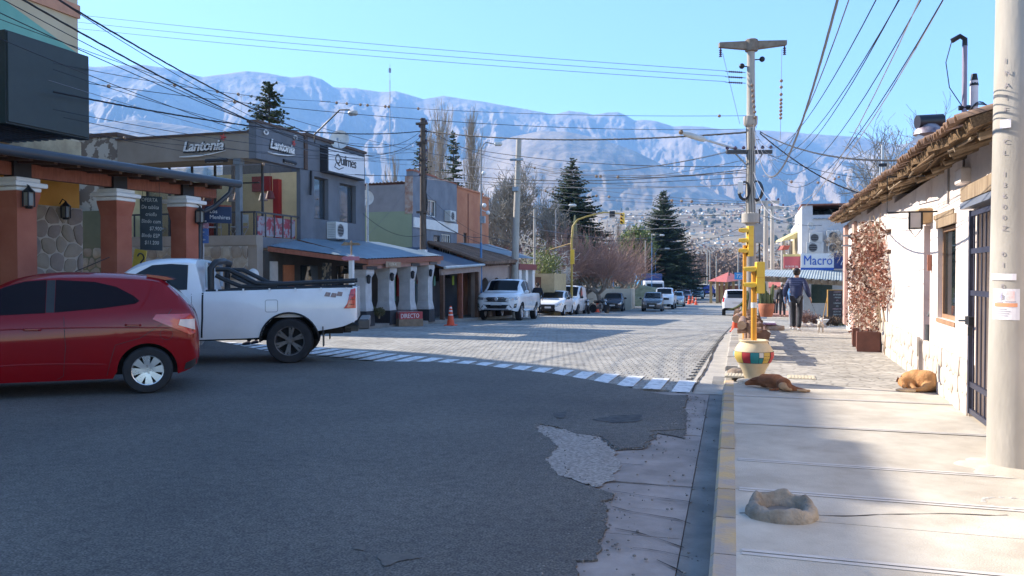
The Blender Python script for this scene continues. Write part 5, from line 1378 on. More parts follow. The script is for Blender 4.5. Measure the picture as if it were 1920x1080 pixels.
dB=40.0
bk=thing('bank_building','white two storey bank building with blue and white sign beyond the adobe house','bank',at(1540,560,dB))
white_b=M('bank_white_wall',(.6,.6,.62),rough=.8,var=.06)
xb0=at(1503,500,dB).x;yb0=at(1503,500,dB).y
zt=at(1503,385,dB).z;z1_=at(1503,515,dB).z
m=MB();m.box((xb0,yb0,gz(yb0)),(xb0+9,yb0+14,zt-.5));m.build('wall',white_b,bk)
m=MB();m.box((xb0+.0,yb0-.02,zt-.5),(xb0+.5,yb0+8,zt));m.build('parapet',white_b,bk)
m=MB();sheet((xb0+.5,yb0+3,zt-.02),(xb0+9,yb0+3,zt-.02),(xb0+.5,yb0-.1,zt-.72),(xb0+9,yb0-.1,zt-.72),80,.05,m);m.build('tin_roof',tin_blue,bk)
m=MB();m.box((xb0-.04,yb0-.06,zt-.02),(xb0+9,yb0+3.2,zt+.05));m.build('roof_edge',M('rust_edge',(.25,.1,.07),rough=.8),bk)
m=MB();z9=at(0,540,dB).z;m.box((xb0-.05,yb0-.02,gz(yb0)),(xb0+6,yb0+.0,at(1503,520,dB).z));m.build('ground_floor_wall',M('bank_grey_stone',(.4,.41,.42),rough=.7,var=.08),bk)
m=MB();a=at(1521,533,dB-.1);b=at(1559,568,dB-.1);m.box((a.x,a.y-.05,b.z),(b.x,a.y+.02,a.z));m.build('shop_window',glassmat('bank_glass',(.06,.1,.09),alpha=.8),bk)
ms=thing('bank_sign','white bank sign reading Macro with blue half and arc logo','sign',at(1503,505,dB-1.2))
a=at(1502,475,dB-1.2);b=at(1562,502,dB-1.2);c_=at(1590,505,dB-1.2);ux=Vector((1,0,0))
m=MB();m.box((a.x,a.y,b.z),(b.x,a.y+.25,a.z));m.build('white_panel',M('sign_white_clean',(.8,.8,.8),rough=.4,var=.02),ms)
m=MB();m.box((b.x+.002,a.y-.01,b.z-.05),(c_.x+1,a.y+.25,a.z));m.build('navy_panel',M('bank_navy',(.03,.05,.18),rough=.4),ms)
m=MB();m.box((a.x,a.y-.004,b.z-.12),(b.x,a.y+.25,b.z-.002));m.build('blue_strip',M('bank_blue',(.03,.12,.5),rough=.4),ms)
text('Macro',.66,.01,MATS['bank_blue'],ms,(a.x+.1,a.y-.012,b.z+.14),(1,0,0),(0,0,1),sx=.78)
for k,r_ in enumerate((.3,.2)):
 m=MB();q=Vector((b.x+.62,a.y-.03,b.z+.12));m.tube([q+Vector((math.cos(t_)*r_,0,math.sin(t_)*r_))for t_ in[PI*i/12 for i in range(13)]],.03,5);m.build('logo_arc',M('logo_grey',(.6,.62,.68),rough=.4),ms)
for k,(px,py,lab)in enumerate(((1529,448,'upper air conditioner on the white bank wall'),(1527,467,'lower air conditioner just above the bank sign'),(1562,467,'right hand air conditioner above the bank sign'),(1564,446,'air conditioner behind bare twigs on the bank wall'))):
 p=at(px,py+8,dB-.1);p.y=yb0-.02;aircon(p,(0,-1,0),.8 if k%2 else.6,.55 if k%2 else.5,.32,lab)
dish(at(1521,424,dB-.6),.2,'small pale dish lamp on an arm at the bank corner',aim=(.6,-1,.4))
k0,k1=at(1424,522,36.5),at(1580,531,36.5);t0_,t1_=at(1437,506,38.5),at(1580,507,38.5)
bc=thing('bank_canopy','wavy grey corrugated canopy over the pavement before the bank','canopy',(k0.x,k0.y,gz(36)))
m=MB();sheet(t0_,t1_,k0+Vector((0,0,.12)),k1+Vector((0,0,.12)),60,.02,m);m.build('tin_roof',M('grey_green_tin',(.3,.35,.36),rough=.5,col2=(.42,.47,.47),scale=1.5),bc)
m=MB();beam(m,k0+Vector((0,.15,.08)),k1+Vector((0,.15,.08)),.08,.2);m.build('beam',wood_grey,bc)
for i in range(10):
 q=k0.lerp(k1,(i+.5)/10);m=MB();m.cyl(q+Vector((0,-.05,.02)),q+Vector((0,1.4,.2)),.07,n=7);m.build('log_end',wood_grey,bc,smooth=50)
for i,px in enumerate((1432,1500)):
 q=at(px,560,37.5);m=MB();m.box((q.x-.15,q.y-.15,gz(q.y)),(q.x+.15,q.y+.15,k0.z));m.build('post',white_b,bc)
yh=thing('yellow_gable_house','small house with a yellow fascia and red sign box left of the bank','house',at(1470,560,44))
a,b=at(1467,452,44),at(1503,432,44)
m=MB();m.slab([a,at(1500,446,44),at(1506,430,44),at(1470,448,44)],1.2);m.build('fascia',M('yellow_fascia',(.6,.5,.22),rough=.7),yh)
m=MB();q=at(1497,440,44);m.box((q.x-.15,q.y,gz(q.y)),(q.x+3,q.y+4,q.z));m.build('wall',M('ochre_wall',(.4,.33,.2),rough=.9,var=.12),yh)
rsb=thing('red_sign_box','pinkish red sign box with a yellow top beside the bank sign','sign',at(1470,500,41))
a,b=at(1470,481,41),at(1500,503,41)
m=MB();m.box((a.x,a.y,b.z),(b.x,a.y+.5,a.z));m.build('panel',M('rose_red_panel',(.55,.12,.13),rough=.5,var=.05),rsb)
m=MB();m.box((a.x-.03,a.y-.02,a.z+.002),(b.x+.02,a.y+.52,a.z+.12));m.build('top_trim',MATS['yellow_fascia'],rsb)
text('FLOR DE SAL',.14,.004,white_l,rsb,(a.x+.06,a.y-.01,b.z+.04),(1,0,0),(0,0,1),sx=.8)
a=at(1466,468,43);m=MB();m.slab([a,at(1478,468,43),at(1482,460,43),at(1470,460,43)],.8);m.build('red_awning',M('dull_red_awning',(.3,.07,.05),rough=.7),yh)
pw=thing('rose_porch','rose red tin porch roof on white posts left of the walking man','porch',at(1440,570,48))
a=at(1432,536,48)
m=MB();m.slab([at(1436,538,47),at(1478,536,47),at(1476,529,49),at(1440,529,49)],.06);m.build('tin_roof',M('rose_tin',(.42,.12,.09),rough=.6),pw)
for px in(1446,1456,1470,1480):
 q=at(px,560,47.5);m=MB();m.box((q.x-.1,q.y-.1,gz(q.y)),(q.x+.1,q.y+.1,at(px,536,47.5).z));m.build('post',white_b,pw)
q0,q1=at(1430,574,42),at(1497,574,42);m=MB();m.box((q0.x,q0.y,gz(q0.y)),(q1.x,q0.y+5,gz(q0.y)+.25));m.build('step',M('pink_step',(.45,.24,.2),rough=.8,var=.1),pw)
kr=thing('red_roof_pavilion','far pavilion with a hipped red tin roof on timber posts','pavilion',at(1360,550,95))
e=[at(1327,527,90),at(1362,529,84),at(1398,524,90),at(1366,520,104)];ap=at(1366,510,93)
m=MB()
for i in range(4):m.add([e[i],e[(i+1)%4],ap],[(0,1,2)])
m.build('roof',M('red_tin',(.42,.1,.07),rough=.6,var=.1),kr)
for px in(1333,1345,1353,1362,1375,1392):
 q=at(px,545,91);m=MB();m.box((q.x-.15,q.y-.15,gz(q.y)-.2),(q.x+.15,q.y+.15,at(px,526,91).z));m.build('post',M('straw_post',(.42,.3,.15),rough=.8),kr)
q0,q1=at(1344,548,93),at(1395,548,93);m=MB();m.box((q0.x,q0.y,gz(q0.y)),(q1.x,q0.y+4,at(1344,536,93).z));m.build('wall',M('brick_far',(.3,.14,.1),rough=.9,var=.2),kr)
bs=thing('blue_sign_board','bright blue sign board with white script beside the yellow pole','sign',at(1388,550,70))
a,b=at(1377,511,70),at(1396,524,70);m=MB();m.box((a.x,a.y,b.z),(b.x,a.y+.1,a.z));m.build('panel',M('azure_panel',(.06,.3,.6),rough=.5),bs)
text('Tina',.5,.01,white_l,bs,(a.x+.08,a.y-.02,b.z+.12),(1,0,0),(0,0,1),shear=.3)
m=MB();m.cyl((a.x+.4,a.y+.2,gz(a.y)),(a.x+.4,a.y+.2,b.z),.07,n=8);m.build('post',steel_m,bs)
lowall=thing('cream_wall','cream garden wall behind the pollarded trees on the left','wall',(-14.5,55,-1.2))
tan_w=M('cream_garden_wall',(.42,.34,.25),rough=.9,col2=(.5,.42,.32),scale=.8)
wp_=[(1003,548,46),(1060,545,58),(1120,545,62),(1180,548,66),(1188,550,74)]
prev=None
for(px,py,d)in wp_:
 p=at(px,py,d)
 if prev is not None:
  m=MB();beam(m,(prev.x,prev.y,gz(prev.y)+1.75),(p.x,p.y,gz(p.y)+1.75),.25,2.6);m.build('wall_run',tan_w,lowall)
 prev=p
yb2=thing('ochre_shed','small ochre block building with dark door seen between VW-shaped pickup and trees'.replace('VW-shaped ','the white '),'shed',at(1015,560,47))
a,b=at(1001,513,47),at(1042,560,47);m=MB();m.box((a.x,a.y,gz(a.y)-.1),(b.x,a.y+3,a.z));m.build('wall',M('ochre_block',(.44,.35,.2),rough=.9,var=.1),yb2)
m=MB();q=at(1003,518,46.9);m.box((q.x,a.y-.02,gz(a.y)),(q.x+.35,a.y+.02,a.z-.2));m.build('door',wood_dark,yb2)
rt=thing('red_tin_roof','long red corrugated roof low behind the grey concrete pole','roof',at(940,470,60))
m=MB();sheet(at(915,460,62),at(1010,462,66),at(915,474,56),at(1012,477,60),60,.1,m);m.build('tin_sheet',M('faded_red_tin',(.3,.09,.075),rough=.7,col2=(.42,.2,.17),scale=1),rt)
m=MB();a,b=at(915,474,57),at(1010,477,61);beam(m,a,b,.3,5.5);m.build('wall',tan_w,rt)
gw=thing('grey_retaining_wall','long low grey wall across the far bend of the street','wall',at(1290,540,150))
a,b=at(1190,531,135),at(1330,534,165);m=MB();beam(m,a,b,.4,3);m.build('wall_run',M('grey_far_wall',(.27,.27,.26),rough=.9,var=.1),gw)
tyre_m=M('tyre_rubber',(.022,.022,.024),rough=.85,var=.25,scale=9,bump=.2,bscale=60)
rim_silver=M('rim_silver',(.55,.56,.58),rough=.3,metal=.8,var=.08)
rim_dark=M('rim_dusty_grey',(.13,.12,.115),rough=.5,metal=.5,var=.2,scale=20)
black_pl=M('black_trim',(.02,.021,.023),rough=.5,var=.2)
well_m=M('wheel_well_dark',(.012,.012,.012),rough=1)
chrome=M('chrome',(.7,.7,.72),rough=.12,metal=1,var=.03)
tail_red=M('tail_lamp_red',(.5,.015,.02),rough=.12,var=.1,coat=1)
lamp_clear=M('head_lamp',(.35,.37,.4),rough=.12,coat=1,metal=.4,var=.2,scale=20)
plate_m=M('number_plate',(.6,.6,.6),rough=.5,var=.05)
under_m=M('underbody',(.02,.018,.016),rough=.9)
def carpaint(name,col,met=.0,rough=.28):
 return M('paint_'+name,col,rough=rough,metal=met,coat=.55,spec=.3,var=.05,scale=1.5)
def sample(tab,x):
 """smooth curve through (x, z) points (monotone cubic-ish)"""
 if x<=tab[0][0]:return tab[0][1]
 if x>=tab[-1][0]:return tab[-1][1]
 for i in range(len(tab)-1):
  a,b=tab[i],tab[i+1]
  if x<=b[0]:
   t=(x-a[0])/(b[0]-a[0])
   if len(a)>2 or len(b)>2:return a[1]+(b[1]-a[1])*t
   p=tab[max(i-1,0)];q=tab[min(i+2,len(tab)-1)]
   m0=(b[1]-p[1])/max(1e-6,b[0]-p[0])*(b[0]-a[0]);m1=(q[1]-a[1])/max(1e-6,q[0]-a[0])*(b[0]-a[0])
   s=(b[1]-a[1]);
   if s==0:m0=m1=0
   else:
    m0=max(min(m0/s,3),0)*s;m1=max(min(m1/s,3),0)*s
   t2,t3=t*t,t*t*t
   return(2*t3-3*t2+1)*a[1]+(t3-2*t2+t)*m0+(-2*t3+3*t2)*b[1]+(t3-t2)*m1
 return tab[-1][1]
def wheel(R_,W,rimm,spokes,style='y'):
 """one wheel, axis along y, centred at the origin: tyre with rim as its child"""
 t=MB();rr=R_*.64
 t.lathe([(rr,-W*.46),(R_*.8,-W*.5),(R_*.93,-W*.49),(R_*.985,-W*.4),(R_,-W*.2),(R_*1.0,-.02),(R_*.985,0),(R_,.02),(R_,W*.2),(R_*.985,W*.4),(R_*.93,W*.49),(R_*.8,W*.5),(rr,W*.46)],36,axis='y',cap=False)
 r=MB()
 for s in(-1,1):
  r.lathe([(rr+.003,s*W*.46),(rr*.95,s*W*.44),(rr*.9,s*W*.30),(rr*.88,s*W*.05)],32,axis='y',cap=False)
  r.lathe([(.001,s*W*.36),(R_*.1,s*W*.36),(R_*.12,s*W*.32),(R_*.2,s*W*.26)],16,axis='y',cap=False)
  for k in range(spokes):
   a=2*PI*k/spokes
   if style=='cover':
    for da,w0,w1 in((.0,.30,.22),):
     vs=[]
     for(rad,hw,dep)in((R_*.1,.16*R_*.5,.38),(rr*.55,.16*R_*.75,.42),(rr*.94,.2*R_*.85,.44)):
      for sg in(-1,1):
       vs.append((math.cos(a)*rad-math.sin(a)*hw*sg,s*W*dep,math.sin(a)*rad+math.cos(a)*hw*sg))
     r.add(vs,[(0,1,3,2),(2,3,5,4)])
   else:
    for sp in((-.13,.13)if style=='y' else(0,)):
     hw=.05*R_ if style=='y' else.1*R_;vs=[]
     for(rad,dep,oa)in((R_*.1,.33,0),(rr*.94,.40,sp)):
      ca,sa=math.cos(a+oa),math.sin(a+oa)
      for sg in(-1,1):
       for dd in(0,-.07):vs.append((ca*rad-sa*hw*sg,s*(W*(dep)+dd*W*3),sa*rad+ca*hw*sg))
     r.add(vs,[(0,2,6,4),(0,4,5,1),(2,3,7,6)])
  for k in range(5):
   a=2*PI*k/5+.3;r.cyl((math.cos(a)*R_*.14,s*W*.34,math.sin(a)*R_*.14),(math.cos(a)*R_*.14,s*W*.39,math.sin(a)*R_*.14),.012,n=6)
 d=MB();d.lathe([(rr*.88,-W*.1),(.001,-W*.1)],20,axis='y',cap=False);d.lathe([(.001,W*.1),(rr*.88,W*.1)],20,axis='y',cap=False)
 return t,r,d
class Car:
 """loft of cross sections along x (front at +x). Curves: top, belt, width; arches cut in the lower edge"""
 def __init__(s,name,label,paint,P,loc,rz,group=None,cat=None,detail=True):
  s.P=P;s.paint=paint
  s.t=thing(name,label,cat or name.split('_')[-1],loc,rz,group)
  s.body();s.wheels()
 def w(s,x):
  P=s.P;return P['W']/2*sample(P['plan'],x)
 def bot(s,x):
  P=s.P;b=sample(P['sill'],x)
  for ax in P['axles']:
   d=abs(x-ax);ra=P['arch']
   if d<ra:b=max(b,P['R']*.98+math.sqrt(ra*ra-d*d)-.0)
  return b
 def side(s,x,z):
  """half width of the body side at (x, z) below the belt"""
  P=s.P;be=sample(P['belt'],x);lo=P.get('zlo',.18)
  t=max(0,min(1,(z-lo)/max(.05,be-lo)))
  prof=sample([(0,.93),(.12,.965),(.35,.995),(.62,1.0),(.8,.992),(.93,.972),(1,.95)],t)
  return s.w(x)*prof
 def section(s,x):
  P=s.P;b=s.bot(x);be=sample(P['belt'],x);tp=sample(P['top'],x);w=s.w(x)
  be=max(be,b+.03);tp=max(tp,be+.004)
  rows=[]
  zs=[0,.1,.25,.42,.6,.75,.88,.96,1]
  for t in zs:
   z=b+(be-b)*t;rows.append((s.side(x,z),z))
  h=tp-be;hr=min(1,h/.3)
  k=lerp(.90,P.get('tumble',.76),hr)
  ze=be+h*lerp(.6,.86,hr)
  if P.get('cav')and P['cav'][0]<x<P['cav'][1]:
   rows+=[(w*.93,be+.012),(w*.88,be+.006),(w*.87,P['floor']),(0,P['floor'])]
   return rows
  rows+=[(lerp(w*.95,w*k,.5),lerp(be,ze,.5)),(w*k,ze),(w*k*.86,be+h*.965),(w*k*.5,tp-h*.0),(0,tp+h*.01)]
  if len(rows)<14:pass
  return rows
 def body(s):
  P=s.P;xs=set(P.get('stations',[]))
  x0,x1=P['x0'],P['x1'];n=46
  for i in range(n+1):xs.add(x0+(x1-x0)*i/n)
  for e in(.012,.03,.06,.11):xs.add(x0+e);xs.add(x1-e)
  for ax in P['axles']:
   for k in range(17):xs.add(ax+P['arch']*math.cos(PI*k/16)*.9999)
   xs.add(ax-P['arch']*1.001);xs.add(ax+P['arch']*1.001)
  for r_ in P['glass_side']:xs.update(r_[:2])
  for g in('wind','rear'):
   if P.get(g):xs.update(P[g])
  if P.get('cav'):xs.update((P['cav'][0],P['cav'][0]+.004,P['cav'][1]-.004,P['cav'][1]))
  xs=sorted(xs);ys=[xs[0]]
  for x in xs[1:]:
   if x-ys[-1]>.0035:ys.append(x)
  xs=ys;secs=[s.section(x)for x in xs];m=max(len(r)for r in secs)
  for r in secs:
   while len(r)<m:r.insert(-1,r[-2])
  body=MB();gl=MB();wd=MB();un=MB()
  vs=[]
  for x,r in zip(xs,secs):
   for(y,z)in r:vs.append((x,y,z))
   for(y,z)in r:vs.append((x,-y,z))
  bf=[];gl_={};wf_=[];rw_=[]
  for i in range(len(xs)-1):
   xm=(xs[i]+xs[i+1])/2
   sideg=[k for k,q in enumerate(P['glass_side'])if q[0]<=xm<=q[1]]
   top_g=any(P.get(g)and P[g][0]<=xm<=P[g][1]for g in('wind','rear'))
   for sd in(0,1):
    o=i*2*m+sd*m;q=o+2*m
    for j in range(m-1):
     f=(o+j,q+j,q+j+1,o+j+1)if sd else(o+j+1,q+j+1,q+j,o+j)
     if 8<=j<=9 and sideg:gl_.setdefault((sd,sideg[0]),[]).append(f)
     elif j in(11,12)and top_g:(rw_ if P.get('rear')and xm<=P['rear'][1]else wf_).append(f)
     elif j==11 and False:pass
     else:bf.append(f)
  for i,rev in((0,0),(len(xs)-1,1)):
   o=i*2*m;f=[o+j for j in range(m)]+[o+m+j for j in range(m-2,-1,-1)]
   bf.append(f if rev else f[::-1])
  for ff,nm,mt in[(bf,'body',s.paint)]+[(g,'side_window',glass_car)for g in gl_.values()]+[(wf_,'windscreen',glass_car),(rw_,'rear_window',glass_car)]:
   if not ff:continue
   mb=MB();used={};out=[]
   for f in ff:
    g=[]
    for i in f:
     if i not in used:used[i]=len(mb.v);mb.v.append(Vector(vs[i]))
     g.append(used[i])
    out.append(g)
   if nm!='body':
    for v in mb.v:v.y*=.996
   mb.f=out;mb.mi=[0]*len(out)
   o=mb.build(nm,mt,s.t,world=False,clean=True,smooth=32 if nm=='body' else 40)
   if nm=='body':s.b=o
  mb=MB();mb.box((x0+.25,-s.P['W']*.36,P['sill'][len(P['sill'])//2][1]+.03),(x1-.25,s.P['W']*.36,P['R']*1.5));mb.build('underbody',under_m,s.t,world=False)
  for ax in P['axles']:
   for sd in(-1,1):
    mb=MB();ra=P['arch']
    pts=[(ax+math.cos(PI*k/10)*(ra+.004),P['R']*.98+math.sin(PI*k/10)*(ra+.004))for k in range(11)]
    y1=P['W']/2*.93;y0_=P['W']/2-P['tw']-.12
    v=[];f=[]
    for(px,pz)in pts:v+=[(px,sd*y1,pz),(px,sd*y0_,pz)]
    for k in range(10):f.append((2*k,2*k+1,2*k+3,2*k+2))
    c=len(v);f.append(tuple(2*k+1 for k in range(11)))
    mb.add(v,f);mb.build('wheel_well',well_m,s.t,world=False)
 def wheels(s):
  P=s.P
  key=(P['R'],P['tw'],P['spokes'],P['style'],P['rim'].name)
  t,r,d=wheel(P['R'],P['tw'],P['rim'],P['spokes'],P['style'])
  first=None
  for ax in P['axles']:
   for sd in(-1,1):
    y=sd*(P['W']/2-P['tw']/2-.02)
    if first is None:
     w=t.build('wheel',tyre_m,s.t,smooth=40,world=False)
     rm=r.build('rim',P['rim'],w,world=False,smooth=30);dk=d.build('brake_disc',well_m,w,world=False);first=(w,rm,dk)
    else:
     w=first[0].copy();COL.objects.link(w);w.parent=s.t
     for c in first[1:]:
      e=c.copy();COL.objects.link(e);e.parent=w
    w.location=(ax,y,P['R']);w.rotation_euler=(0,rnd.uniform(0,1),0)
 def surf(s,x,z,sd=1,off=.004):
  return(x,sd*(s.side(x,z)+off),z)
 def patch(s,pts,mat,name,sd=1,off=.004,th=.01,n=4,parent=None):
  """a plate following the body side; pts in (x, z)"""
  P=[]
  for i in range(len(pts)):
   a,b=pts[i],pts[(i+1)%len(pts)]
   for k in range(n):P.append((a[0]+(b[0]-a[0])*k/n,a[1]+(b[1]-a[1])*k/n))
  cx=sum(p[0]for p in P)/len(P);cz=sum(p[1]for p in P)/len(P);k=len(P)
  v=[s.surf(x,z,sd,off)for x,z in P]+[s.surf(cx+(x-cx)*.5,cz+(z-cz)*.5,sd,off)for x,z in P]+[s.surf(cx,cz,sd,off)]+[s.surf(x,z,sd,off-th)for x,z in P]
  f=[(i,(i+1)%k,k+(i+1)%k,k+i)for i in range(k)]+[(k+i,k+(i+1)%k,2*k)for i in range(k)]+[(i,2*k+1+i,2*k+1+(i+1)%k,(i+1)%k)for i in range(k)]
  mb=MB();mb.add(v,f);return mb.build(name,mat,parent or s.t,world=False,smooth=30)
 def gsurf(s,x,z,sd=1,off=.003):
  P=s.P;be=sample(P['belt'],x);tp=max(sample(P['top'],x),be+.004);h=tp-be;hr=min(1,h/.3);w=s.w(x)
  k=lerp(.90,P.get('tumble',.76),hr);ze=be+h*lerp(.6,.86,hr);t=max(0,min(1.08,(z-be)/max(.01,ze-be)))
  return(x,sd*(lerp(w*.95,w*k,t)+off),z)
 def gpatch(s,pts,mat,name,sd=1,off=.004):
  o=s.surf;s.surf=s.gsurf
  r=s.patch(pts,mat,name,sd,off=off,n=6);del s.surf
  return r
 def seam(s,pts,sd=1,w=.006,mat=None,name='panel_gap',off=.0015):
  mb=MB();P=[]
  for a,b in zip(pts,pts[1:]):
   for k in range(6):P.append((a[0]+(b[0]-a[0])*k/6,a[1]+(b[1]-a[1])*k/6))
  P.append(pts[-1]);v=[]
  for i,(x,z)in enumerate(P):
   a=P[max(i-1,0)];b=P[min(i+1,len(P)-1)];dx,dz=b[0]-a[0],b[1]-a[1];l=math.hypot(dx,dz)or 1
   v+=[s.surf(x-dz/l*w/2,z+dx/l*w/2,sd,off),s.surf(x+dz/l*w/2,z-dx/l*w/2,sd,off)]
  mb.add(v,[(2*i,2*i+1,2*i+3,2*i+2)for i in range(len(P)-1)]);return mb.build(name,mat or black_pl,s.t,world=False)
 def handle(s,x,z,sd,mat,l=.17):
  mb=MB();y=s.side(x,z);mb.tube([(x-l/2,sd*(y+.005),z),(x-l/2+.02,sd*(y+.035),z+.002),(x+l/2-.02,sd*(y+.035),z+.004),(x+l/2,sd*(y+.005),z+.004)],.014,7);return mb.build('door_handle',mat,s.t,world=False,smooth=50)
 def mirror(s,x,z,mat):
  for sd in(-1,1):
   y=s.side(x,z-.05);mb=MB();mb.sphere((x,sd*(y+.13),z+.05),.1,10,7,(.55,1.05,.75));mb.tube([(x,sd*(y-.02),z-.02),(x,sd*(y+.08),z+.01)],.022,6);mb.build('mirror',mat,s.t,world=False,smooth=60)
 def front_box(s,y0,y1,z0,z1,x,d,mat,name,bev=.0,sl=0,parent=None):
  mb=MB();mb.add([(x,y0,z0),(x,y1,z0),(x-sl,y1,z1),(x-sl,y0,z1),(x-d,y0,z0),(x-d,y1,z0),(x-d-sl,y1,z1),(x-d-sl,y0,z1)],[(0,1,2,3),(7,6,5,4),(0,4,5,1),(1,5,6,2),(2,6,7,3),(3,7,4,0)])
  return mb.build(name,mat,parent or s.t,world=False)
 def frontx(s,y,z):
  """x of the nose at (y, z): walks the stations inwards"""
  P=s.P;x=P['x1']
  while x>P['x1']-.9:
   be=sample(P['belt'],x);tp=sample(P['top'],x)
   if z<=be and s.side(x,z)>=abs(y):return x
   if z>be and tp>=z and s.w(x)*.85>=abs(y):return x
   x-=.01
  return x
 def nose(s,pts,mat,name,off=.006,n=5,parent=None,back=False):
  """a plate following the nose; pts in (y, z)"""
  P=[]
  for i in range(len(pts)):
   a,b=pts[i],pts[(i+1)%len(pts)]
   for k in range(n):P.append((a[0]+(b[0]-a[0])*k/n,a[1]+(b[1]-a[1])*k/n))
  cy=sum(p[0]for p in P)/len(P);cz=sum(p[1]for p in P)/len(P);k=len(P)
  fx=(lambda y,z:s.frontx(y,z)+off)
  v=[(fx(y,z),y,z)for y,z in P]+[(fx(cy+(y-cy)*.5,cz+(z-cz)*.5),cy+(y-cy)*.5,cz+(z-cz)*.5)for y,z in P]+[(fx(cy,cz),cy,cz)]+[(fx(y,z)-.04,y,z)for y,z in P]
  f=[(i,(i+1)%k,k+(i+1)%k,k+i)for i in range(k)]+[(k+i,k+(i+1)%k,2*k)for i in range(k)]+[(i,2*k+1+i,2*k+1+(i+1)%k,(i+1)%k)for i in range(k)]
  mb=MB();mb.add(v,f);return mb.build(name,mat,parent or s.t,world=False,smooth=30)
red_p=M('paint_dark_red',(.22,.002,.005),rough=.5,spec=.08,coat=.7,var=.05,scale=1.5)
KA=dict(W=1.70,x0=-.60,x1=3.22,R=.292,tw=.185,arch=.345,axles=(0,2.49),spokes=8,style='cover',rim=rim_silver,plan=[(-.60,.62),(-.57,.76),(-.50,.86),(-.35,.93),(0,.975),(.6,1),(2.2,1),(2.7,.96),(3.0,.85),(3.15,.7),(3.22,.52)],sill=[(-.60,.42),(-.56,.33),(-.42,.25),(-.3,.22),(.3,.2),(2.2,.2),(2.85,.22),(3.1,.26),(3.22,.34)],belt=[(-.60,.72),(-.56,.9),(-.5,1.02),(-.2,1.07),(.2,1.06),(1.2,.99),(2.0,.95),(2.5,.88),(3.0,.76),(3.22,.62)],top=[(-.60,.74),(-.565,.93),(-.50,1.07),(-.40,1.20),(-.2,1.41),(-.13,1.45),(.1,1.485),(.5,1.515),(1.0,1.52),(1.35,1.48),(1.6,1.39),(2.2,1.0),(2.6,.93),(3.0,.83),(3.22,.66)],glass_side=[],wind=(1.5,2.15),rear=(-.49,-.2),zlo=.2,tumble=.79,glassm=glass_car)
kp=gnd(278,738,0)
ka_ang=R(218)
ka_c=Vector((kp.x,kp.y,.012))+Matrix.Rotation(ka_ang,3,'Z')@Vector((0,-(1.70/2-.11),0))
ka=Car('hatchback','dark red five door hatchback at the left edge in front of the white pickup',red_p,KA,ka_c,ka_ang,cat='car')
S=1
ka.seam([(.92,.98),(.90,.6),(.93,.26),(1.0,.22)],S);ka.seam([(-.28,1.05),(-.16,.86),(.08,.70),(.36,.62),(.42,.40),(.46,.24)],S)
ka.seam([(.42,.3),(2.0,.3)],S,w=.004,mat=red_p,off=.006);ka.seam([(2.05,.95),(2.12,.7),(2.1,.3)],S)
for sd in(1,-1):
 ka.handle(.16,.86,sd,red_p);ka.handle(1.25,.83,sd,red_p)
 ka.gpatch([(1.02,1.03),(.5,1.075),(.14,1.125),(.09,1.16),(.16,1.225),(.36,1.34),(.6,1.40),(1.02,1.425)],glass_car,'side_window',sd)
 ka.gpatch([(1.025,1.03),(1.025,1.42),(1.115,1.42),(1.115,1.03)],black_pl,'pillar_trim',sd,off=.002)
 ka.gpatch([(1.12,1.025),(1.12,1.425),(1.35,1.405),(1.55,1.345),(1.9,1.17),(2.1,1.04),(2.1,.985)],glass_car,'side_window',sd)
 ka.patch([(-.56,.74),(-.50,.72),(-.06,.93),(-.10,.99),(-.50,.99),(-.555,.88)],tail_red,'tail_lamp',sd,off=.012)
 ka.patch([(-.555,.78),(-.36,.85),(-.38,.92),(-.55,.92)],M('lamp_white',(.6,.52,.5),rough=.15,coat=1),'reversing_lamp',sd,off=.018)
for(z,x0_,x1_)in((.815,-.3,2.3),(.385,.46,2.1)):
 mb=MB();P=[ka.surf(x0_+(x1_-x0_)*k/30,z+.03*math.sin(PI*k/30),1,.0)for k in range(31)];mb.tube(P,[.002]+[.0085]*29+[.002],6);mb.build('crease',red_p,ka.t,world=False,smooth=80)
mb=MB();P=[(-.22+.075*math.cos(a),.74+.07*math.sin(a))for a in[2*PI*k/16 for k in range(17)]]
ka.seam(P,1,w=.004)
mb=MB();mb.prism([(-.30,1.425),(-.22,1.46),(.02,1.492),(.02,1.46),(-.2,1.42)],-.56,.56,'xz');mb.build('roof_spoiler',red_p,ka.t,world=False)
mb=MB();mb.cyl((.9,0,1.53),(.5,0,1.72),.006,n=5);mb.build('aerial',black_pl,ka.t,world=False)
ka.patch([(-.58,.34),(-.50,.29),(-.42,.27),(-.44,.36),(-.58,.42)],black_pl,'bumper_insert',1,off=.006)
ka.mirror(1.95,.98,red_p)
for sd in(1,-1):ka.patch([(.87,.99),(.98,.98),(.96,1.2),(.9,1.2)],black_pl,'door_pillar_trim',sd,off=-.03)if False else None
white_p=carpaint('white',(.78,.78,.78),rough=.25)
HX=dict(W=1.80,x0=-1.12,x1=4.15,R=.385,tw=.25,arch=.47,axles=(0,3.085),spokes=6,style='y',rim=rim_dark,plan=[(-1.12,.9),(-1.08,.96),(-.9,.985),(0,1),(1.2,1),(3.0,1),(3.5,.96),(3.9,.82),(4.15,.6)],sill=[(-1.12,.72),(-.9,.62),(-.5,.55),(.0,.5),(.55,.45),(1.2,.44),(3.0,.42),(3.7,.42),(4.15,.5)],belt=[(-1.12,1.27),(1.38,1.22),(1.44,1.22),(1.9,1.185),(2.6,1.14),(3.4,1.06),(3.9,.95),(4.15,.8)],top=[(-1.12,1.28),(1.40,1.225),(1.44,1.66,1),(1.52,1.78),(1.9,1.80),(2.3,1.77),(2.55,1.66),(3.15,1.2),(3.6,1.13),(3.9,1.02),(4.15,.85)],glass_side=[],wind=(2.5,3.08),zlo=.4,tumble=.80,cav=(-1.08,1.36),floor=.78)
hp=gnd(545,682,0);h_ang=R(206)
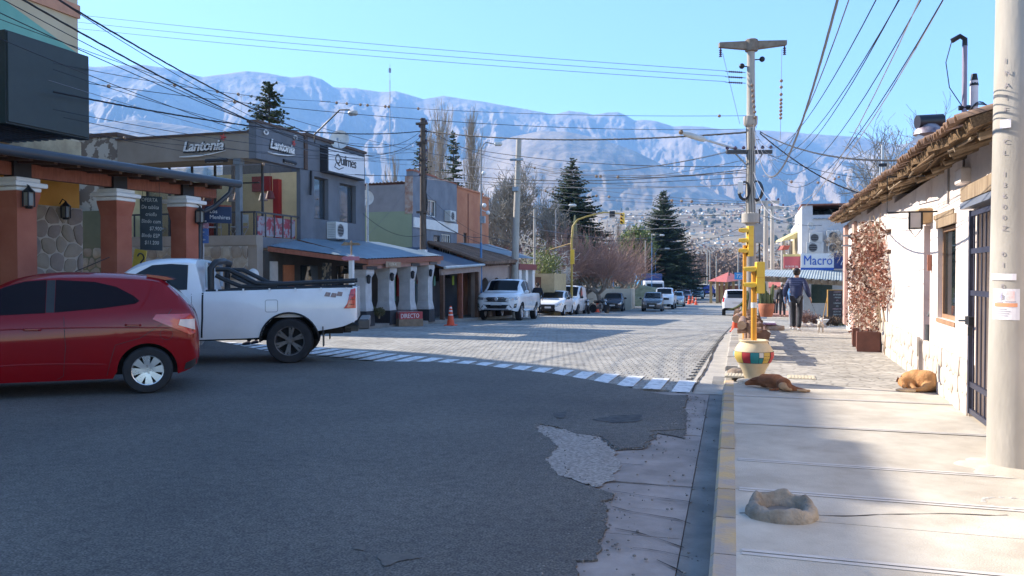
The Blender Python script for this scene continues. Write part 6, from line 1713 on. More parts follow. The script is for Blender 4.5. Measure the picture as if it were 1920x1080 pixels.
h_c=Vector((hp.x,hp.y,.0))+Matrix.Rotation(h_ang,3,'Z')@Vector((0,-(1.80/2-.145),0))
hx=Car('pickup','white single cab pickup with black sports bars on the crossing',white_p,HX,h_c,h_ang,cat='pickup truck')
hx.t.rotation_euler=(0,R(.6),h_ang)
for sd in(1,-1):
 hx.seam([(1.38,1.215),(1.385,.8),(1.41,.47)],sd,w=.03);hx.seam([(1.56,1.2),(1.53,.7),(1.6,.52),(2.4,.5)],sd,w=.007);hx.seam([(2.75,1.12),(2.72,.8),(2.6,.5)],sd,w=.007)
 hx.gpatch([(1.63,1.27),(1.63,1.68),(1.9,1.70),(2.2,1.68),(2.52,1.5),(2.72,1.3),(2.72,1.22)],glass_car,'side_window',sd)
 hx.handle(1.75,1.06,sd,black_pl,.2)
 hx.patch([(-1.10,.92),(-.90,.92),(-.96,1.0),(-1.02,1.24),(-1.10,1.26)],tail_red,'tail_lamp',sd,off=.012)
 for z in(.98,1.06,1.14):hx.patch([(-1.09,z),(-.98,z),(-.99,z+.012),(-1.09,z+.012)],M('lamp_dark_red',(.12,.0,.005),rough=.2,coat=1),'lamp_strip',sd,off=.018,n=2)
 P=[(.28+.1*sx_,.98+.1*sz_)for sx_,sz_ in((-1,-.8),(-.8,-1),(.8,-1),(1,-.8),(1,.8),(.8,1),(-.8,1),(-1,.8),(-1,-.8))]
 hx.seam(P,sd,w=.006);hx.patch([(.275,.96),(.285,.96),(.285,1.0),(.275,1.0)],white_p,'lid_pin',sd,n=1)if False else None
 for ax in(0,3.085):
  mb=MB();P=[hx.surf(ax+math.cos(a)*.485,.377+math.sin(a)*.485,sd,.006)for a in[PI*k/18 for k in range(-1,20)]if.377+math.sin(a)*.485>.3];mb.tube(P,.016,6);mb.build('arch_lip',black_pl if ax==0 else white_p,hx.t,world=False,smooth=60)
 mb=MB();y=sd*.78;mb.box((-.56,y-.12,.28),(-.545,y+.12,.62));mb.build('mud_flap',black_pl,hx.t,world=False)
 mb=MB();mb.tube([(1.5,sd*.8,.42),(1.6,sd*.92,.40),(2.5,sd*.92,.40),(2.6,sd*.8,.42)],.04,8);mb.build('side_step',chrome,hx.t,world=False,smooth=50)
 y=sd*.70
 mb=MB();mb.tube([(1.28,y,1.24),(1.28,y,1.62),(1.22,sd*.62,1.72),(1.2,0,1.75)],.055,10);mb.build('sports_bar_hoop',black_pl,hx.t,world=False,smooth=50)
 mb=MB();mb.tube([(1.2,y,1.6),(1.0,y,1.6),(.55,y,1.36),(.3,y,1.335),(-1.08,y,1.385)],.042,10);mb.build('sports_bar_rail',black_pl,hx.t,world=False,smooth=50)
 mb=MB();mb.tube([(1.2,y,1.5),(1.05,y,1.42),(.8,y,1.31),(.5,y,1.30),(.2,y,1.31)],.038,10);mb.build('sports_bar_brace',black_pl,hx.t,world=False,smooth=50)
 for k in range(6):
  x=-.95+k*.42;mb=MB();mb.box((x-.012,sd*.86,1.235+(-.0 if 1 else 0)+.0),(x+.012,sd*.905,1.275));mb.build('rail_hook',white_p,hx.t,world=False)
 mb=MB();mb.tube([(-1.05,sd*.82,1.285),(1.34,sd*.82,1.245)],.022,6);mb.build('bed_rail_cap',black_pl,hx.t,world=False,smooth=50)
mb=MB();mb.tube([(1.36,-.6,1.30),(1.37,-.6,1.7),(1.37,.6,1.7),(1.36,.6,1.3)],.03,6);mb.build('cab_guard',steel_m,hx.t,world=False,smooth=50)
mb=MB();mb.box((-1.32,-.75,.55),(-1.14,.75,.72),bev=.02);mb.box((-1.12,-.5,.5),(-.9,.5,.6));mb.build('rear_bumper',M('bumper_grey_dusty',(.1,.09,.085),rough=.5,metal=.3),hx.t,world=False)
mb=MB();mb.box((.5,-.35,.38),(2.8,.35,.5));mb.cyl((0,-.7,.385),(0,.7,.385),.05,n=8);mb.sphere((0,0,.385),.15,8,6);mb.box((-1.0,-.5,.48),(.4,-.42,.56));mb.box((-1.0,.42,.48),(.4,.5,.56));mb.build('chassis',under_m,hx.t,world=False)
mb=MB();mb.cyl((-.95,.25,.62),(-.95,-.25,.62),.0,n=4)
hx.mirror(2.72,1.2,black_pl)
stk=M('sticker_grey',(.14,.13,.14),rough=.6,col2=(.4,.28,.24),scale=18)
for k,(x,z)in enumerate(((-.58,1.16),(-.68,1.145),(-.78,1.165))):
 hx.patch([(x,z-.03),(x-.09,z-.04),(x-.11,z+.03),(x-.03,z+.04)],stk,'sticker_digit',1,off=.004,n=2)
AM=dict(W=1.93,x0=-1.15,x1=4.0,R=.385,tw=.25,arch=.45,axles=(0,3.1),spokes=5,style='y',rim=rim_silver,plan=[(-1.15,.92),(0,1),(3.0,1),(3.5,.97),(3.75,.92),(3.9,.82),(3.97,.7),(4.0,.58)],sill=[(-1.15,.6),(0,.45),(3.2,.42),(3.8,.40),(4.0,.46)],belt=[(-1.15,1.22),(1.0,1.2),(1.05,1.2),(2.6,1.16),(3.3,1.13),(3.8,1.06),(4.0,.98)],top=[(-1.15,1.23),(.95,1.21),(1.0,1.55,1),(1.08,1.76),(1.6,1.83),(2.1,1.82),(2.4,1.72),(3.0,1.27),(3.4,1.22),(3.8,1.14),(4.0,1.0)],glass_side=[(1.2,1.75),(1.82,2.55)],wind=(2.33,2.95),zlo=.42,tumble=.78,cav=(-1.1,.94),floor=.75)
def place_front(px,py,d,yaw_off,P):
 """ground point below the nose centre"""
 p=at(px,py,d);p.z=gz(p.y);return p
def facing(name,label,paint,P,px,d,ang,cat,group=None):
 """car whose nose centre stands at pixel column px, depth d, heading ang (degrees from +x)"""
 p=at(px,560,d);a=R(ang);L_=P['x1']
 o=Vector((p.x-math.cos(a)*L_,p.y-math.sin(a)*L_,0));
 z0=gz(p.y);z1=gz(o.y);o.z=z1
 c=Car(name,label,paint,P,o,a,group,cat=cat)
 c.t.rotation_euler=(0,math.atan2(z1-z0,L_),a)if abs(z1-z0)>.01 else(0,0,a)
 return c
am=facing('pickup','white double cab pickup parked nose to us by the arcade',white_p,AM,930,34.0,-86,'pickup truck')
bl_gr=M('grille_black',(.012,.012,.014),rough=.3,var=.2)
am.nose([(-.82,.86),(-.55,.80),(.55,.80),(.82,.86),(.85,1.0),(-.85,1.0)],bl_gr,'grille')
for z in(.87,.935):
 am.nose([(-.55,z),(.55,z),(.55,z+.018),(-.55,z+.018)],chrome,'grille_bar',off=.014,n=8)
for sd in(-1,1):
 am.nose([(sd*.88,.89),(sd*.58,.88),(sd*.56,.985),(sd*.9,1.01)],lamp_clear,'headlight',off=.016)
 am.nose([(sd*.84,.56),(sd*.74,.54),(sd*.78,.72),(sd*.86,.74)],bl_gr,'fog_lamp_housing',off=.014)
 am.nose([(sd*.82,.62),(sd*.77,.61),(sd*.79,.68),(sd*.83,.69)],M('fog_amber',(.5,.4,.28),rough=.2,coat=1),'fog_lamp',off=.022,n=2)
 am.seam([(1.78,1.18),(1.78,.5)],sd);am.seam([(1.1,1.18),(1.12,.5)],sd);am.seam([(2.62,1.14),(2.6,.5)],sd);am.handle(1.3,1.05,sd,white_p);am.handle(2.0,1.03,sd,white_p)
 mb=MB();mb.tube([(.6,sd*.8,.45),(.7,sd*.97,.43),(2.4,sd*.97,.43),(2.5,sd*.8,.45)],.04,8);mb.build('side_step',chrome,am.t,world=False,smooth=50)
 for k in range(8):am.patch([(2.0-k*.12,.72+.05*(k%3)),(1.93-k*.12,.70),(1.95-k*.12,.80),(2.02-k*.12,.84)],M('sticker_silver',(.68,.68,.7),rough=.5),'door_sticker',sd,off=.003,n=1)
am.nose([(-.62,.44),(-.72,.5),(-.58,.68),(.58,.68),(.72,.5),(.62,.44)],bl_gr,'lower_grille',off=.01)
am.nose([(-.56,.46),(.56,.46),(.5,.52),(-.5,.52)],M('skid_grey',(.3,.3,.32),rough=.4,metal=.5),'skid_plate',off=.024)
am.nose([(-.24,.66),(.24,.66),(.24,.78),(-.24,.78)],plate_m,'number_plate',off=.026,n=2)
mb=MB();mb.lathe([(.001,0),(.085,0),(.085,.012),(.07,.014)],20,(4.03,0,.915),'x');mb.build('badge_ring',chrome,am.t,world=False)
am.mirror(2.68,1.2,white_p)
def hatch(W=1.7,H=1.48,L=3.9,arch=.34,Rr=.30):
 f=L/3.88
 return dict(W=W,x0=-.66*f,x1=3.22*f,R=Rr,tw=.19,arch=arch,axles=(0,2.5*f),spokes=5,style='y',rim=rim_silver,plan=[(x*f,k)for x,k in[(-.66,.66),(-.6,.82),(-.4,.93),(0,.985),(.6,1),(2.4,1),(2.8,.95),(3.02,.86),(3.15,.74),(3.22,.58)]],sill=[(x*f,z)for x,z in[(-.66,.4),(-.4,.26),(.3,.2),(2.2,.2),(2.95,.22),(3.22,.28)]],belt=[(x*f,z)for x,z in[(-.66,.92),(-.3,1.0),(1.2,.96),(2.2,.93),(2.7,.84),(3.1,.72),(3.22,.62)]],top=[(x*f,z*H/1.48)for x,z in[(-.66,.95),(-.58,1.1),(-.4,1.36),(-.2,1.44),(.5,1.48),(1.1,1.47),(1.45,1.4),(2.15,1.0),(2.6,.93),(3.0,.84),(3.22,.68)]],glass_side=[(-.2*f,.85*f),(.98*f,1.95*f)],wind=(1.42*f,2.12*f),rear=(-.58*f,-.36*f),zlo=.2,tumble=.78)
def sedan(W=1.72,H=1.45):
 return dict(W=W,x0=-.95,x1=3.35,R=.30,tw=.19,arch=.35,axles=(0,2.5),spokes=5,style='y',rim=rim_silver,plan=[(-.95,.66),(-.88,.84),(-.6,.95),(0,1),(2.4,1),(2.9,.94),(3.15,.84),(3.28,.72),(3.35,.55)],sill=[(-.95,.4),(-.6,.26),(.3,.2),(2.2,.2),(3.0,.22),(3.35,.28)],belt=[(-.95,.9),(-.5,.97),(1.2,.95),(2.2,.92),(2.8,.82),(3.2,.70),(3.35,.6)],top=[(-.95,.95),(-.85,1.02),(-.5,1.05),(-.35,1.08),(.15,1.36),(.6,H),(1.1,H),(1.5,1.36),(2.2,1.0),(2.7,.92),(3.1,.82),(3.35,.65)],glass_side=[(-.05,.9),(1.0,2.0)],wind=(1.45,2.15),rear=(-.32,.22),zlo=.2,tumble=.77)
def van(W=1.80,H=1.83):
 return dict(W=W,x0=-.75,x1=3.35,R=.31,tw=.19,arch=.36,axles=(0,2.7),spokes=6,style='x',rim=rim_dark,plan=[(-.75,.9),(-.6,.97),(0,1),(2.4,1),(2.9,.95),(3.15,.86),(3.28,.74),(3.35,.6)],sill=[(-.75,.35),(0,.22),(2.2,.22),(3.0,.24),(3.35,.3)],belt=[(-.75,1.0),(1.2,1.0),(2.2,1.0),(2.8,.93),(3.2,.8),(3.35,.68)],top=[(-.75,1.3),(-.70,1.7),(-.6,1.78),(.5,H),(1.2,H),(1.55,1.74),(2.3,1.12),(2.8,1.02),(3.2,.88),(3.35,.72)],glass_side=[(1.0,2.0)],wind=(1.55,2.28),zlo=.22,tumble=.86)
def suv(W=1.80,H=1.68):
 return dict(W=W,x0=-.75,x1=3.55,R=.35,tw=.22,arch=.41,axles=(0,2.65),spokes=5,style='y',rim=rim_silver,plan=[(-.75,.8),(-.68,.9),(-.4,.97),(0,1),(2.6,1),(3.1,.94),(3.4,.8),(3.55,.6)],sill=[(-.75,.5),(-.4,.36),(.3,.3),(2.2,.3),(3.0,.32),(3.55,.4)],belt=[(-.75,1.05),(.5,1.06),(1.8,1.03),(2.6,.98),(3.2,.88),(3.55,.75)],top=[(-.75,1.1),(-.66,1.4),(-.55,1.56),(-.3,1.62),(.6,H),(1.1,H),(1.5,1.58),(2.2,1.12),(2.8,1.05),(3.3,.95),(3.55,.8)],glass_side=[(-.4,.3),(.38,1.1),(1.18,2.0)],wind=(1.5,2.18),rear=(-.68,-.5),zlo=.3,tumble=.8)
def face(c,zl,zh,w,grille=(.3,.5),lamp='clear',lower=True,plate=True,hl=None):
 lm=lamp_clear
 x=c.P['W']/2
 c.nose([(-w,zl),(w,zl),(w*.95,zh),(-w*.95,zh)],bl_gr,'grille')
 for sd in(-1,1):
  c.nose([(sd*(x-.06),zh-.02),(sd*(w+.02),zl+.03),(sd*(w+.04),zh+.04),(sd*(x-.1),zh+.12)],hl or lm,'headlight',off=.012)
 if lower:c.nose([(-w*1.05,.28),(w*1.05,.28),(w*.9,.46),(-w*.9,.46)],bl_gr,'lower_grille')
 if plate:c.nose([(-.2,.42),(.2,.42),(.2,.52),(-.2,.52)],plate_m,'number_plate',off=.016,n=2)
 c.mirror(c.P['wind'][1]-.12,sample(c.P['belt'],c.P['wind'][1])+.02,black_pl)
def rear(c,z0,z1,plate=True,zw=None):
 """tail lamps and plate on the back end"""
 x=c.P['x0']
 for sd in(-1,1):c.patch([(x+.02,z0),(x+.25,z0+.05),(x+.22,z1),(x+.03,z1)],tail_red,'tail_lamp',sd,off=.012)
 mb=MB();mb.box((x-.012,-.26,z0-.1),(x,.26,z0+.02));mb.build('number_plate',plate_m,c.t,world=False)
ds=facing('hatchback','white compact hatchback parked behind the white double cab pickup',white_p,hatch(1.72,1.46,3.95),1027,45.0,-87,'car')
face(ds,.46,.62,.42,plate=False);ds.nose([(-.18,.42),(.18,.42),(.18,.52),(-.18,.52)],plate_m,'number_plate',off=.018,n=2)
kg=facing('panel_van','white panel van with a roof rack parked behind the white hatchback',white_p,van(),1055,49.5,-88,'van')
face(kg,.5,.68,.35);kg.nose([(-.8,.24),(.8,.24),(.8,.42),(-.8,.42)],black_pl,'grey_bumper',off=.008)
rk=thing('roof_rack','black bar roof rack on top of the white panel van','roof rack',kg.t.location+Vector((0,0,1.86)))
o=kg.t
M4=chain(o)
mb=MB();mb.m=M4
for x in(-.3,.1,.5,.9,1.2):mb.box((x,-.68,1.90),(x+.04,.68,1.93))
for y in(-.68,.66):mb.box((-.4,y,1.93),(1.3,y+.025,1.96));
mb.build('rack_bars',black_pl,rk)
for(x,y)in((-.2,-.66),(-.2,.64),(1.1,-.66),(1.1,.64)):
 mb=MB();mb.m=M4;mb.box((x,y,1.74),(x+.03,y+.03,1.90));mb.build('foot',black_pl,rk)
dk=carpaint('dark_blue_black',(.03,.036,.05),rough=.3);gy=carpaint('grey',(.10,.105,.11),met=.3);sv=carpaint('silver',(.38,.39,.4),met=.6);rdp=carpaint('bright_red',(.4,.04,.04));blp=carpaint('blue',(.02,.05,.25),met=.2);tealp=carpaint('light_blue',(.12,.2,.26),met=.3)
b1=facing('hatchback','black hatchback parked at the kerb past the motorcycles',dk,hatch(1.66,1.44,3.8),1148,61.0,-84,'car');face(b1,.48,.6,.4,hl=lamp_clear)
g1=facing('hatchback','grey hatchback driving towards us in the middle of the street',gy,hatch(1.66,1.5,3.6),1222,61.5,-86,'car');face(g1,.48,.62,.36)
U2=dict(AM);U2['W']=1.8
w2=facing('pickup','white pickup half hidden behind the grey hatchback',white_p,U2,1243,67.5,-88,'pickup truck');w2.nose([(-.5,.8),(.5,.8),(.5,1.0),(-.5,1.0)],bl_gr,'grille');w2.mirror(2.68,1.2,black_pl)
s1=facing('sedan','silver sedan following behind the white pickup',sv,sedan(),1266,76.0,-87,'car');face(s1,.5,.62,.3)
d2=facing('sedan','dark maroon sedan behind the silver sedan by the cones',carpaint('maroon',(.08,.03,.05),met=.2),sedan(),1283,92.0,-87,'car');face(d2,.5,.62,.3)
v2=facing('hatchback','pale silver hatchback far down the street behind the maroon car',sv,hatch(),1276,100.0,-86,'car');face(v2,.5,.62,.3)
r2_=facing('hatchback','small red car hidden behind the queue of parked cars',rdp,hatch(),1262,106.0,-86,'car')
t1=facing('hatchback','light blue grey hatchback parked far along the left kerb',tealp,hatch(),1309,110.0,-82,'car');face(t1,.5,.62,.3)
e1_=facing('sedan','dark sedan beyond the light blue grey hatchback in the far queue',dk,sedan(),1290,128.0,-86,'car')
e2_=facing('hatchback','tiny silver car at the farthest end of the parked queue',sv,hatch(),1296,138.0,-86,'car')
t2_=facing('panel_van','pale blue white van behind the light blue grey hatchback',carpaint('pale',(.45,.52,.58)),van(),1300,122.0,-84,'van')
def away(name,label,paint,P,px,d,ang,cat):
 p=at(px,560,d);a=R(ang);o=Vector((p.x-math.cos(a)*P['x0'],p.y-math.sin(a)*P['x0'],0));o.z=gz(o.y)
 c=Car(name,label,paint,P,o,a,cat=cat);return c
UB=dict(AM);UB['W']=1.9
bu=away('pickup','dark blue pickup seen from behind far down the street',blp,UB,1332,122.0,101,'pickup truck')
mb=MB();mb.box((-1.22,-.8,.45),(-1.1,.8,.62));mb.build('rear_bumper',black_pl,bu.t,world=False);rear(bu,.9,1.15)
rw=away('hatchback','white car seen from behind parked at the right kerb with red tail lamps',white_p,suv(1.78,1.62),1381,49.5,92,'car');rear(rw,.85,1.15)
mb=MB();mb.add([(-.755,-.55,1.12),(-.755,.55,1.12),(-.66,.5,1.45),(-.66,-.5,1.45)],[(0,1,2,3)]);mb.build('rear_window',glass_car,rw.t,world=False)
tp_=at(1228,560,92.0)
tk=thing('box_truck','blue and white box truck far behind the parked cars','truck',(tp_.x,tp_.y,gz(tp_.y)),R(-72))
cabm=M('truck_cab_white',(.55,.56,.57),rough=.4,var=.05);boxm_=M('truck_box_blue',(.04,.2,.42),rough=.45,var=.05)
mb=MB();mb.box((-6.8,-1.2,.95),(-1.9,1.2,3.35),bev=.03);mb.build('cargo_box',boxm_,tk,world=False)
mb=MB();mb.box((-1.899,-1.18,1.0),(-1.88,1.18,3.3));mb.build('box_front',M('truck_front_navy',(.03,.06,.2),rough=.5),tk,world=False)
mb=MB();mb.prism([(-1.75,.5),(0,.5),(.05,1.2),(-.25,2.35),(-.5,2.5),(-1.75,2.55)],-1.08,1.08,'xz');mb.build('cab',cabm,tk,world=False)
mb=MB();mb.add([(.07,-.95,1.32),(.07,.95,1.32),(-.2,.9,2.2),(-.2,-.9,2.2)],[(0,1,2,3)]);mb.build('windscreen',glass_car,tk,world=False)
for sd in(-1,1):
 mb=MB();mb.box((-1.1,sd*1.08,1.35),(-.3,sd*1.09,2.1));mb.build('side_window',glass_car,tk,world=False)
 mb=MB();mb.box((.0,sd*.8-.15,.62),(.09,sd*.8+.15,.82));mb.build('headlight',lamp_clear,tk,world=False)
 mb=MB();mb.box((-.1,sd*1.2-.1,1.5),(.0,sd*1.2+.1,2.0));mb.build('mirror',black_pl,tk,world=False)
 for ax in(-.75,-5.2):
  mb=MB();mb.lathe([(.2,-.12),(.42,-.13),(.45,0),(.42,.13),(.2,.12)],20,(ax,sd*.95,.45),'y');mb.build('wheel',tyre_m,tk,world=False,smooth=40)
mb=MB();mb.box((.0,-.9,.85),(.09,.9,1.1));mb.build('grille',bl_gr,tk,world=False)
mb=MB();mb.box((-6.8,-.5,.6),(-1,.5,.94));mb.build('chassis',under_m,tk,world=False)
def motorbike(px,d,ang,lab,col):
 p=at(px,560,d);t=thing('motorcycle',lab,'motorcycle',(p.x,p.y,gz(p.y)+(.12 if p.x<-11.5 else 0)),R(ang),'motorcycles parked at the kerb')
 pm=carpaint('bike_'+col[0],col[1])
 for ax in(0,1.25):
  m=MB();m.lathe([(.22,-.045),(.29,-.05),(.30,0),(.29,.05),(.22,.045)],20,(ax,0,.30),'y');w_=m.build('wheel',tyre_m,t,world=False,smooth=40)
  m=MB()
  for k in range(6):a=PI*k/3;m.cyl((ax,0,.3),(ax+math.cos(a)*.22,0,.3+math.sin(a)*.22),.012,n=4)
  m.build('rim',rim_silver,w_,world=False)
 m=MB();m.tube([(.1,0,.78),(.45,0,.76),(.62,0,.8)],[.09,.11,.06],8);m.build('seat',black_pl,t,world=False,smooth=50)
 m=MB();m.sphere((.8,0,.82),.16,10,7,(1.3,.75,.8));m.build('fuel_tank',pm,t,world=False,smooth=60)
 m=MB();m.box((.42,-.11,.28),(.82,.11,.6),bev=.03);m.cyl((.4,.13,.3),(-.15,.16,.34),.035,n=8);m.build('engine',M('engine_grey',(.12,.12,.13),rough=.4,metal=.6),t,world=False)
 m=MB();m.tube([(1.25,0,.3),(1.08,0,.85),(1.04,0,.95)],.03,6);m.build('fork',chrome,t,world=False)
 m=MB();m.tube([(.95,-.34,1.0),(1.04,-.1,.97),(1.04,.1,.97),(.95,.34,1.0)],.014,5);m.build('handlebar',iron_m,t,world=False)
 m=MB();m.sphere((1.14,0,.86),.09,8,6);m.build('headlight',lamp_clear,t,world=False,smooth=60)
 m=MB();m.tube([(-.35,0,.45),(-.2,0,.63),(.1,0,.66)],.03,6);m.build('rear_mudguard',pm,t,world=False)
 m=MB();m.tube([(.5,0,.35),(.55,.22,.02)],.012,4);m.build('stand',iron_m,t,world=False)
motorbike(1098,53,-70,'black motorcycle nearest the white van at the left kerb',('black',(.015,.015,.018)))
motorbike(1112,55.5,-30,'black scooter-like motorcycle beside the orange traffic cone',('grey',(.04,.04,.045)))
def pole(name,lab,px,d,ytop,r0,r1,mat,cat='utility pole',lean=0,n=14,group=None,ybase=None):
 b=at(px,560,d);b.z=gz(b.y);tp=at(px+lean,ytop,d)
 t=thing(name,lab,cat,b,group=group)
 m=MB();m.cyl(b-Vector((0,0,.2)),tp,r0,r1,n=n);m.build('shaft',mat,t,smooth=60)
 return t,b,tp
DP=20.0
mp,mb_,mt=pole('concrete_pole','tall concrete power pole with double crossarm behind the yellow traffic lights',1408,DP,92,.145,.095,conc_pole)
def dz(y,d):return EYE+(515-y)/F*d
def P_(px,y,d=DP):return at(px,y,d)
def part(mb,name,mat,parent,smooth=0):return mb.build(name,mat,parent,smooth=smooth)
m=MB();c=P_(1407,419);m.lathe([(.15,0),(.215,.02),(.215,.24),(.15,.27)],24,c);part(m,'lower_collar',conc_pole,mp,50)
m=MB();c=P_(1407,237);m.lathe([(.11,-.02),(.17,.05),(.175,.24),(.11,.26)],24,c);part(m,'upper_collar',conc_pole,mp,50)
dark_conc=M('dark_concrete_arm',(.16,.12,.09),rough=.9,col2=(.26,.22,.18),scale=6)
c=P_(1409,96);m=MB();m.lathe([(.1,-.02),(.155,0),(.155,.27),(.13,.29)],20,c);part(m,'crossarm_boss',dark_conc,mp,50)
m=MB();cz=c.z
a,b=P_(1348,86),P_(1474,82)
rx=(b-a).normalized();ny=Vector((-rx.y,rx.x,0))
for s,e in((-1,a),(1,b)):
 q=Vector((c.x,c.y,cz));L_=(Vector((e.x,e.y,0))-Vector((q.x,q.y,0))).length
 fr_=frame((c.x,c.y,cz),rx*s,ny);mm=MB();mm.m=fr_
 mm.prism([(.12,.04),(.12,.24),(L_,.23),(L_,.12)],-.07,.07,'xz');part(mm,'crossarm',dark_conc,mp)
 mm=MB();mm.m=fr_;mm.cyl((L_-.04,0,.1),(L_-.04,0,-.12),.018,n=6)
 for k in range(4):mm.lathe([(.02,0),(.045,.01),(.02,.04)],8,(L_-.04,0,-.12+k*.05))
 part(mm,'insulator',M('insulator_glaze',(.08,.05,.09),rough=.3),mp)
for px_,py_ in((1391,124),(1429,111)):
 q=P_(px_,py_);w=Vector((c.x,c.y,q.z-.02));m=MB();m.cyl(w,q,.015,n=6);m.sphere(q,.07,10,8);part(m,'lamp_ball',iron_m,mp,50)
for k,y in enumerate((136,146,156)):
 m=MB();q0,q1=P_(1398,y),P_(1360,y-2);m.cyl(q0,q1,.009,n=5)
 for j in range(7):m.sphere(q0.lerp(q1,.2+j*.1),.026,6,5)
 part(m,'strain_insulator',MATS['insulator_glaze'],mp,50)
m=MB();q0,q1=P_(1362,285),P_(1447,283);nrm=ny
mm=MB();mm.m=frame((q0.x,q0.y,q0.z),(q1-q0)-Vector((0,0,q1.z-q0.z)),ny);L_=(q1-q0).length
mm.box((0,-.06,-.045),(L_,.06,.045));part(mm,'lower_crossarm',dark_steel,mp)
for e,px_ in((q0.lerp(q1,.16),1402),(q0.lerp(q1,.84),1413)):
 m=MB();m.cyl(e,P_(px_,312),.02,n=6);part(m,'brace',steel_m,mp)
for k,f_ in enumerate((.02,.2,.38,.62,.8,.98)):
 m=MB();e=q0.lerp(q1,f_)+Vector((0,-.05,.05));m.lathe([(.02,0),(.045,.02),(.045,.05),(.02,.08)],8,e);part(m,'pin_insulator',MATS['insulator_glaze'],mp)
for px_,rr_,lab in((1396,.2,'cable coil'),(1418,.22,'cable coil')):
 for k in range(5):
  m=MB();cc=P_(px_,358)+Vector((0,-.12+k*.03,0));m.tube([cc+Vector((math.cos(a_)*(rr_*.55+.012*k),0,math.sin(a_)*(rr_+.01*k)))for a_ in[2*PI*i/20 for i in range(21)]],.012,5);part(m,'cable_coil',iron_m,mp)
m=MB();q=P_(1388,352);m.box((q.x-.06,q.y-.1,q.z-.16),(q.x+.07,q.y+.02,q.z+.17),bev=.03);part(m,'splice_box',white_paint,mp)
m=MB();q=P_(1423,438);m.box((q.x-.1,q.y-.12,q.z-.24),(q.x+.1,q.y+.06,q.z+.24),bev=.01);part(m,'meter_box',M('box_grey',(.4,.4,.4),rough=.6),mp)
m=MB();q=P_(1397,400)
for k in range(4):
 m=MB();x_=1399+k*5;m.tube([P_(x_,240,DP-.13),P_(x_+2-k,300,DP-.15),P_(x_-1,360,DP-.14),P_(x_+1,400,DP-.2)],.008,4);part(m,'down_cable',iron_m,mp)
sl=thing('street_lamp','white lamp arm reaching left over the street from the concrete pole','street lamp',P_(1402,283))
m=MB();a,b=P_(1402,286),P_(1322,262);m.cyl(a,b,.03,n=8);part(m,'arm',M('lamp_arm_pale',(.5,.5,.5),rough=.5),sl,50)
m=MB();e=P_(1279,249);d_=(e-b);m.tube([b,b+d_*.15,b+d_*.8,e],[.05,.075,.07,.03],10);part(m,'lamp_head',M('lamp_head_pale',(.55,.55,.53),rough=.4),sl,50)
m=MB();m.sphere(P_(1277,248),.06,8,6);part(m,'photocell',M('photocell_brown',(.2,.13,.08),rough=.6),sl)
yel=M('traffic_yellow',(.75,.48,.05),rough=.45,var=.08,coat=.2);ora=M('pole_orange_yellow',(.68,.30,.03),rough=.5,var=.08)
vp=gnd(1413,718,.12)
VD=(vp-Vector((0,0,EYE))).dot(_f)
tl1=thing('traffic_light','front orange yellow pole with two lamp signal rising out of the painted vase','traffic light',vp)
b=at(1414,640,VD);tp=at(1415,545,VD)
m=MB();m.cyl((vp.x,vp.y,vp.z+.3),(vp.x,vp.y,at(0,505,VD).z),.037,n=14);part(m,'pole',ora,tl1,50)
z0,z1=dz(577,VD),dz(567,VD);m=MB();m.lathe([(.0385,z0),(.0385,z1)],14,(vp.x,vp.y,0),cap=False);part(m,'white_band',white_paint,tl1)
def signal(parent,c,n,w,h,dirn,lens,out=.12):
 """housing with n lamps facing dirn; c = lower centre"""
 dirn=Vector(dirn).normalized();u=Vector((-dirn.y,dirn.x,0));f=frame(c,u,dirn)
 m=MB();m.m=f;m.box((-w/2,-.1,0),(w/2,.0,h),bev=.008);hs=m.build('housing',yel,parent)
 for k in range(n):
  zc=h*(k+.5)/n;r_=min(w,h/n)*.42
  m=MB();m.m=f;m.lathe([(r_*.9,.004),(.001,.012)],14,(0,0,zc),'y',cap=False);m.build('lens',lens,hs)
  m=MB();m.m=f;vs=[];K=10
  for i in range(K+1):
   a=PI*(-.12)+PI*1.24*i/K;L_=out*(1 if i not in(0,K)else.4)
   vs+=[(math.cos(a)*r_,0,zc+math.sin(a)*r_),(math.cos(a)*r_,L_,zc+math.sin(a)*r_-.01),(math.cos(a)*(r_-.006),0,zc+math.sin(a)*(r_-.006)),(math.cos(a)*(r_-.006),L_,zc+math.sin(a)*(r_-.006)-.01)]
  fs=[]
  for i in range(K):o=4*i;fs+=[(o,o+1,o+5,o+4),(o+2,o+6,o+7,o+3),(o+1,o+3,o+7,o+5)]
  m.add(vs,fs);m.build('visor',yel,hs)
 for k in range(1,n):
  m=MB();m.m=f;m.box((-w/2-.003,-.103,h*k/n-.003),(w/2+.003,.003,h*k/n+.003));m.build('housing_seam',ora,hs)
 return hs
lens_m=M('lens_dark',(.06,.05,.03),rough=.2)
q=at(1417,550,VD-.02);signal(tl1,(vp.x+.02,vp.y-.03,q.z),2,.11,dz(491,VD)-q.z,(-1,-.25,0),lens_m,.15)
D2_=15.7
bp2=at(1396,560,D2_);g2=gz(bp2.y)+.12
tl2=thing('traffic_light','rear yellow pole with three lamp signal standing behind the log fence','traffic light',(bp2.x,bp2.y,g2))
m=MB();m.cyl((bp2.x,bp2.y,g2),(bp2.x,bp2.y,dz(460,D2_)),.036,n=12);part(m,'pole',ora,tl2,50)
zb=dz(481,D2_);signal(tl2,(bp2.x+.05,bp2.y-.04,zb),3,.15,dz(424,D2_)-zb,(-1,-.3,0),lens_m,.16)
vs_=thing('painted_vase','big cream clay vase with a band of coloured squares round the pole foot','vase',vp)
cream=M('cream_clay',(.66,.50,.29),rough=.75,col2=(.72,.58,.38),scale=5,bump=.1,bscale=40)
k_=VD/F
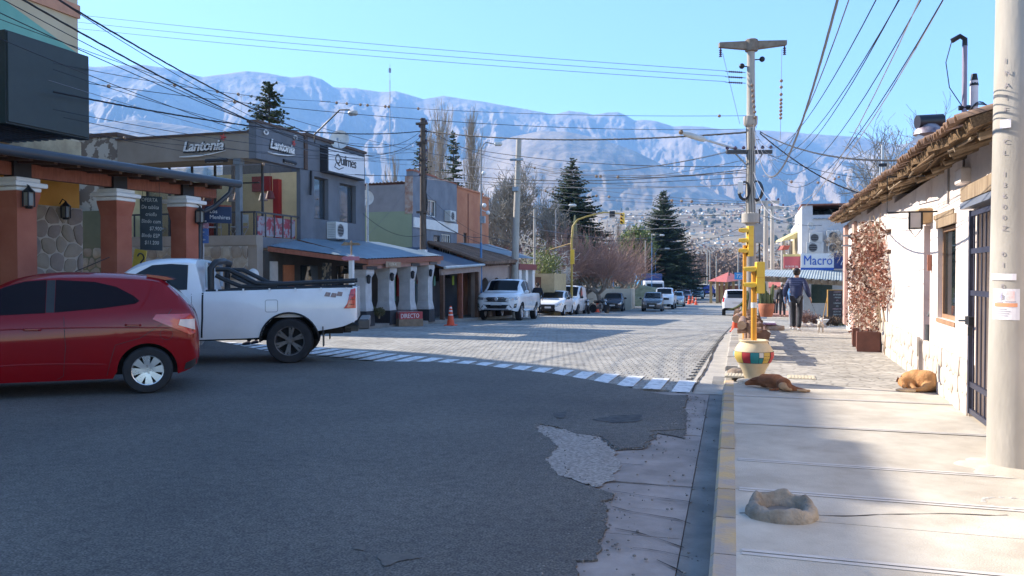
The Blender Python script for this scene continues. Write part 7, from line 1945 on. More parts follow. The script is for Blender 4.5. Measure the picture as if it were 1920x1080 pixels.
prof=[(.092,.0),(.11,.06),(.15,.17),(.2,.26),(.238,.33),(.243,.37),(.235,.42),(.205,.475),(.172,.512),(.165,.525),(.178,.533),(.178,.548),(.155,.553),(.13,.53),(.11,.45)]
s_=1.0
m=MB();m.lathe([(r_*s_,z*s_)for r_,z in prof],48,vp);part(m,'body',cream,vs_,60)
def vr(z):return sample([(z_,r_)for r_,z_ in prof[:10]],z)
bandz=(.268,.405)
def vpan(a0,a1,z0,z1,mat,name,off):
 m=MB();n=max(2,int((a1-a0)/.1));v=[];f=[]
 rows=4
 for j in range(rows+1):
  z=z0+(z1-z0)*j/rows
  for i in range(n+1):
   a=a0+(a1-a0)*i/n;r_=vr(z)+off;v.append((vp.x+math.sin(a)*r_,vp.y-math.cos(a)*r_,vp.z+z))
 for j in range(rows):
  for i in range(n):o=j*(n+1)+i;f.append((o,o+1,o+n+2,o+n+1))
 m.add(v,f);return m.build(name,mat,vs_,smooth=60)
band_black=M('vase_line_black',(.03,.025,.03),rough=.7)
vpan(-PI,PI,bandz[0]-.004,bandz[1]+.004,band_black,'band_ground',.003)
vy=M('vase_yellow',(.62,.42,.09),rough=.6,var=.08);vr_=M('vase_red',(.5,.04,.05),rough=.6,var=.08);vt=M('vase_teal',(.03,.24,.25),rough=.6,var=.08);vw=M('vase_white',(.66,.62,.55),rough=.6,var=.05);vb=M('vase_sky',(.1,.42,.6),rough=.6,var=.08)
g_=.018;z0,z1=bandz
tilt_=-.02
pans=[(-1.5,-1.28,z0+.07,z1,vb),(-1.5,-1.28,z0,z0+.062,vw),(-1.26,-.98,z0,z1,vy)if 0 else(-1.27,-.62,z0,z1,vy),(-.60,-.18,z0,z1,vr_),(-.16,.26,z0,z1,vt),(.28,.5,z0+.075,z1,vw),(.28,.5,z0,z0+.068,vt),(.52,.9,z0,z1,vy),(.98,1.45,z0,z1,vr_),(1.5,2.2,z0,z1,vt),(2.25,3.1,z0,z1,vy),(-3.1,-2.3,z0,z1,vr_),(-2.25,-1.55,z0,z1,vt)]
for a0,a1,q0,q1,mm in pans:vpan(a0,a1,q0,q1,mm,'painted_square',.0055)
for a0 in(.52,.72):
 for zz in(z0+.045,z0+.09):vpan(a0,a0+.16,zz,zz+.004,band_black,'painted_line',.008)
m=MB();rr=random.Random(2)
vs=[]
def rock(c,r,sq,mat,parent,name='rock',seed=0,n=14,k=9,amp=.3):
 m=MB();m.sphere((0,0,0),1,n,k)
 for i,v in enumerate(m.v):
  v=Vector(v);d=1+amp*noise.noise(v*1.6+Vector((seed,0,0)))+amp*.4*noise.noise(v*4+Vector((seed,3,0)))
  m.v[i]=Vector(c)+Vector((v.x*r*sq[0]*d,v.y*r*sq[1]*d,v.z*r*sq[2]*d))
 return m.build(name,mat,parent,smooth=60)
rm=M('mortar_rock',(.33,.31,.28),rough=.95,col2=(.5,.48,.44),scale=8,bump=.6,bscale=30)
rock((vp.x+.01,vp.y-.02,vp.z+.0),.24,(1.05,.7,.3),rm,vs_,'footing',3)
kp2=gnd(1382,704,.09);t=thing('kerb_rock','small broken brown rock on the kerb beside the vase','rock',kp2);rock(kp2+Vector((0,0,.03)),.12,(1.2,.8,.6),M('brown_rock',(.2,.14,.1),rough=.95,col2=(.36,.3,.24),scale=9,bump=.6,bscale=30),t,'stone',9)
rg=gnd(1465,968,.12)
ring=thing('concrete_ring','rough low concrete ring with a hole on the near pavement','concrete ring',rg)
m=MB();NA,NB=56,16;vs=[];fs=[]
for i in range(NA):
 a=2*PI*i/NA
 for j in range(NB+1):
  t_=j/NB;ang_=PI*t_
  ro,ri=.2,.115
  rmid=(ro+ri)/2;hw=(ro-ri)/2
  r_=rmid+math.cos(ang_)*hw;z=math.sin(ang_)**.7*.085
  P=Vector((math.cos(a),math.sin(a),0))*r_
  nz=1+.45*noise.noise(P*9+Vector((3,1,0)))+.2*noise.noise(P*25)
  P2=Vector((math.cos(a)*r_*(1+.14*noise.noise(Vector((math.cos(a)*2,math.sin(a)*2,5)))),math.sin(a)*r_*.82,z*nz*(1.0+.25*math.sin(a))))
  vs.append(rg+P2)
for i in range(NA):
 for j in range(NB):
  o=i*(NB+1)+j;p=((i+1)%NA)*(NB+1)+j;fs.append((o,p,p+1,o+1))
m.add(vs,fs);m.build('rim',M('rough_concrete',(.21,.175,.135),rough=.95,col2=(.36,.31,.25),scale=9,bump=.9,bscale=35,bdist=.015),ring,smooth=70)
m=MB();m.lathe([(.001,.03),(.1,.032)],24,rg+Vector((.02,0,0)),cap=False);m.build('hole_bottom',grime_m,ring)
cv=gnd(1905,945,.1235);m=MB()
for i in range(30):
 a=2*PI*i/30;m.sphere((cv.x+math.cos(a)*.17+rnd.uniform(-.01,.01),cv.y+math.sin(a)*.14,.118),rnd.uniform(.008,.02),6,4,(1.4,1,.5))
o=m.build('patched_cover_edge',rm,None,kind='stuff');o['label']='rough mortar circle in the pavement beside the big pole';o['category']='mortar ring'
fe=thing('log_fence','low fence of brown logs on posts along the right kerb behind the vase','fence',(-.45,14,.1))
logm=M('brown_log',(.22,.125,.085),rough=.85,col2=(.36,.235,.17),scale=5,stretch=(6,1,6),bump=.5,bscale=25)
logend=M('log_end_grain',(.4,.24,.14),rough=.9,col2=(.5,.33,.2),scale=14)
y=13.6;k=0
while y<23.2:
 x=kerb_x(y)+.17;z=gz(y)+.12
 for j,(hz_,of)in enumerate(((.60,(-.07 if k%2 else.02)),)):
  m=MB();a=Vector((x+of-.06,y-.35,z+hz_+.02*(k%2)));b=Vector((kerb_x(y+1.9)+.13+of,y+1.75,gz(y+1.9)+.12+hz_));r_=.072
  m.cyl(a,b,r_,r_*.92,n=12);o=m.build('rail',logm,fe,smooth=50)
  m=MB();dv=(a-b).normalized();m.cyl(a,a+dv*.004,r_*.95,n=12);m.build('cut_end',logend,o)
 m=MB();m.cyl((x+.1,y,z-.1),(x+.1,y,z+.66),.062,n=12);m.build('post',logm,fe,smooth=50)
 m=MB();m.cyl((x+.03,y+.8,z-.1),(x+.03,y+.8,z+.52),.05,n=10);m.build('post',logm,fe,smooth=50)
 m=MB();m.cyl((x-.12,y+.1,z+.48),(x+.26,y+.12,z+.5),.045,n=9);m.build('cross_log',logm,fe,smooth=50)
 y+=1.75;k+=1
for i,(yy,xx,w,h)in enumerate(((14.3,-.02,.3,.52),(16.6,-.08,.3,.5),(19.4,-.14,.3,.5),(21.8,-.2,.3,.48))):
 t=thing('timber_trough',('dark brown timber trough just behind the front signal pole','second dark timber trough along the log fence','third timber trough along the log fence','farthest timber trough along the log fence')[i],'planter',(xx,yy,gz(yy)+.12),rz=.05*i,group='timber troughs along the log fence')
 bm_=M('trough_board',(.12,.06,.04),rough=.8,col2=(.2,.115,.08),scale=6,bump=.3,bscale=25)
 for a in range(3):
  z_=.06+a*.15;o_=rnd.uniform(-.02,.05)
  m=MB();m.box((-w/2,-.42,z_),(w/2+o_,-.39,z_+.14));m.build('board',bm_,t,world=False)
  m=MB();m.box((w/2-.03,-.389,z_),(w/2,.5,z_+.14));m.build('board',bm_,t,world=False)
  m=MB();m.box((-w/2,-.389,z_),(-w/2+.03,.5,z_+.14));m.build('board',bm_,t,world=False)
 m=MB();m.prism([(w/2+.001,.1),(w/2+.1,.16),(w/2+.05,.3),(w/2+.09,.44),(w/2+.001,.5)],-.36,-.33,'xz');m.build('slanting_board',bm_,t,world=False)
 m=MB();m.box((-w/2+.03,-.38,.1),(w/2-.03,.48,.46));m.build('soil',MATS['potting_soil'],t,world=False)
def cone(p,h,lab,tall=False):
 t=thing('traffic_cone',lab,'traffic cone',p,group='orange traffic cones on the street')
 om=M('cone_orange',(.75,.09,.03),rough=.5,var=.06)
 m=MB();w=h*.27;m.box((-w,-w,0),(w,w,h*.05),bev=.006);m.build('base',om,t,world=False)
 m=MB();m.lathe([(h*.2,h*.05),(h*.05,h)],18);m.build('body',om,t,world=False,smooth=40)
 for z in(.52,.72,.88)if tall else(.5,):
  rr0=h*lerp(.2,.05,(z-.05)/.95)+.003;rr1=h*lerp(.2,.05,(z+.06-.05)/.95)+.003
  m=MB();m.lathe([(rr0,h*z),(rr1,h*(z+.06))],18,cap=False);m.build('white_stripe',white_paint,t,world=False)
p=gnd(845,610.5,0);cone(p,.68,'tall striped orange cone alone by the left kerb',True)
p=at(1120,560,57.5);p.z=gz(p.y);cone(p,.75,'orange cone beside the parked motorcycle')
p=at(1379,560,24.5);p.z=gz(p.y);cone(p,.62,'orange cone half hidden by the right log fence')
for i,(px,d)in enumerate(((1292,86),(1299,90),(1305,84))):
 p=at(px,560,d);p.z=gz(p.y);cone(p,.95 if i==0 else.8,('largest of the three far orange cones in the street','middle one of the three far orange cones','rightmost of the three far orange cones')[i])
terra_p=M('terracotta_pot',(.36,.13,.07),rough=.8,var=.12,scale=5)
cact=M('cactus_green',(.08,.11,.045),rough=.8,col2=(.14,.17,.08),scale=5)
p=at(1437,560,24.0);p.z=gz(p.y)+.12
pt=thing('cactus_pot','large terracotta pot of column cactus beside the log fence','potted cactus',p)
k_=24.0/F
m=MB();zb=dz(594,24.0);m.lathe([(.17,zb-p.z),(.22,zb-p.z+.2),(.235,zb-p.z+.38),(.22,zb-p.z+.4)],24,p);m.build('pot',terra_p,pt,smooth=50)
def cactus_col(mb,a,b,r,n=8,bend=None):
 """ribbed column"""
 pts=[Vector(a),Vector(a).lerp(b,.5)+(Vector(bend)if bend else Vector()),Vector(b)];P=[]
 for i in range(9):
  t=i/8;P.append(pts[0]*(1-t)**2+pts[1]*2*t*(1-t)+pts[2]*t*t)
 vs=[];fs=[];K=n*2
 for i,q in enumerate(P):
  rr_=r*(1 if i<7 else(.8 if i==7 else.25))
  for j in range(K):
   t=2*PI*j/K;r2_=rr_*(1 if j%2 else.78);vs.append(q+Vector((math.cos(t)*r2_,math.sin(t)*r2_,0)))
 for i in range(8):
  for j in range(K):fs.append((i*K+j,i*K+(j+1)%K,(i+1)*K+(j+1)%K,(i+1)*K+j))
 fs.append(tuple(8*K+j for j in range(K)));mb.add(vs,fs)
for dx,h,lx in((-.14,.55,-.05),(.0,.42,0),(.13,.62,.06),(.05,.35,.0),(-.05,.7,-.01)):
 m=MB();b0=p+Vector((dx,rnd.uniform(-.08,.08),zb-p.z+.36));cactus_col(m,b0,b0+Vector((lx,0,h)),.06);m.build('cactus_column',cact,pt,smooth=30)
t=thing('leaning_cactus','long green cactus arm leaning left over the log fence','cactus',at(1400,575,19))
m=MB();cactus_col(m,at(1399,562,19.0),at(1365,581,19.4),.06,bend=(.06,0,-.08));m.build('arm',cact,t,smooth=30)
m=MB();cactus_col(m,at(1392,600,19.0),at(1401,545,19.2),.08,bend=(0,0,0));m.build('stem',cact,t,smooth=30)
q=at(1440,592,23.0)
t=thing('stone_seat','stone block seat with a folded white and violet cloth','seat',(q.x,q.y,gz(q.y)+.12))
g3=gz(q.y)+.12
m=MB();rock((q.x+.12,q.y,g3+.05),.26,(1.2,.8,.5),M('seat_stone',(.26,.17,.13),rough=.95,col2=(.4,.32,.26),scale=6),t,'stone',4)
m=MB();m.box((q.x-.25,q.y-.2,g3+.17),(q.x+.22,q.y+.2,g3+.2),bev=.01);m.build('cloth',M('cloth_violet',(.35,.2,.35),rough=.9),t)
m=MB();m.box((q.x-.2,q.y-.18,g3+.202),(q.x+.2,q.y+.18,g3+.235),bev=.01);m.build('cloth',M('cloth_white',(.7,.68,.68),rough=.9),t)
bx=gnd(1551,604,.12);bx2=at(1588,600,(bx-Vector((0,0,EYE))).dot(_f)+.1)
DB=(bx-Vector((0,0,EYE))).dot(_f)
ab=thing('chalk_board','black chalk easel board with orange frame on the right pavement','chalkboard',bx)
z0,z1=dz(599,DB),dz(543,DB);ux=Vector((bx2.x-bx.x,bx2.y-bx.y,0));W_=ux.length;ux.normalize()
ofr=M('orange_board_frame',(.50,.27,.07),rough=.6,var=.1)
f=frame((bx.x,bx.y,0),ux,Vector((-ux.y,ux.x,0)))
m=FB(f);m.box((.03,.0,z0+.03),(W_-.03,.02,z1-.03));m.build('slate',M('slate_brown',(.05,.04,.04),rough=.8),ab)
m=FB(f)
m.box((0,-.01,z0),(.035,.03,z1));m.box((W_-.035,-.01,z0),(W_,.03,z1));m.box((.035,-.01,z0),(W_-.035,.03,z0+.035));m.box((.035,-.01,z1-.035),(W_-.035,.03,z1));m.build('frame',ofr,ab)
for s in(.03,W_-.05):
 m=FB(f);m.box((s,0,bx.z-.02),(s+.025,.025,z0));m.build('leg',ofr,ab)
 m=FB(f);m.add([(s,.03,z1-.2),(s+.02,.03,z1-.2),(s+.02,.45,bx.z),(s,.45,bx.z),(s,.05,z1-.2),(s+.02,.05,z1-.2),(s+.02,.47,bx.z),(s,.47,bx.z)],[(0,1,2,3),(7,6,5,4),(0,3,7,4),(1,5,6,2)]);m.build('leg',ofr,ab)
hh=z1-z0
for i,tx in enumerate(('3 CUOTAS','SIN INTERES','1 PRENDA','20%','2 PRENDAS','25%','3 PRENDAS Y MAS','EFECTIVO 30%','DEBITO 15%')):
 text(tx,.082,.0006,chalk if i%3 else M('chalk_rose',(.6,.4,.42),rough=1),ab,(bx.x+ux.x*W_/2-.0,bx.y+ux.y*W_/2-.006,z1-.12-i*hh*.095),ux,(0,0,1),'chalk_line',align='CENTER',sx=.78 if len(tx)<12 else.6)
dry_sh=M('dry_shrub',(.24,.14,.12),rough=.9,col2=(.36,.24,.2),scale=5);dark_sh=M('dark_hedge',(.09,.06,.04),rough=.9,col2=(.16,.11,.08),scale=5)
def twig_bush(c,r,h,n,mat,lab,name='dry_bush',cat='shrub',leaves=0,leafm=None,seed=0):
 rr=random.Random(seed);t=thing(name,lab,cat,c);m=MB()
 for i in range(n):
  a=rr.uniform(0,2*PI);e=rr.uniform(.2,1);k=rr.uniform(.6,1)
  p1=Vector(c)+Vector((math.cos(a)*r*.3*e,math.sin(a)*r*.3*e,h*.4*k));p2=Vector(c)+Vector((math.cos(a)*r*e,math.sin(a)*r*e,h*k*(1-.3*e)))
  m.tube([Vector(c)+Vector((math.cos(a)*r*.1,math.sin(a)*r*.1,0)),p1,p2],[.006,.005,.002],3,cap=False)
  p3=p1.lerp(p2,.4);m.tube([p3,p3+Vector((rr.uniform(-1,1)*r*.3,rr.uniform(-1,1)*r*.3,h*.25))],[.004,.002],3,cap=False)
 m.build('branch_mass',mat,t,kind='stuff')
 if leaves:tuft(Vector(c)+Vector((0,0,h*.55)),r,leaves,leafm or mat,t,q=.03,seed=seed,sq=(1,1,h/r*.5),shell=.3)
 return t
for i,(px,y,r_,h,lab)in enumerate(((1510,592,.3,.55,'dry mauve shrub just left of the chalk board beside the walker'),(1528,594,.28,.45,'second dry mauve shrub right of the walking man'))):
 p=at(px,560,27);p.z=gz(p.y)+.12;twig_bush(p,r_,h,110,dry_sh,lab,seed=i,leaves=350)
p=at(1550,560,27.5);p.z=gz(p.y)+.12;twig_bush(p,.55,.32,60,dark_sh,'low dark hedge behind the chalk board legs',seed=7,leaves=900,leafm=dark_sh,name='low_hedge',cat='hedge')
p=at(1568,560,27.5);p.z=gz(p.y)+.12;twig_bush(p,.55,.32,60,dark_sh,'low dark hedge beside the adobe house corner',seed=8,leaves=900,leafm=dark_sh,name='low_hedge',cat='hedge')
for i,(px,r_)in enumerate(((1506,.13),(1519,.15),(1530,.12),(1541,.14))):
 p=at(px,560,25.8);p.z=gz(p.y)+.16;t=thing('border_stone',('first border stone right of the walking man','second border stone under the mauve shrub','third border stone before the little dog','fourth border stone left of the chalk board')[i],'stone',p,group='stones edging the shrub bed');rock(p,r_,(1.2,.8,.6),stone_ms[0],t,'stone',i)
p=at(1543,560,26.5);p.z=gz(p.y)+.3
t=thing('white_bowl','white bowl shaped planter left of the chalk board','bowl',p);m=MB();m.lathe([(.05,-.12),(.15,-.02),(.2,.06),(.18,.06),(.1,-.02)],18,p);m.build('bowl',white_paint,t,smooth=50);m=MB();m.cyl(p+Vector((0,0,-.2)),p+Vector((0,0,-.1)),.05,n=8);m.build('foot',white_paint,t)
green_w2=M('weed_green',(.08,.13,.04),rough=.9,col2=(.14,.18,.07))
for i,(px,py)in enumerate(((1578,610),(1597,615))):
 p=gnd(px,py,.12);t=thing('weed_tuft',('small green weed at the corner of the adobe house','small green weed left of the planter boxes')[i],'weed',p);tuft(p+Vector((0,0,.05)),.12,160,green_w2,t,q=.03,sq=(1,1,.7),seed=i)
wood_pole=M('creosote_pole',(.07,.05,.04),rough=.9,col2=(.13,.1,.08),scale=4,stretch=(4,4,.4),bump=.4,bscale=20)
t,b,tp=pole('wooden_pole','dark wooden pole crowded with cables above the first canopy',793,30.5,222,.13,.1,wood_pole)
WP=lambda y,dx=0:at(793+dx,y,30.5)
for y,w_ in((232,.25),(268,.2),(300,.12),(398,.22)):
 m=MB();q=WP(y);m.box((q.x-w_,q.y-.12,q.z-.04),(q.x+w_*.8,q.y+.02,q.z+.04));m.build('cross_bracket',wood_pole,t)
for i in range(12):
 m=MB();q=WP(228+i*9,(-1)**i*6);m.lathe([(.02,-.05),(.05,-.02),(.05,.03),(.02,.06)],7,q);m.build('insulator',MATS['insulator_glaze'],t)
for i in range(5):
 m=MB();m.tube([WP(240+i*6,7-i),WP(300,9-i*3),WP(380,5+i),WP(470,7-i*2)],.01,4);m.build('down_cable',iron_m,t)
m=MB();q=WP(474);m.box((q.x-.14,q.y-.15,q.z-.05),(q.x+.14,q.y+.1,q.z+.12));m.build('white_foot_wrap',white_paint,t)
t,b,tp=pole('concrete_pole','bare pale concrete pole without arms beside the arcade end',962,39.5,262,.2,.13,conc_pole,lean=11)
q=at(969,355,39.5);m=MB();m.box((q.x-.15,q.y-.25,q.z-.1),(q.x+.12,q.y,q.z+.1));m.build('junction_box',steel_m,t)
q=at(971,300,39.4);m=MB();m.box((q.x-.35,q.y-.2,q.z-.05),(q.x+.3,q.y-.05,q.z+.05));m.build('cross_bracket',steel_m,t)
blue_pole=M('pole_blue_paint',(.05,.16,.36),rough=.5,col2=(.09,.22,.42),scale=3);grey_pole=M('pole_grey_paint',(.26,.25,.25),rough=.5,var=.12)
def lamp_pole(px,d,ytop,armx,army,lab,yblue=None,r=.05,cls=''):
 b=at(px,560,d);b.z=gz(b.y);tp=at(px,ytop,d);e=at(armx,army,d)
 t=thing('street_lamp',lab,'street lamp',b,group='street lamps on the left kerb')
 zb_=dz(yblue,d)if yblue else None
 m=MB();m.cyl(b,Vector((b.x,b.y,zb_ if yblue else tp.z)),r,n=10);m.build('lower_pole',blue_pole,t,smooth=50)
 if yblue:m=MB();m.cyl((b.x,b.y,zb_),tp,r*.8,n=10);m.build('upper_pole',grey_pole,t,smooth=50)
 m=MB();a=tp;mid=a.lerp(e,.25)+Vector((0,0,(e.z-a.z)*.5+.12));hb=a.lerp(e,.62);hb.z=e.z
 m.tube([a,a.lerp(mid,.6)+Vector((0,0,.05)),mid,hb],r*.5,7);m.build('arm',grey_pole,t,smooth=50)
 m=MB();m.tube([hb,hb.lerp(e,.1),hb.lerp(e,.8),e],[r*.5,.09,.1,.04],8);m.build('lamp_head',MATS['lamp_head_pale'],t,smooth=50);return t
t=lamp_pole(902,35.5,278,942,270,'blue and grey lamp pole with cameras in front of the arcade',yblue=455)
for(x_,y_)in((915,399),(907,325),(908,385)):
 q=at(x_,y_,35.4);m=MB();m.sphere(q,.1,10,7);m.cyl(q,at(902,y_-6,35.5),.015,n=5);m.build('camera',white_paint,t,smooth=50)
q=at(905,412,35.4);m=MB();m.box((q.x-.1,q.y-.1,q.z-.15),(q.x+.12,q.y+.05,q.z+.15));m.build('control_box',steel_m,t)
lamp_pole(1042,55,393,1081,385,'blue lamp pole standing before the dark conifer',yblue=480)
lamp_pole(1150,80,426,1189,418,'blue lamp pole right of the overhanging yellow signal',yblue=490)
lamp_pole(1222,92,440,1246,441,'tall blue lamp pole near the truck',yblue=455)
lamp_pole(1229,105,474,1256,466,'thin lamp pole just right of the tall blue one near the truck')
lamp_pole(1253,112,463,1282,456,'blue lamp pole before the right hand conifer')
lamp_pole(1273,135,478,1288,474,'faint grey lamp pole beyond the right hand conifer')
for(px,d,y,r_,mm,lab)in((1201,85,440,.1,wood_pole,'dark wooden pole left of the blue truck'),(1210,95,450,.1,conc_pole,'pale pole just left of the blue truck'),(1002,48,392,.09,conc_pole,'slim pale pole in front of the whitish bare tree'),(1308,140,486,.12,wood_pole,'thin dark pole far beyond the conifer'),(1326,150,468,.14,conc_pole,'pale double pole far down the street'),(1331,150,470,.14,conc_pole,'second pale pole far down the street'),(1343,120,480,.1,conc_pole,'pale pole left of the red roofed pavilion'),(1367,90,500,.1,wood_pole,'brownish pole in front of the red roofed pavilion'),(1384,100,470,.1,conc_pole,'pale pole beside the blue sign board'),(1424,30,392,.04,iron_m,'black pipe pole just right of the tall concrete pole')):
 pole('utility_pole',lab,px,d,y,r_,r_*.7,mm,n=9)
for i,(px,d,y,x0_,x1_)in enumerate(((1436,44,378,1417,1461),(1448,50,388,1428,1470))):
 t,b,tp=pole('concrete_pole',('nearer pale T shaped pole right of the main pole','farther pale T shaped pole right of the main pole')[i],px,d,y,.17,.11,conc_pole)
 a,c_=at(x0_,y,d),at(x1_,y,d);m=MB();beam(m,(a.x,a.y,tp.z+.05),(c_.x,c_.y,tp.z+.05),.14,.16);m.build('crossarm',conc_pole,t)
 for e in(a.lerp(c_,.45),a.lerp(c_,.96),a.lerp(c_,.03)):
  m=MB();m.sphere((e.x,e.y,tp.z+.13),.07,7,5);m.build('insulator',MATS['insulator_glaze'],t)
for i,(px,d,y)in enumerate(((1468,46,452),(1482,46,452))):
 pole('chimney_pipe',('left flue pipe over the yellow gabled house','right flue pipe over the yellow gabled house')[i],px,d,y,.13,.12,M('flue_grey',(.35,.34,.33),rough=.6),cat='flue')
b=at(1072,560,50);b.z=gz(b.y)
ts=thing('traffic_light','yellow curved mast with a signal hanging over the far side of the street','traffic light',b)
m=MB();m.tube([b,at(1072,450,50),at(1074,424,50),at(1083,412,50),at(1100,406,50),at(1132,398,50),at(1162,400,50)],[.08,.07,.055,.05,.05,.045,.04],10);m.build('mast',M('mast_ochre',(.40,.29,.07),rough=.5,var=.1),ts,smooth=50)
q=at(1166.5,420,49.9);signal(ts,q,3,.26,.70,(-.3,-1,0),lens_m,.15)
q0,q1=at(1143,408,49.8),at(1153.5,396,49.8);m=MB();m.box((q0.x,q0.y-.04,q0.z),(q1.x,q0.y+.04,q1.z));m.build('backboard',iron_m,ts)
q=at(1073,480,49.9);m=MB();m.box((q.x-.1,q.y-.1,q.z-.5),(q.x+.12,q.y+.1,q.z+.4));m.build('side_signal',yel,ts)
b=at(1025,560,52);b.z=gz(b.y)
t=thing('guy_mast','thin rusty mast with a brace running to the yellow signal mast','mast',b)
m=MB();m.cyl(b,at(1025,468,52),.07,n=8);m.build('post',M('rusty_ochre',(.3,.2,.08),rough=.8,var=.2),t);m=MB();m.cyl(at(1025,470,52),at(1072,456,50.2),.04,n=6);m.build('brace',MATS['rusty_ochre'],t)
a,b=at(731,216,900),at(731,120,900)
t=thing('radio_mast','very thin radio mast rising above the mountain ridge','mast',a);m=MB();m.cyl(at(731,350,900),at(731,150,900),.55,n=4);m.cyl(at(731,150,900),b,.25,n=4);m.build('lattice',M('mast_grey_far',(.25,.25,.28),rough=.7),t)
m=MB();m.box(tuple(at(729.4,128,900)-Vector((0,1,0))),tuple(at(732.6,136,900)+Vector((0,1,0))));m.build('antenna',MATS['mast_grey_far'],t)
a=at(452,250,34);t=thing('tv_aerial','thin television aerial above the restaurant fascia','aerial',a);m=MB();m.cyl(a,at(452,178,34),.015,n=4);m.build('rod',steel_m,t)
m=MB();m.cyl(at(449,181,34),at(459,179,34),.012,n=4);m.build('element',steel_m,t)
cab_b=M('cable_black',(.02,.02,.025),rough=.6);cab_g=M('cable_grey',(.14,.14,.16),rough=.6);cab_w=M('cable_pale',(.4,.38,.4),rough=.6)
ball_m=M('cable_ball',(.3,.2,.14),rough=.7,var=.2)
CN=[0];PLAIN=[];BALLED=[]
def wire(P0,P1,sag=.3,r=.008,mat=None,lab=None,twist=False,balls=(),group='overhead cables',n=22):
 mat=mat or cab_b
 P0,P1=Vector(P0),Vector(P1)
 P=[P0.lerp(P1,i/n)-Vector((0,0,4*sag*(i/n)*(1-i/n)))for i in range(n+1)]
 o=None
 m=MB()
 if twist:
  L_=(P1-P0).length;K=int(L_*7)
  for s in range(3):
   Q=[]
   for i in range(K+1):
    t=i/K;q=P0.lerp(P1,t)-Vector((0,0,4*sag*t*(1-t)));a=i*1.05+s*2.09
    Q.append(q+Vector((0,math.cos(a),math.sin(a)))*r*.8)
   m.tube(Q,r*.75,4)
 else:m.tube(P,r,4)
 CN[0]+=1
 if balls or lab:
  t=thing('overhead_cable',lab or 'dark cable carrying small round spacers across the street','cable',P0,group=group)
  m.build('strand',mat,t)
  if not lab:BALLED.append((t,P0,P1))
  for bt in balls:
   q=P0.lerp(P1,bt)-Vector((0,0,4*sag*bt*(1-bt)));b_=MB();b_.sphere(q,r*1.6+.008+.0011*q.length,8,6);b_.build('spacer',ball_m,t)
  return t
 o=m.build('overhead_cable',mat);tag(o,'cable','cable',group);PLAIN.append((o,P0,P1));return o
A_=lambda x,y,d:at(x,y,d)
wire(A_(20,-14,5.5),A_(789,256,30.4),.9,.0065,lab='lower of the two heavy cables sweeping down from the upper left corner',twist=True)
wire(A_(88,-14,5.8),A_(789,246,30.4),.85,.0065,lab='upper heavy cable sweeping down from the upper left corner',twist=True)
wire(A_(78,-20,6.2),A_(790,262,30.4),.95,.004)
wire(A_(-30,-20,7),A_(789,270,30.4),.8,.005)
wire(A_(-30,10,9),A_(790,300,30.4),.5,.007)
wire(A_(-30,60,9),A_(700,300,27),.3,.006)
wire(A_(-30,25,12),A_(900,300,34),.4,.006)
for k,(y0_,y1_)in enumerate(((18,133),(32,143),(44,153))):
 wire(A_(60,y0_,26),A_(1361,y1_,DP),.12,.0065,cab_g,lab=('topmost','middle','lowest')[k]+' of the three thin high lines crossing the open sky')
wire(A_(100,172,14),A_(789,246,30.4),.35,.012,lab='thick black bundle passing over the restaurant fascia',twist=True)
wire(A_(797,246,30.4),A_(1400,248,DP),.25,.016,lab='thick black bundle from the wooden pole to the main concrete pole',twist=True)
wire(A_(100,118,14),A_(620,190,28),.15,.006,balls=(.28,.42,.5))
wire(A_(600,190,26),A_(1400,217,DP),.15,.006,balls=(.05,.08,.12,.14,.19,.2,.28,.95))
wire(A_(120,150,15),A_(1400,242,DP),.3,.006,balls=(.05,.2))
for k,(x0_,y0_,d0_,x1_,y1_,d1_,sg,r_)in enumerate([(100,130,14,789,268,30.4,.5,.006),(100,205,14,789,285,30.4,.3,.006),(120,220,14,789,297,30.4,.35,.006),(90,150,13,789,310,30.4,.3,.005),(170,255,16,790,300,30.4,.1,.005),(797,240,30.4,971,300,39.3,.3,.01),(797,262,30.4,1400,312,DP,.3,.01),(797,300,30.4,1400,325,DP,.25,.008),(797,318,30.4,1400,318,DP,.35,.012),(797,333,30.4,1400,332,DP,.2,.008),(560,320,27,789,330,30.4,.05,.01),(797,335,30.4,1400,346,DP,.2,.009),(975,300,39.3,1362,286,DP,.5,.008),(975,304,39.3,1395,300,DP,.6,.007),(975,312,39.3,1400,345,DP,.4,.007),(797,250,30.4,1362,284,DP,.9,.006),(975,330,39.3,1400,378,DP,.2,.006),(1000,360,48,1400,385,DP,.15,.007),(975,380,39.3,1400,402,DP,.25,.009),(1080,420,60,1395,415,DP,.3,.008),(1000,440,48,1395,440,60,.4,.012),(1042,395,55,1395,392,70,.8,.012),(1201,450,85,1395,425,DP,.8,.008),(1110,400,60,1395,412,DP,.15,.007),(797,395,30.4,902,445,35.4,.3,.012),(797,400,30.4,1000,470,44,.5,.01),(680,400,29,797,440,30.4,.35,.008),(690,440,29,770,345,31,.1,.006),(797,360,30.4,902,440,35.4,.2,.006),(902,440,35.4,1130,470,66,.4,.014),(965,395,39.3,1210,455,90,.5,.014),(1010,430,50,1250,440,110,.6,.02),(1050,430,56,1230,500,100,.5,.015)]):
 wire(A_(x0_,y0_,d0_),A_(x1_,y1_,d1_),sg,r_,cab_g if k%4==3 else cab_b)
wire(A_(975,308,39.3),A_(1400,322,DP),.35,.01,balls=(.12,.5,.52,.6))
wire(A_(975,352,39.3),A_(1400,382,DP),.1,.006,balls=(.2,.25,.5,.56,.8,.83,.86))
wire(A_(120,240,16),A_(700,330,29),.15,.006,balls=(.5,))
o=wire(A_(225,258,24.6),A_(520,268,24),.02,.004,cab_b,lab='string of small pale bulbs along the restaurant fascia',balls=(.03,.2,.32,.34,.5,.7,.9),group='bulb strings on the restaurant')
wire(A_(1424,262,DP),A_(1400,262,DP),.0,.01)
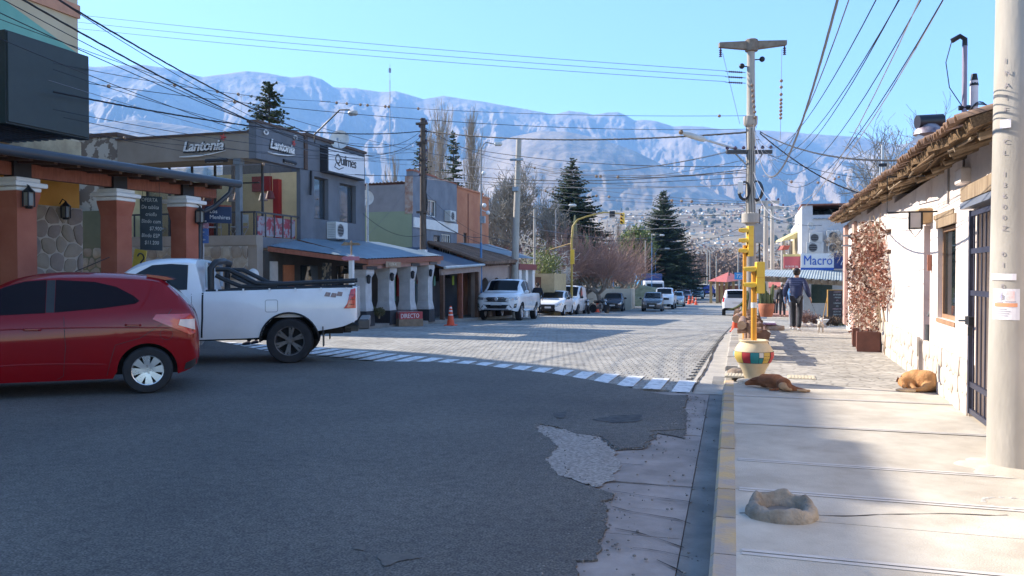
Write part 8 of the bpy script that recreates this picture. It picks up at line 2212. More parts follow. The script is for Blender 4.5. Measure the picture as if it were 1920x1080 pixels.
wire(A_(1412,230,DP),A_(1578,-30,5.2),1.3,.011,cab_g,lab='thick twisted grey cable rising steeply from the main pole to the upper edge',twist=True)
for k,(x0_,y0_,x1_,d1_,sg,mm)in enumerate(((1416,245,1600,5,.9,cab_g),(1420,255,1655,5,.6,cab_b),(1420,262,1700,5,.7,cab_b),(1440,285,1698,5,.6,cab_b),(1440,290,1740,5,.8,cab_b),(1443,300,1782,4.6,.9,cab_b),(1412,320,1782,4.8,1.1,cab_w),(1412,338,1735,5,1.2,cab_w))):
 wire(A_(x0_,y0_,DP),A_(x1_,-24,d1_),sg,.0045,mm)
wire(A_(1425,247,DP),A_(1870,283,9.5),.35,.011,lab='black bundle running right from the main pole behind the tiled roof',twist=True)
wire(A_(1425,250,DP),A_(1655,372,24),.3,.014,lab='thick black service cable dropping to the roof at the right',twist=True)
wire(A_(1440,290,DP),A_(1760,330,22),.3,.007)
wire(A_(1430,330,DP),A_(1580,328,45),.3,.007,cab_w,balls=(.2,.5,.8,.9))
wire(A_(1430,405,30),A_(1560,420,42),.2,.01)
wire(A_(1448,392,50),A_(1410,420,22),.2,.008)
for k,(y0_,y1_)in enumerate(((262,250),(300,290),(330,318))):
 wire(A_(1653,y0_,26),A_(1560,y1_+40,40),.4,.008)
wire(A_(1655,276,26),A_(1570,360,38),.6,.01,cab_b)
for px_,y0_,y1_,lab in((1466,92,262,'beaded insulator cable hanging from the right end of the top crossarm'),(1355,100,232,'thin slack jumper hanging from the left end of the top crossarm')):
 t=wire(A_(px_,y0_,DP),A_(px_-(3 if px_>1400 else-32),y1_,DP),.0,.006,cab_g,lab=lab,balls=(.35,.42,.5,.56,.6,.64,.68,.72,.76)if px_>1400 else(),group='jumpers on the main pole')
t=wire(A_(1408,140,DP-.2),A_(1418,240,DP-.2),.0,.006,cab_g,lab='beaded down cable close to the main pole shaft',balls=(.2,.3,.4,.5,.6,.7,.8),group='jumpers on the main pole')
t,b,tp=pole('service_mast','pale steel service mast above the far end of the tiled roof',1655,26,272,.05,.045,steel_m,cat='mast')
q=at(1655,310,25.9);m=MB();m.box((q.x-.12,q.y-.05,q.z-.04),(q.x+.12,q.y+.05,q.z+.06));m.build('cable_clamp',iron_m,t)
t,b,tp=pole('service_mast','second shorter pale mast beside the service mast behind the roof',1651,26.5,308,.045,.04,steel_m,cat='mast')
def proj(p):
 v=p-Vector((0,0,EYE));d=v.dot(_f);return 960+F*v.dot(_r)/d,540-F*v.dot(_u)/d
def spot(p):
 x,y=proj(p)
 if x<260:return 'the upper left corner'
 if y<0:return 'the upper right edge'
 for a,b,n in((500,640,'the restaurant roof'),(660,720,'the end of the restaurant'),(740,830,'the dark wooden pole'),(880,915,'the blue and grey lamp pole'),(950,990,'the armless pale pole'),(990,1150,'the bare trees'),(1150,1300,'the right hand spruce'),(1340,1480,'the main concrete pole'),(1480,1700,'the bank and tiled roof')):
  if a<=x<=b:return n
 return 'the far right roof'
ORD='topmost second third fourth fifth sixth seventh eighth ninth tenth eleventh twelfth thirteenth fourteenth fifteenth sixteenth seventeenth'.split()
for lst,what in((PLAIN,'thin cable'),(BALLED,'cable with round spacers')):
 gr={}
 for o,a,b in lst:gr.setdefault((spot(a),spot(b)),[]).append((-((a+b).z),o.name,o))
 for(a,b),l in gr.items():
  l.sort(key=lambda q:(q[0],q[1]))
  for i,(_,_,o)in enumerate(l):
   o['label']=(what+' from '+a+' to '+b)if len(l)==1 else ORD[i]+' '+what+' from '+a+' to '+b
bark_g=M('bark_grey',(.17,.14,.11),rough=.95,col2=(.27,.23,.19),scale=4,bump=.5,bscale=14)
bark_d=M('bark_dark',(.07,.055,.045),rough=.95,col2=(.12,.1,.08),scale=4)
twig_red=M('twig_russet',(.27,.15,.115),rough=.9,col2=(.38,.24,.19),scale=.7)
twig_tan=M('twig_tan',(.28,.23,.18),rough=.9,col2=(.38,.32,.26),scale=.6)
twig_grey=M('twig_grey',(.16,.145,.12),rough=.9,col2=(.25,.23,.2),scale=.6)
twig_pale=M('twig_pale',(.46,.43,.39),rough=.9,col2=(.58,.55,.5),scale=.6)
needle=M('conifer_needle',(.035,.06,.032),rough=.85,col2=(.085,.12,.06),scale=1.2,mixlo=.3,mixhi=.7)
willow=M('willow_leaf',(.12,.15,.04),rough=.85,col2=(.2,.23,.08),scale=1)
def build_raw(name,vs,fs,mat,parent,kind=None):
 m=MB();m.v=vs;m.f=fs;m.mi=[0]*len(fs);return m.build(name,mat,parent,kind=kind)
def conifer(px,d,ytop,ybot,width_px,lab,seed,dens=1.0,mat=None,droop=.18):
 """spruce: whorls of drooping boughs carrying needle sprays"""
 rr=random.Random(seed);b=at(px,560,d);b.z=gz(b.y);top=at(px,ytop,d);H=top.z-b.z
 t=thing('conifer_tree',lab,'tree',b)
 m=MB();m.cyl(b,top-Vector((0,0,.2)),.028*H**.95*.5+.06,.02,n=8);m.build('trunk',bark_d,t,smooth=60)
 z0=max(dz(ybot,d)-b.z,.5);Rm=width_px/F*d/2
 vs=[];fs=[];z=z0;m=MB()
 while z<H-.1:
  f=(z-z0)/(H-z0);Rr=Rm*(1-f)**.82*(.9+.2*rr.random())+.06;nb=max(4,int((5+7*(1-f))*dens))
  for k in range(nb):
   a=rr.uniform(0,2*PI);L_=Rr*rr.uniform(.6,1.18);up=lerp(-.05,.55,f)+rr.uniform(-.08,.08)
   dirx=Vector((math.cos(a),math.sin(a),0));p0=b+Vector((0,0,z+rr.uniform(-.3,.3)))
   n=max(3,int(L_/.28));pts=[]
   for i in range(n+1):
    s=i/n;pts.append(p0+dirx*L_*s+Vector((0,0,L_*(up*s-droop*2*s*s+.22*s**4))))
   m.tube([pts[0],pts[n//2],pts[-1]],[.03,.02,.006],3,cap=False)
   side=Vector((-dirx.y,dirx.x,0))
   for i in range(1,n+1):
    s=i/n;q=pts[i];w=(1-s*.75)*L_*.30+.1
    for _ in range(int(7*dens)+1):
     sg=rr.choice((-1,1));l=w*rr.uniform(.5,1.1)
     e=q+side*sg*l*.85+dirx*l*rr.uniform(.2,.7)+Vector((0,0,rr.uniform(-.3,.12)*l))
     q2=q+Vector((rr.uniform(-.06,.06),rr.uniform(-.06,.06),rr.uniform(-.05,.08)))
     dd=(e-q2).normalized();pn=dd.cross(Vector((rr.uniform(-.4,.4),rr.uniform(-.4,.4),1))).normalized()*(.05+.05*rr.random())*(d/60)**.3
     o0=len(vs);mid=q2.lerp(e,.45)
     vs+=[q2,mid+pn,e,mid-pn-Vector((0,0,.04))];fs.append((o0,o0+1,o0+2,o0+3))
  z+=rr.uniform(.1,.2)*(1+H/30)
 m.build('bough_mass',bark_d,t,kind='stuff')
 build_raw('foliage',vs,fs,mat or needle,t,'stuff');return t
conifer(505,40,150,255,84,'dark spruce rising behind the restaurant roof',1,droop=.1)
conifer(1072,84,300,478,150,'large dark spruce behind the pollarded trees',2,dens=1.6)
conifer(1243,108,358,532,150,'tall spruce on the right of the blue truck',3,dens=1.5)
conifer(850,62,246,372,52,'dark narrow cedar between the bare poplars',4,dens=.8)
conifer(787,58,262,400,70,'ragged green cedar behind the dark wooden pole',5,dens=.6)
conifer(1282,125,470,530,56,'low broad dark evergreen right of the tall spruce',6)
conifer(1127,130,452,520,34,'small faint conifer between the two spruces',12,dens=.7)
conifer(545,55,236,262,36,'tip of a conifer just over the restaurant side roof',13,dens=.6)
def grow(rr,vs,fs,p,d,L_,r,depth,spread,up,segs=3,n=3,bend=.25,minr=.004,kids_=(2,3)):
 """a branch and its children as thin tubes; n sides"""
 pts=[p];q=p.copy();dd=d.copy()
 for i in range(segs):
  dd=(dd+Vector((rr.uniform(-bend,bend),rr.uniform(-bend,bend),rr.uniform(-bend,bend)+up*.3))).normalized();q=q+dd*L_/segs;pts.append(q.copy())
 m=MB();m.tube(pts,[max(minr,r*(1-.5*i/segs))for i in range(segs+1)],n,cap=False)
 o=len(vs);vs+=m.v;fs+=[[o+i for i in f]for f in m.f]
 if depth<=0:return
 for k in range(rr.randint(*kids_)):
  i=rr.randint(1,segs);base=pts[i];a=rr.uniform(0,2*PI);s=rr.uniform(.6,1)*spread
  ax=dd.orthogonal().normalized();ax=Matrix.Rotation(a,3,dd)@ax
  nd=(dd*math.cos(s)+ax*math.sin(s));nd=(nd+Vector((0,0,up))).normalized()
  grow(rr,vs,fs,base,nd,L_*rr.uniform(.6,.82),r*.6,depth-1,spread,up,segs,n,bend,minr,kids_)
def bare_tree(px,d,ytop,lab,seed,mat,h0=.25,depth=5,spread=.6,up=.15,r=.16,name='bare_tree',minr=.012,L0=None,kids_=(3,3),nstem=1,lean=0):
 rr=random.Random(seed);b=at(px,560,d);b.z=gz(b.y);H=dz(ytop,d)-b.z
 t=thing(name,lab,'tree',b)
 m=MB();m.tube([b-Vector((0,0,.1)),b+Vector((lean*.1,0,H*h0*.5)),b+Vector((lean*.2,0,H*h0))],[r*1.3,r,r*.85],8);m.build('trunk',bark_g,t,smooth=60)
 vs,fs=[],[]
 for k in range(4+nstem):
  a=2*PI*k/(4+nstem)+rr.uniform(-.4,.4);s=rr.uniform(.15,spread)
  grow(rr,vs,fs,b+Vector((lean*.2,0,H*h0*rr.uniform(.85,1))),Vector((math.cos(a)*math.sin(s),math.sin(a)*math.sin(s),math.cos(s))),(L0 or H*.36)*rr.uniform(.85,1.1),r*.6,depth,spread,up,minr=minr,kids_=kids_)
 build_raw('branch_mass',vs,fs,mat,t,'stuff');return t
bare_tree(945,60,338,'big grey bare tree behind the pale concrete pole',21,twig_grey,depth=6,minr=.016,spread=.7,h0=.2)
bare_tree(925,64,350,'grey bare tree just right of the orange house',22,twig_grey,depth=5,minr=.018,spread=.7,h0=.2)
bare_tree(1010,66,372,'grey bare tree left of the large spruce',23,twig_grey,depth=5,minr=.018,spread=.7,h0=.2)
bare_tree(990,52,395,'whitish bare shrubby tree right of the pale concrete pole',24,twig_pale,depth=4,minr=.012,spread=.95,up=.02,h0=.3,r=.09,L0=1.6)
bare_tree(1021,53,425,'second whitish shrubby tree with arching twigs',25,twig_pale,depth=4,minr=.011,spread=.95,up=.0,h0=.3,r=.08,L0=1.25)
bare_tree(1720,32,296,'bare brown tree showing behind the tiled roof',26,twig_grey,depth=5,minr=.008,spread=.8,h0=.35,r=.1)
bare_tree(1690,36,315,'smaller bare tree left behind the tiled roof',27,twig_tan,depth=5,minr=.008,spread=.9,h0=.35,r=.1)
bare_tree(1588,33,425,'scrawny bare tree before the bank air conditioners',28,twig_tan,depth=5,minr=.005,spread=.95,up=.0,h0=.72,r=.04,L0=.55)
def poplar(px,d,ytop,wpx,lab,seed,mat=twig_tan,n=95):
 rr=random.Random(seed);b=at(px,560,d);b.z=gz(b.y);H=dz(ytop,d)-b.z;t=thing('poplar_tree',lab,'tree',b);W_=wpx/F*d/2
 m=MB();m.cyl(b,b+Vector((0,0,H*.97)),.14,.03,n=7);m.build('trunk',bark_g,t,smooth=60)
 vs,fs=[],[]
 for i in range(n):
  z=H*rr.uniform(.12,.93);a=rr.uniform(0,2*PI);f=z/H;L_=W_*rr.uniform(2.0,4.2)*(1.1-f*.75);dd=Vector((math.cos(a)*.24,math.sin(a)*.24,1)).normalized()
  grow(rr,vs,fs,b+Vector((0,0,z)),dd,L_,.03,2,.28,.35,segs=3,minr=.009,bend=.1,kids_=(3,4))
 build_raw('branch_mass',vs,fs,mat,t,'stuff')
poplar(826,72,236,50,'tall bare tan poplar just right of the wooden pole',31)
poplar(884,75,228,44,'tall bare tan poplar left of the blue lamp pole',32)
poplar(806,74,262,34,'shorter bare poplar beside the wooden pole',33,n=110)
poplar(741,90,298,26,'thin bare poplar above the pale tin roof',34,n=90)
poplar(724,92,318,20,'smallest thin bare poplar above the pale tin roof',35,n=60)
poplar(1160,120,420,18,'thin pale poplar between the two spruces',36,n=70)
poplar(1176,125,428,14,'thin pale poplar left of the right spruce',37,n=60)
def pollard(px,d,ytop,lab,seed,wide=2.6,th=2.2):
 """pruned street tree: thick forked trunk, knobs, a brush of russet shoots"""
 rr=random.Random(seed);b=at(px,560,d);b.z=gz(b.y)+.1;H=dz(ytop,d)-b.z;t=thing('pollard_tree',lab,'tree',b,group='pollarded street trees on the left')
 m=MB();f0=b+Vector((rr.uniform(-.1,.1),0,th*.55));m.tube([b,b+Vector((.03,0,th*.3)),f0],[.2,.17,.16],9);m.build('trunk',bark_g,t,smooth=60)
 vs,fs=[],[];knobs=[]
 for k in range(5):
  a=2*PI*k/5+rr.uniform(-.3,.3);r_=wide*rr.uniform(.25,.5)
  e=f0+Vector((math.cos(a)*r_,math.sin(a)*r_,rr.uniform(.6,1.3)));mid=f0.lerp(e,.5)+Vector((math.cos(a)*.15,0,-.05))
  m=MB();m.tube([f0,mid,e],[.12,.09,.09],7);m.build('limb',bark_g,t,smooth=60);knobs.append(e)
  for j in range(2):
   e2=e+Vector((rr.uniform(-.5,.5),rr.uniform(-.5,.5),rr.uniform(.2,.5)));m=MB();m.tube([e,e2],[.08,.06],6);m.sphere(e2,.09,6,5);m.build('limb',bark_g,t,smooth=60);knobs.append(e2)
 for e in knobs:
  for i in range(9):
   a=rr.uniform(0,2*PI);s=rr.uniform(0,1.25);dd=Vector((math.cos(a)*math.sin(s),math.sin(a)*math.sin(s),math.cos(s)))
   L_=max(.5,(b.z+H-e.z))*rr.uniform(.35,.95)
   grow(rr,vs,fs,e,dd,L_,.018,1,.5,.1,segs=3,minr=.010,bend=.25,kids_=(2,4))
 build_raw('shoot_mass',vs,fs,twig_red,t,'stuff')
for i,(px,d,yt,lab)in enumerate(((1050,56,452,'pollard tree nearest the ochre shed behind the white van'),(1063,60,448,'pollard tree behind the second lamp pole on the left'),(1097,60,455,'pollard tree above the motorcycles'),(1124,58,452,'thick forked pollard tree behind the black hatchback'),(1142,66,458,'pollard tree just left of the lone blue lamp pole'),(1160,70,462,'pollard tree right of the lone blue lamp pole'),(1181,76,466,'farthest pollard tree above the grassy bank'),(1030,62,458,'pollard tree partly behind the whitish shrubby tree'),(1084,68,450,'small pollard tree behind the yellow signal mast'))):
 pollard(px,d,yt,lab,40+i,wide=2.4+.3*(i%3))
b=at(1192,560,100);b.z=gz(b.y);t=thing('willow_tree','yellow green leafy tree left of the tall right spruce','tree',b)
m=MB();m.cyl(b,b+Vector((0,0,4)),.15,.1,n=7);m.build('trunk',bark_g,t)
for k,(px,py,r_)in enumerate(((1192,440,1.6),(1203,448,1.6),(1180,452,1.5),(1212,462,1.6),(1190,470,1.8),(1176,472,1.3))):
 tuft(at(px,py,100+k%3),r_,900,willow,t,q=.16,seed=k,shell=.3)
for i,(px,y,d,r_,mm,lab)in enumerate(((1012,500,50,1.3,willow,'leafy yellow green shrub left of the pollard trees'),(1030,500,51,1.0,willow,'smaller yellow green shrub behind the rusty mast'),(1085,515,62,1.0,needle,'dark evergreen shrub behind the yellow signal mast'))):
 c=at(px,y,d);g=gz(c.y);t=thing('leafy_shrub',lab,'shrub',(c.x,c.y,g));m=MB();m.cyl((c.x,c.y,g),c,.06,n=5);m.build('stem',bark_g,t);tuft(c,r_,1100,mm,t,q=.07,seed=i,shell=.25,sq=(1,1,1.25))
b=at(1080,560,60);b.z=gz(b.y);t=thing('column_cactus','tall column cactus beside the curved yellow signal mast','cactus',b)
cm=M('cactus_olive',(.17,.17,.09),rough=.85,col2=(.25,.25,.14),scale=2)
m=MB();cactus_col(m,b,at(1078,403,60),.2);m.build('stem',cm,t,smooth=30)
for(x0_,y0_,x1_,y1_,bx_)in((1068,480,1058,446,-.3),(1092,480,1100,440,.3),(1075,470,1068,449,-.2),(1085,472,1078,450,.1)):
 m=MB();cactus_col(m,at(x0_,y0_,60),at(x1_,y1_,60),.13,bend=(bx_,0,-.1));m.build('arm',cm,t,smooth=30)
c=at(1180,545,80);bank=thing('grassy_bank','dry grass bank behind the low cream wall','bank',(c.x,c.y,gz(c.y)))
rock((c.x-1,c.y+3,gz(c.y)),4.0,(1.3,1.4,.5),M('dry_grass',(.2,.18,.09),rough=.95,col2=(.33,.29,.17),scale=1.5,bump=.8,bscale=6,bdist=.05),bank,'mound',5,24,14)
rr=random.Random(77)
def woods(n,x0_,x1_,d0_,d1_,h0_,h1_,mat,name,lab,q=.35,per=80):
 vs,fs=[],[]
 for i in range(n):
  px=rr.uniform(x0_,x1_);d=rr.uniform(d0_,d1_);p=at(px,540,d);g=gz(p.y);H=rr.uniform(h0_,h1_);r_=H*rr.uniform(.28,.42)
  m=MB();m.tube([(p.x,p.y,g-2),(p.x+rr.uniform(-.5,.5),p.y,g+H*.5)],[.07,.04],4);o=len(vs);vs+=m.v;fs+=[[o+a for a in f]for f in m.f]
  for k in range(per):
   dr=Vector((rr.gauss(0,1),rr.gauss(0,1),rr.gauss(0,1))).normalized();c=Vector((p.x,p.y,g+H*.62))+Vector((dr.x*r_,dr.y*r_,dr.z*H*.4))*rr.uniform(.3,1)
   a=Vector((rr.uniform(-1.2,1.2),rr.uniform(-1,1),rr.uniform(-.2,1))).normalized();bb=a.orthogonal().normalized()*q*rr.uniform(.15,.4);a=a*q*rr.uniform(.7,1.4)
   o=len(vs);vs+=[c-a-bb*.2,c-a*.0+bb,c+a,c-bb];fs.append((o,o+1,o+2,o+3))
 o=build_raw(name,vs,fs,mat,None,'stuff');o['label']=lab;o['category']='woodland'
woods(90,1262,1420,150,330,6,11,M('wood_brown',(.16,.11,.085),rough=.95,col2=(.28,.2,.16),scale=.25),'bare_woodland','brown leafless woodland across the end of the street',q=.5,per=260)
woods(50,1000,1262,120,230,5,9,M('wood_mixed',(.09,.08,.055),rough=.95,col2=(.17,.14,.1),scale=.2),'mixed_woodland','mixed brown woodland behind the pollarded trees',q=.5,per=220)
woods(46,1420,1620,90,260,4,8,MATS['wood_brown'],'bare_woodland','brown bare trees in front of the far town at the right',q=.4,per=200)
woods(60,560,1010,90,260,5,9,MATS['wood_mixed'],'mixed_woodland','bare woodland low behind the left hand houses',q=.5,per=200)
def town():
 rr=random.Random(5);mats=[M('town_white',(.6,.57,.52),rough=.9,var=.05),M('town_tan',(.36,.28,.2),rough=.9,var=.1),M('town_brick',(.3,.16,.11),rough=.9,var=.1),M('town_blue',(.3,.36,.42),rough=.9,var=.1)]
 bt=MB();n=0
 while n<1500:
  a=azi(rr.uniform(950,1760));t=rr.random()**1.1*.85;
  r_=420+(2600-420)*t;x,y=math.sin(a)*r_,math.cos(a)*r_
  if noise.noise(Vector((x*.006,y*.004,2)))<-.05 and rr.random()<.8:continue
  if a<azi(1120)and rr.random()<.6:continue
  z=vz(a,t,r_);s=rr.uniform(2.2,5)*(.45+t*.7);h=rr.uniform(1.6,3.4)*(.5+t*.6)
  bt.cur=rr.choice((0,0,1,1,1,2,3));ang_=rr.uniform(0,3)
  bt.box((x-s,y-s*.6,z-4),(x+s,y+s*.6,z+h),rz=ang_);n+=1
  if rr.random()<.4:
   bt.cur=2;bt.box((x-s*1.05,y-s*.65,z+h+.02),(x+s*1.05,y+s*.65,z+h+.5),rz=ang_)
 o=bt.build('hillside_town',mats,None,kind='stuff');o['label']='hundreds of tiny pale houses scattered over the far slope';o['category']='town'
 vs,fs=[],[]
 for i in range(1700):
  a=azi(rr.uniform(500,1900));t=rr.random()**1.5*.9;r_=420+(2600-420)*t;x,y=math.sin(a)*r_,math.cos(a)*r_
  if noise.noise(Vector((x*.005,y*.003,9)))<.0:continue
  z=vz(a,t,r_);H=rr.uniform(4,10);w=rr.uniform(2.5,6)
  m=MB();m.sphere((x,y,z+H*.4),1,6,4,(w,w,H*.55));o=len(vs)
  vs+=[v+Vector((rr.uniform(-.6,.6),rr.uniform(-.6,.6),rr.uniform(-.8,.8)))for v in m.v];fs+=[[o+q for q in f]for f in m.f]
 o=build_raw('slope_trees',vs,fs,M('slope_tree',(.06,.065,.04),rough=.95,col2=(.13,.12,.08),scale=.02),None,'stuff');o['label']='dark dots of trees scattered among the far town houses';o['category']='trees'
town()
rr=random.Random(3);vs,fs=[],[]
for i in range(620):
 e=E[rr.randrange(len(E))]if i%3 else Vector((kerb_x(rr.uniform(3,10))-.2,rr.uniform(3,10),0))
 if i%3==0:e=Vector((kerb_x(e.y)-rr.uniform(.14,.8),e.y,0))
 p=Vector((e.x+rr.gauss(0,.09),e.y+rr.gauss(0,.09),.012));r_=rr.uniform(.003,.011)
 m=MB();m.sphere(p,r_,5,3,(rr.uniform(.7,1.4),1,.7));o=len(vs);vs+=m.v;fs+=[[o+a for a in f]for f in m.f]
o=build_raw('loose_stones',vs,fs,M('loose_stone',(.12,.11,.1),rough=.95,col2=(.34,.31,.28),scale=3),None,'stuff');o['label']='loose grit along the broken asphalt edge and gutter';o['category']='gravel'
skin_m=M('skin_tone',(.42,.24,.17),rough=.6,var=.06);hair_m=M('hair_black',(.015,.012,.01),rough=.7)
navy=M('navy_quilted',(.015,.026,.08),rough=.65,col2=(.025,.04,.115),scale=3);jeans=M('black_trousers',(.018,.02,.028),rough=.8,var=.2)
def person(loc,rz,H,lab,coat,pants,shoes,pose=None,cap=None,hair=True,quilt=False,armr=None,arml=None,stride=.18,sit=0,detail=True):
 """facing +y locally; one skinned body, garments grown round the same skeleton"""
 k=H/1.75;t=thing('person',lab,'person',loc,rz)
 V=Vector
 hip=.93;s=stride
 J=dict(pel=V((0,0,hip)),wai=V((0,-.01,1.10)),che=V((0,.0,1.30)),nec=V((0,.0,1.47)),hd0=V((0,.02,1.54)),hd1=V((0,.03,1.63)),hd2=V((0,.02,1.71)),hl=V((-.09,0,.90)),kl=V((-.10,s*.5+.03,.50)),al=V((-.10,s,.09)),tl=V((-.11,s+.16,.035)),hr=V((.09,0,.90)),kr=V((.10,-s*.25+.03,.50)),ar=V((.10,-s,.10)),tr=V((.11,-s+.15,.035)),sl=V((-.19,0,1.42)),el=V((-.27,-.03,1.14)),wl=V((-.27,.06,.90)),sr=V((.19,0,1.42)),er=V((.27,-.05,1.15)),wr=V((.29,.03,.90)))
 if armr:J['er'],J['wr']=V(armr[0]),V(armr[1])
 if arml:J['el'],J['wl']=V(arml[0]),V(arml[1])
 if sit:
  for a in 'lr':
   x=-.1 if a=='l' else.1;J['k'+a]=V((x,.42,hip-.42+.42));J['a'+a]=V((x,.45,.5-.05+.0));J['t'+a]=V((x,.6,.42))
 names=list(J);idx={n:i for i,n in enumerate(names)}
 E=[('pel','wai'),('wai','che'),('che','nec'),('nec','hd0'),('hd0','hd1'),('hd1','hd2'),('pel','hl'),('hl','kl'),('kl','al'),('al','tl'),('pel','hr'),('hr','kr'),('kr','ar'),('ar','tr'),('che','sl'),('sl','el'),('el','wl'),('che','sr'),('sr','er'),('er','wr')]
 Rr=dict(pel=(.14,.11),wai=(.13,.1),che=(.15,.11),nec=.055,hd0=.06,hd1=(.078,.095),hd2=.06,hl=.085,kl=.055,al=.035,tl=.03,hr=.085,kr=.055,ar=.035,tr=.03,sl=.055,el=.04,wl=.026,sr=.055,er=.04,wr=.026)
 vs=[J[n]*k for n in names];rad=[Rr[n]for n in names];ed=[(idx[a],idx[b])for a,b in E]
 rad=[tuple(q*k for q in r)if isinstance(r,tuple)else r*k for r in rad]
 for sd,w,e in((-1,'wl','el'),(1,'wr','er')):
  W=J[w];dd=(W-J[e]).normalized();pi=len(vs);vs.append((W+dd*.07)*k);rad.append((.034*k,.02*k));ed.append((idx[w],pi))
  sidev=V((0,1,0))-dd*dd.y;sidev.normalize()
  if detail:
   for f in range(5):
    if f==0:a=W+dd*.035+sidev*.035;b=a+(dd*.6+sidev*.6).normalized()*.045;c=b+dd*.03
    else:
     off=(f-2.5)*.019;ln=(.075,.085,.08,.06)[f-1];a=W+dd*.09-sidev*off;b=a+dd*ln*.5+V((-sd*.008,0,0));c=b+(dd+V((-sd*.6,0,0))).normalized()*ln*.5
    o=len(vs);vs+=[a*k,b*k,c*k];rad+=[.0095*k,.0085*k,.007*k];ed+=[(pi,o),(o,o+1),(o+1,o+2)]
 skin(vs,ed,rad,'body',skin_m,t,sub=1)
 c=J['hd1']*k;m=MB();m.sphere(c+V((0,.105,-.005))*k,.016*k,8,6,(.8,1,1.2))
 for sd in(-1,1):m.sphere(c+V((sd*.085,.0,-.01))*k,.022*k,8,6,(.4,.8,1.3))
 m.build('face_features',skin_m,t,world=False,smooth=60)
 def garment(ns,es,grow_,name,mat,over=None,sub=1):
  ii={n:i for i,n in enumerate(ns)};V2=[];R2=[]
  for n in ns:
   r=Rr[n.split('*')[0]];g=grow_ if not isinstance(grow_,dict)else grow_.get(n,.012)
   V2.append((over or{}).get(n,J.get(n,None))*k);R2.append(tuple((q+g)*k for q in r)if isinstance(r,tuple)else(r+g)*k)
  return skin(V2,[(ii[a],ii[b])for a,b in es],R2,name,mat,t,sub=sub)
 gr_=.03 if quilt else.016
 garment(['wai','pel','che','nec','sl','el','wl','sr','er','wr'],[('pel','wai'),('wai','che'),('che','nec'),('che','sl'),('sl','el'),('el','wl'),('che','sr'),('sr','er'),('er','wr')],{'wai':gr_+.015,'pel':gr_+.012,'che':gr_+.015,'nec':.025,'sl':gr_+.01,'el':gr_+.012,'wl':gr_,'sr':gr_+.01,'er':gr_+.012,'wr':gr_},'jacket',coat,over={'pel':J['pel']-V((0,0,.06)),'wl':J['wl'].lerp(J['el'],.08),'wr':J['wr'].lerp(J['er'],.08)})
 garment(['pel','hl','kl','al','hr','kr','ar'],[('pel','hl'),('hl','kl'),('kl','al'),('pel','hr'),('hr','kr'),('kr','ar')],{'pel':.012,'hl':.012,'kl':.022,'al':.03,'hr':.012,'kr':.022,'ar':.03},'trousers',pants)
 for a in 'lr':
  A,T=J['a'+a],J['t'+a];m=MB();d=(T-A);L_=d.length
  q=skin([(A+V((0,-.05,-.03)))*k,(A+V((0,.03,-.03)))*k,T*k],[(0,1),(1,2)],[(.045*k,.04*k),(.045*k,.038*k),(.042*k,.028*k)],'shoe',shoes,t,sub=1)
 c=J['hd1']*k
 if hair:m=MB();m.sphere(c+V((0,-.015,.02))*k,.103*k,14,10,(.92,1.02,1.05));m.build('hair',hair_m,t,world=False,smooth=60)
 if cap:
  m=MB();m.sphere(c+V((0,-.005,.05))*k,.11*k,14,10,(.95,1.05,.85));m.box((-.06*k,.07*k+c.y*0,c.z+.03*k),(.06*k,.2*k,c.z+.045*k));m.build('cap',cap,t,world=False,smooth=50)
 if quilt:
  for z in[1.02+.055*i for i in range(8)]:
   m=MB();w=.165 if z>1.2 else.155;
 return t
pm=gnd(1493,621,.12)
fd=1493
walker=person(pm,R(-12),1.75,'man in navy quilted jacket and black cap walking away with a small dog',navy,jeans,M('shoe_grey_white',(.4,.42,.45),rough=.7,col2=(.6,.6,.6)),cap=M('cap_black',(.012,.012,.018),rough=.7),quilt=True,stride=.2,armr=((.30,-.10,1.16),(.36,.02,.93)),arml=((-.30,-.02,1.16),(-.33,.1,.93)))
jk=[c for c in kids(walker)if c.name.startswith('jacket')][0]
me=jk.data
for v in me.vertices:
 z=v.co.z;n_=v.co-Vector((0,0,z));
nt=navy.node_tree;N=nt.nodes;L=nt.links
wv=N.new('ShaderNodeTexWave');wv.bands_direction='Z';wv.inputs['Scale'].default_value=5.5;wv.inputs['Distortion'].default_value=.4;tc=N.new('ShaderNodeTexCoord');L.new(tc.outputs['Object'],wv.inputs['Vector'])
bpn=N.new('ShaderNodeBump');bpn.inputs['Strength'].default_value=1;bpn.inputs['Distance'].default_value=.005;L.new(wv.outputs['Fac'],bpn.inputs['Height']);L.new(bpn.outputs[0],N['Principled BSDF'].inputs['Normal'])
cp=pm+Matrix.Rotation(R(-12),3,'Z')@Vector((-.17,.5,0))
person(cp,R(-12),1.42,'child in light blue jacket half hidden left of the walking man',M('light_blue_jacket',(.12,.3,.6),rough=.7,var=.15),M('grey_trousers',(.35,.36,.4),rough=.8),M('shoe_white',(.6,.6,.6),rough=.6),stride=.12,detail=True)
p=at(1467,560,41);p.z=gz(p.y)+.12;person(p,R(180),1.7,'far figure in black standing under the rose porch',M('black_coat',(.02,.02,.025),rough=.9),jeans,jeans,stride=.05)
p=at(1454,560,43);p.z=gz(p.y)+.12;person(p,R(150),1.68,'far figure in grey standing left of the dark one',M('grey_coat',(.12,.12,.14),rough=.9),jeans,jeans,stride=.05)
p=at(1008,560,42.5);p.z=gz(p.y)+.1;person(p,R(190),1.7,'man in dark jacket standing between the white pickup and the white hatchback',M('charcoal_jacket',(.025,.025,.03),rough=.9),jeans,jeans,stride=.05)
p=at(474,560,17.4);p.z=gz(p.y);person(p,R(120),1.62,'person with white hood just visible over the pickup bed',M('dark_jacket',(.03,.035,.05),rough=.9),jeans,jeans,stride=.08)
hq=at(474,560,17.4);t=[c for c in kids(bpy.data.objects['person.005'])]if 'person.005' in bpy.data.objects else[]
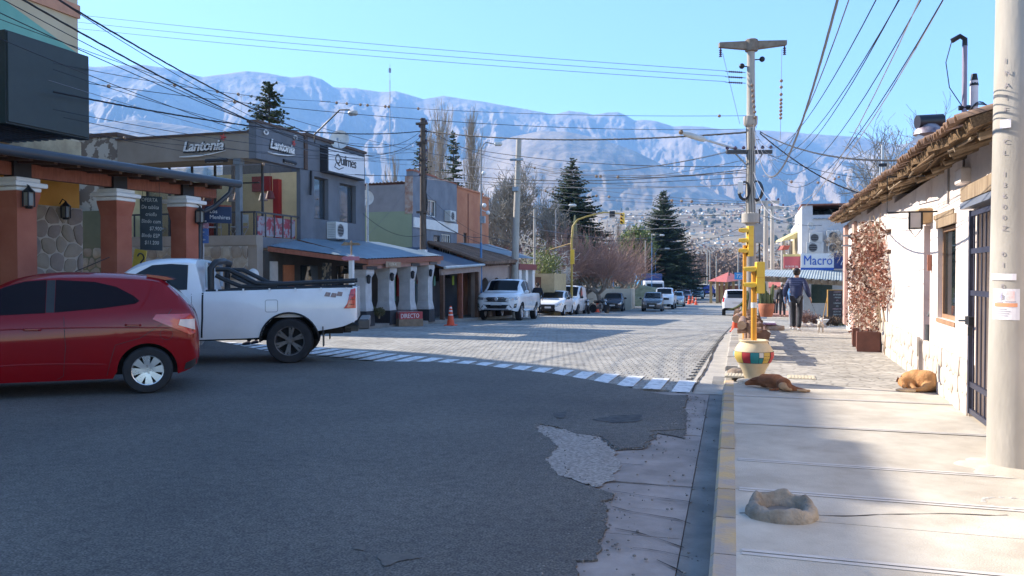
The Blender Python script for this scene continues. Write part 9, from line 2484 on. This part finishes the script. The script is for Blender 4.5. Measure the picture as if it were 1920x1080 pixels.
if 'person.005' in bpy.data.objects:
 po_=bpy.data.objects['person.005'];m=MB();m.sphere((0,-.01,1.53),.125,14,10,(.95,1.0,1.15));m.build('hood',M('white_hood',(.6,.58,.55),rough=.9),po_,world=False,smooth=60)
dgp=gnd(1539,623.5,.12)
fur_w=M('fur_cream',(.5,.44,.37),rough=.95,col2=(.62,.57,.5),scale=14,bump=.8,bscale=60,bdist=.02)
sd_=thing('dog','little cream dog in a pale blue coat trotting on a lead','dog',dgp,rz=R(-8))
def quad(t,S,mat,legs,head=True):
 V=Vector
 J=[V((0,-.20,.30)),V((0,-.06,.31)),V((0,.10,.30)),V((0,.20,.33)),V((0,.27,.42)),V((0,.33,.44)),V((0,.41,.42)),V((0,-.27,.34)),V((0,-.34,.43))]
 Rr=[.075,.08,.09,.065,.06,.055,.028,.02,.015];E=[(1,0),(1,2),(2,3),(3,4),(4,5),(5,6),(0,7),(7,8)]
 for sx_,(fy,by)in((-1,legs[0]),(1,legs[1])):
  o=len(J);J+=[V((sx_*.06,.14,.24)),V((sx_*.06,.14+fy*.5,.13)),V((sx_*.06,.14+fy,.02)),V((sx_*.06,.17+fy,.012))];Rr+=[.038,.022,.018,.018];E+=[(2,o),(o,o+1),(o+1,o+2),(o+2,o+3)]
  o=len(J);J+=[V((sx_*.06,-.19,.24)),V((sx_*.06,-.14+by*.3,.17)),V((sx_*.06,-.23+by,.10)),V((sx_*.06,-.22+by,.02)),V((sx_*.06,-.19+by,.012))];Rr+=[.05,.034,.02,.017,.018];E+=[(0,o),(o,o+1),(o+1,o+2),(o+2,o+3),(o+3,o+4)]
 return skin([j*S for j in J],E,[r*S for r in Rr],'body',mat,t,sub=1,root=1)
quad(sd_,.82,fur_w,((.05,-.03),(-.05,.05)))
for sx_ in(-1,1):m=MB();m.sphere((sx_*.045,.27,.385),.028,8,6,(.5,.8,1.4));m.build('ear',fur_w,sd_,world=False,smooth=60)
bc_=M('dog_coat_blue',(.22,.38,.6),rough=.9)
skin([Vector((0,-.14,.255)),Vector((0,-.02,.26)),Vector((0,.1,.25))],[(1,0),(1,2)],[.078,.082,.082],'coat',bc_,sd_,sub=1,root=1)
ld=thing('dog_lead','thin lead between the walking man and the small dog','lead',dgp+Vector((0,.1,.3)))
hand=pm+Matrix.Rotation(R(-12),3,'Z')@Vector((.37,.04,.86));m=MB();m.tube([hand,hand.lerp(dgp+Vector((0,.12,.3)),.5)-Vector((0,0,.05)),dgp+Vector((0,.12,.28))],.005,5);m.build('cord',iron_m,ld)
fur_b=M('fur_red_brown',(.16,.055,.022),rough=.9,col2=(.26,.105,.045),scale=7,bump=.6,bscale=70,bdist=.01);fur_t=M('fur_tan',(.38,.22,.11),rough=.9,col2=(.48,.31,.18),scale=7,bump=.5,bscale=70)
bp0=gnd(1462,733,.12)
bd_=thing('dog','red brown dog lying asleep on its side against the painted vase','dog',bp0)
V=Vector
def toes(t,x,y,z,mat,d=(1,0),r=.011):
 m=MB()
 for k in range(4):m.sphere((x-d[1]*(k-1.5)*.012,y+d[0]*(k-1.5)*.012,z),r,7,5,(1.3,1,.9))
 m.build('paw',mat,t,world=False,smooth=60,kind=None)
blob([((-.17,.20,.09),(-.03,.08,.105),.085,.085),((-.03,.08,.105),(.06,-.01,.085),.082,.07),((-.17,.2,.09),(-.29,.25,.07),.07,.05),((-.29,.25,.07),(-.38,.22,.045),.05,.028),((.045,-.02,.09),.085,(1.0,.85,.85)),((.03,-.05,.07),(.10,-.085,.05),.058,.04),((.10,-.085,.05),(.19,-.075,.03),.033,.02),((.19,-.075,.03),(.27,-.07,.022),.018,.016),((.07,.01,.06),(.16,-.01,.04),.05,.03),((.16,-.01,.04),(.30,-.035,.022),.026,.015),((-.15,.12,.06),(-.02,.16,.03),.035,.02),((-.13,.09,.05),(.02,-.005,.03),.03,.02),((-.03,-.10,.03),(-.12,-.11,.02),.02,.012)],'body',fur_b,bd_,vox=.008,smooth=6)
blob([((.035,-.085,.07),.052,(1.1,.6,.9)),((.07,-.10,.055),(.12,-.105,.035),.03,.02)],'haunch',fur_t,bd_,vox=.008,smooth=6)
blob([((.2,-.088,.028),(.285,-.082,.02),.016,.017),((.25,-.05,.022),(.325,-.045,.02),.016,.017)],'light_paw',fur_t,bd_,vox=.006,smooth=4)
m=MB();m.prism([(-.34,.20),(-.27,.17),(-.28,.25)],.085,.10);m.build('ear',fur_b,bd_,world=False)
fur_o=M('fur_orange',(.42,.19,.07),rough=.9,col2=(.58,.32,.14),scale=5,bump=.7,bscale=60,bdist=.015);fur_l=M('fur_light',(.6,.42,.26),rough=.9,bump=.5,bscale=60)
op=gnd(1722,733,.12)
od=thing('dog','orange tan dog curled up asleep against the stone skirt of the white house','dog',op)
blob([((.08,.03,.12),.135,(1.05,.95,.95)),((-.01,.07,.13),.125,(1.1,.9,.95)),((-.09,.06,.12),.10,(1,.9,1)),((-.09,.05,.12),(-.17,-.01,.10),.085,.062),((-.17,-.01,.105),.062,(1,1,.95)),((-.18,-.03,.09),(-.17,-.11,.055),.045,.026),((.12,-.03,.085),(.06,-.12,.06),.085,.05),((.06,-.12,.045),(-.08,-.15,.028),.036,.024),((-.08,-.15,.028),(-.17,-.15,.022),.024,.02),((-.1,-.03,.07),(-.06,-.11,.035),.05,.028),((.18,.0,.08),.08,(.8,1,.95))],'body',fur_o,od,vox=.009,smooth=8)
for(x,y,z)in((-.185,.0,.145),(-.225,-.03,.135)):
 m=MB();m.add([(x-.028,y,z-.035),(x+.022,y+.015,z-.03),(x+.0,y+.01,z+.035),(x,y+.03,z-.03)],[(0,1,2),(1,3,2),(3,0,2)]);m.build('ear',M('ear_dark',(.2,.09,.05),rough=.9),od,world=False)
m=MB();m.sphere((-.155,-.145,.04),.014,7,5);m.build('nose',M('nose_black',(.02,.015,.015),rough=.5),od,world=False,smooth=60)
o=skin([V((-.05,-.165,.02)),V((-.16,-.16,.02)),V((-.27,-.12,.018))],[(0,1),(1,2)],[.022,.028,.014],'tail',fur_l,od,sub=1)
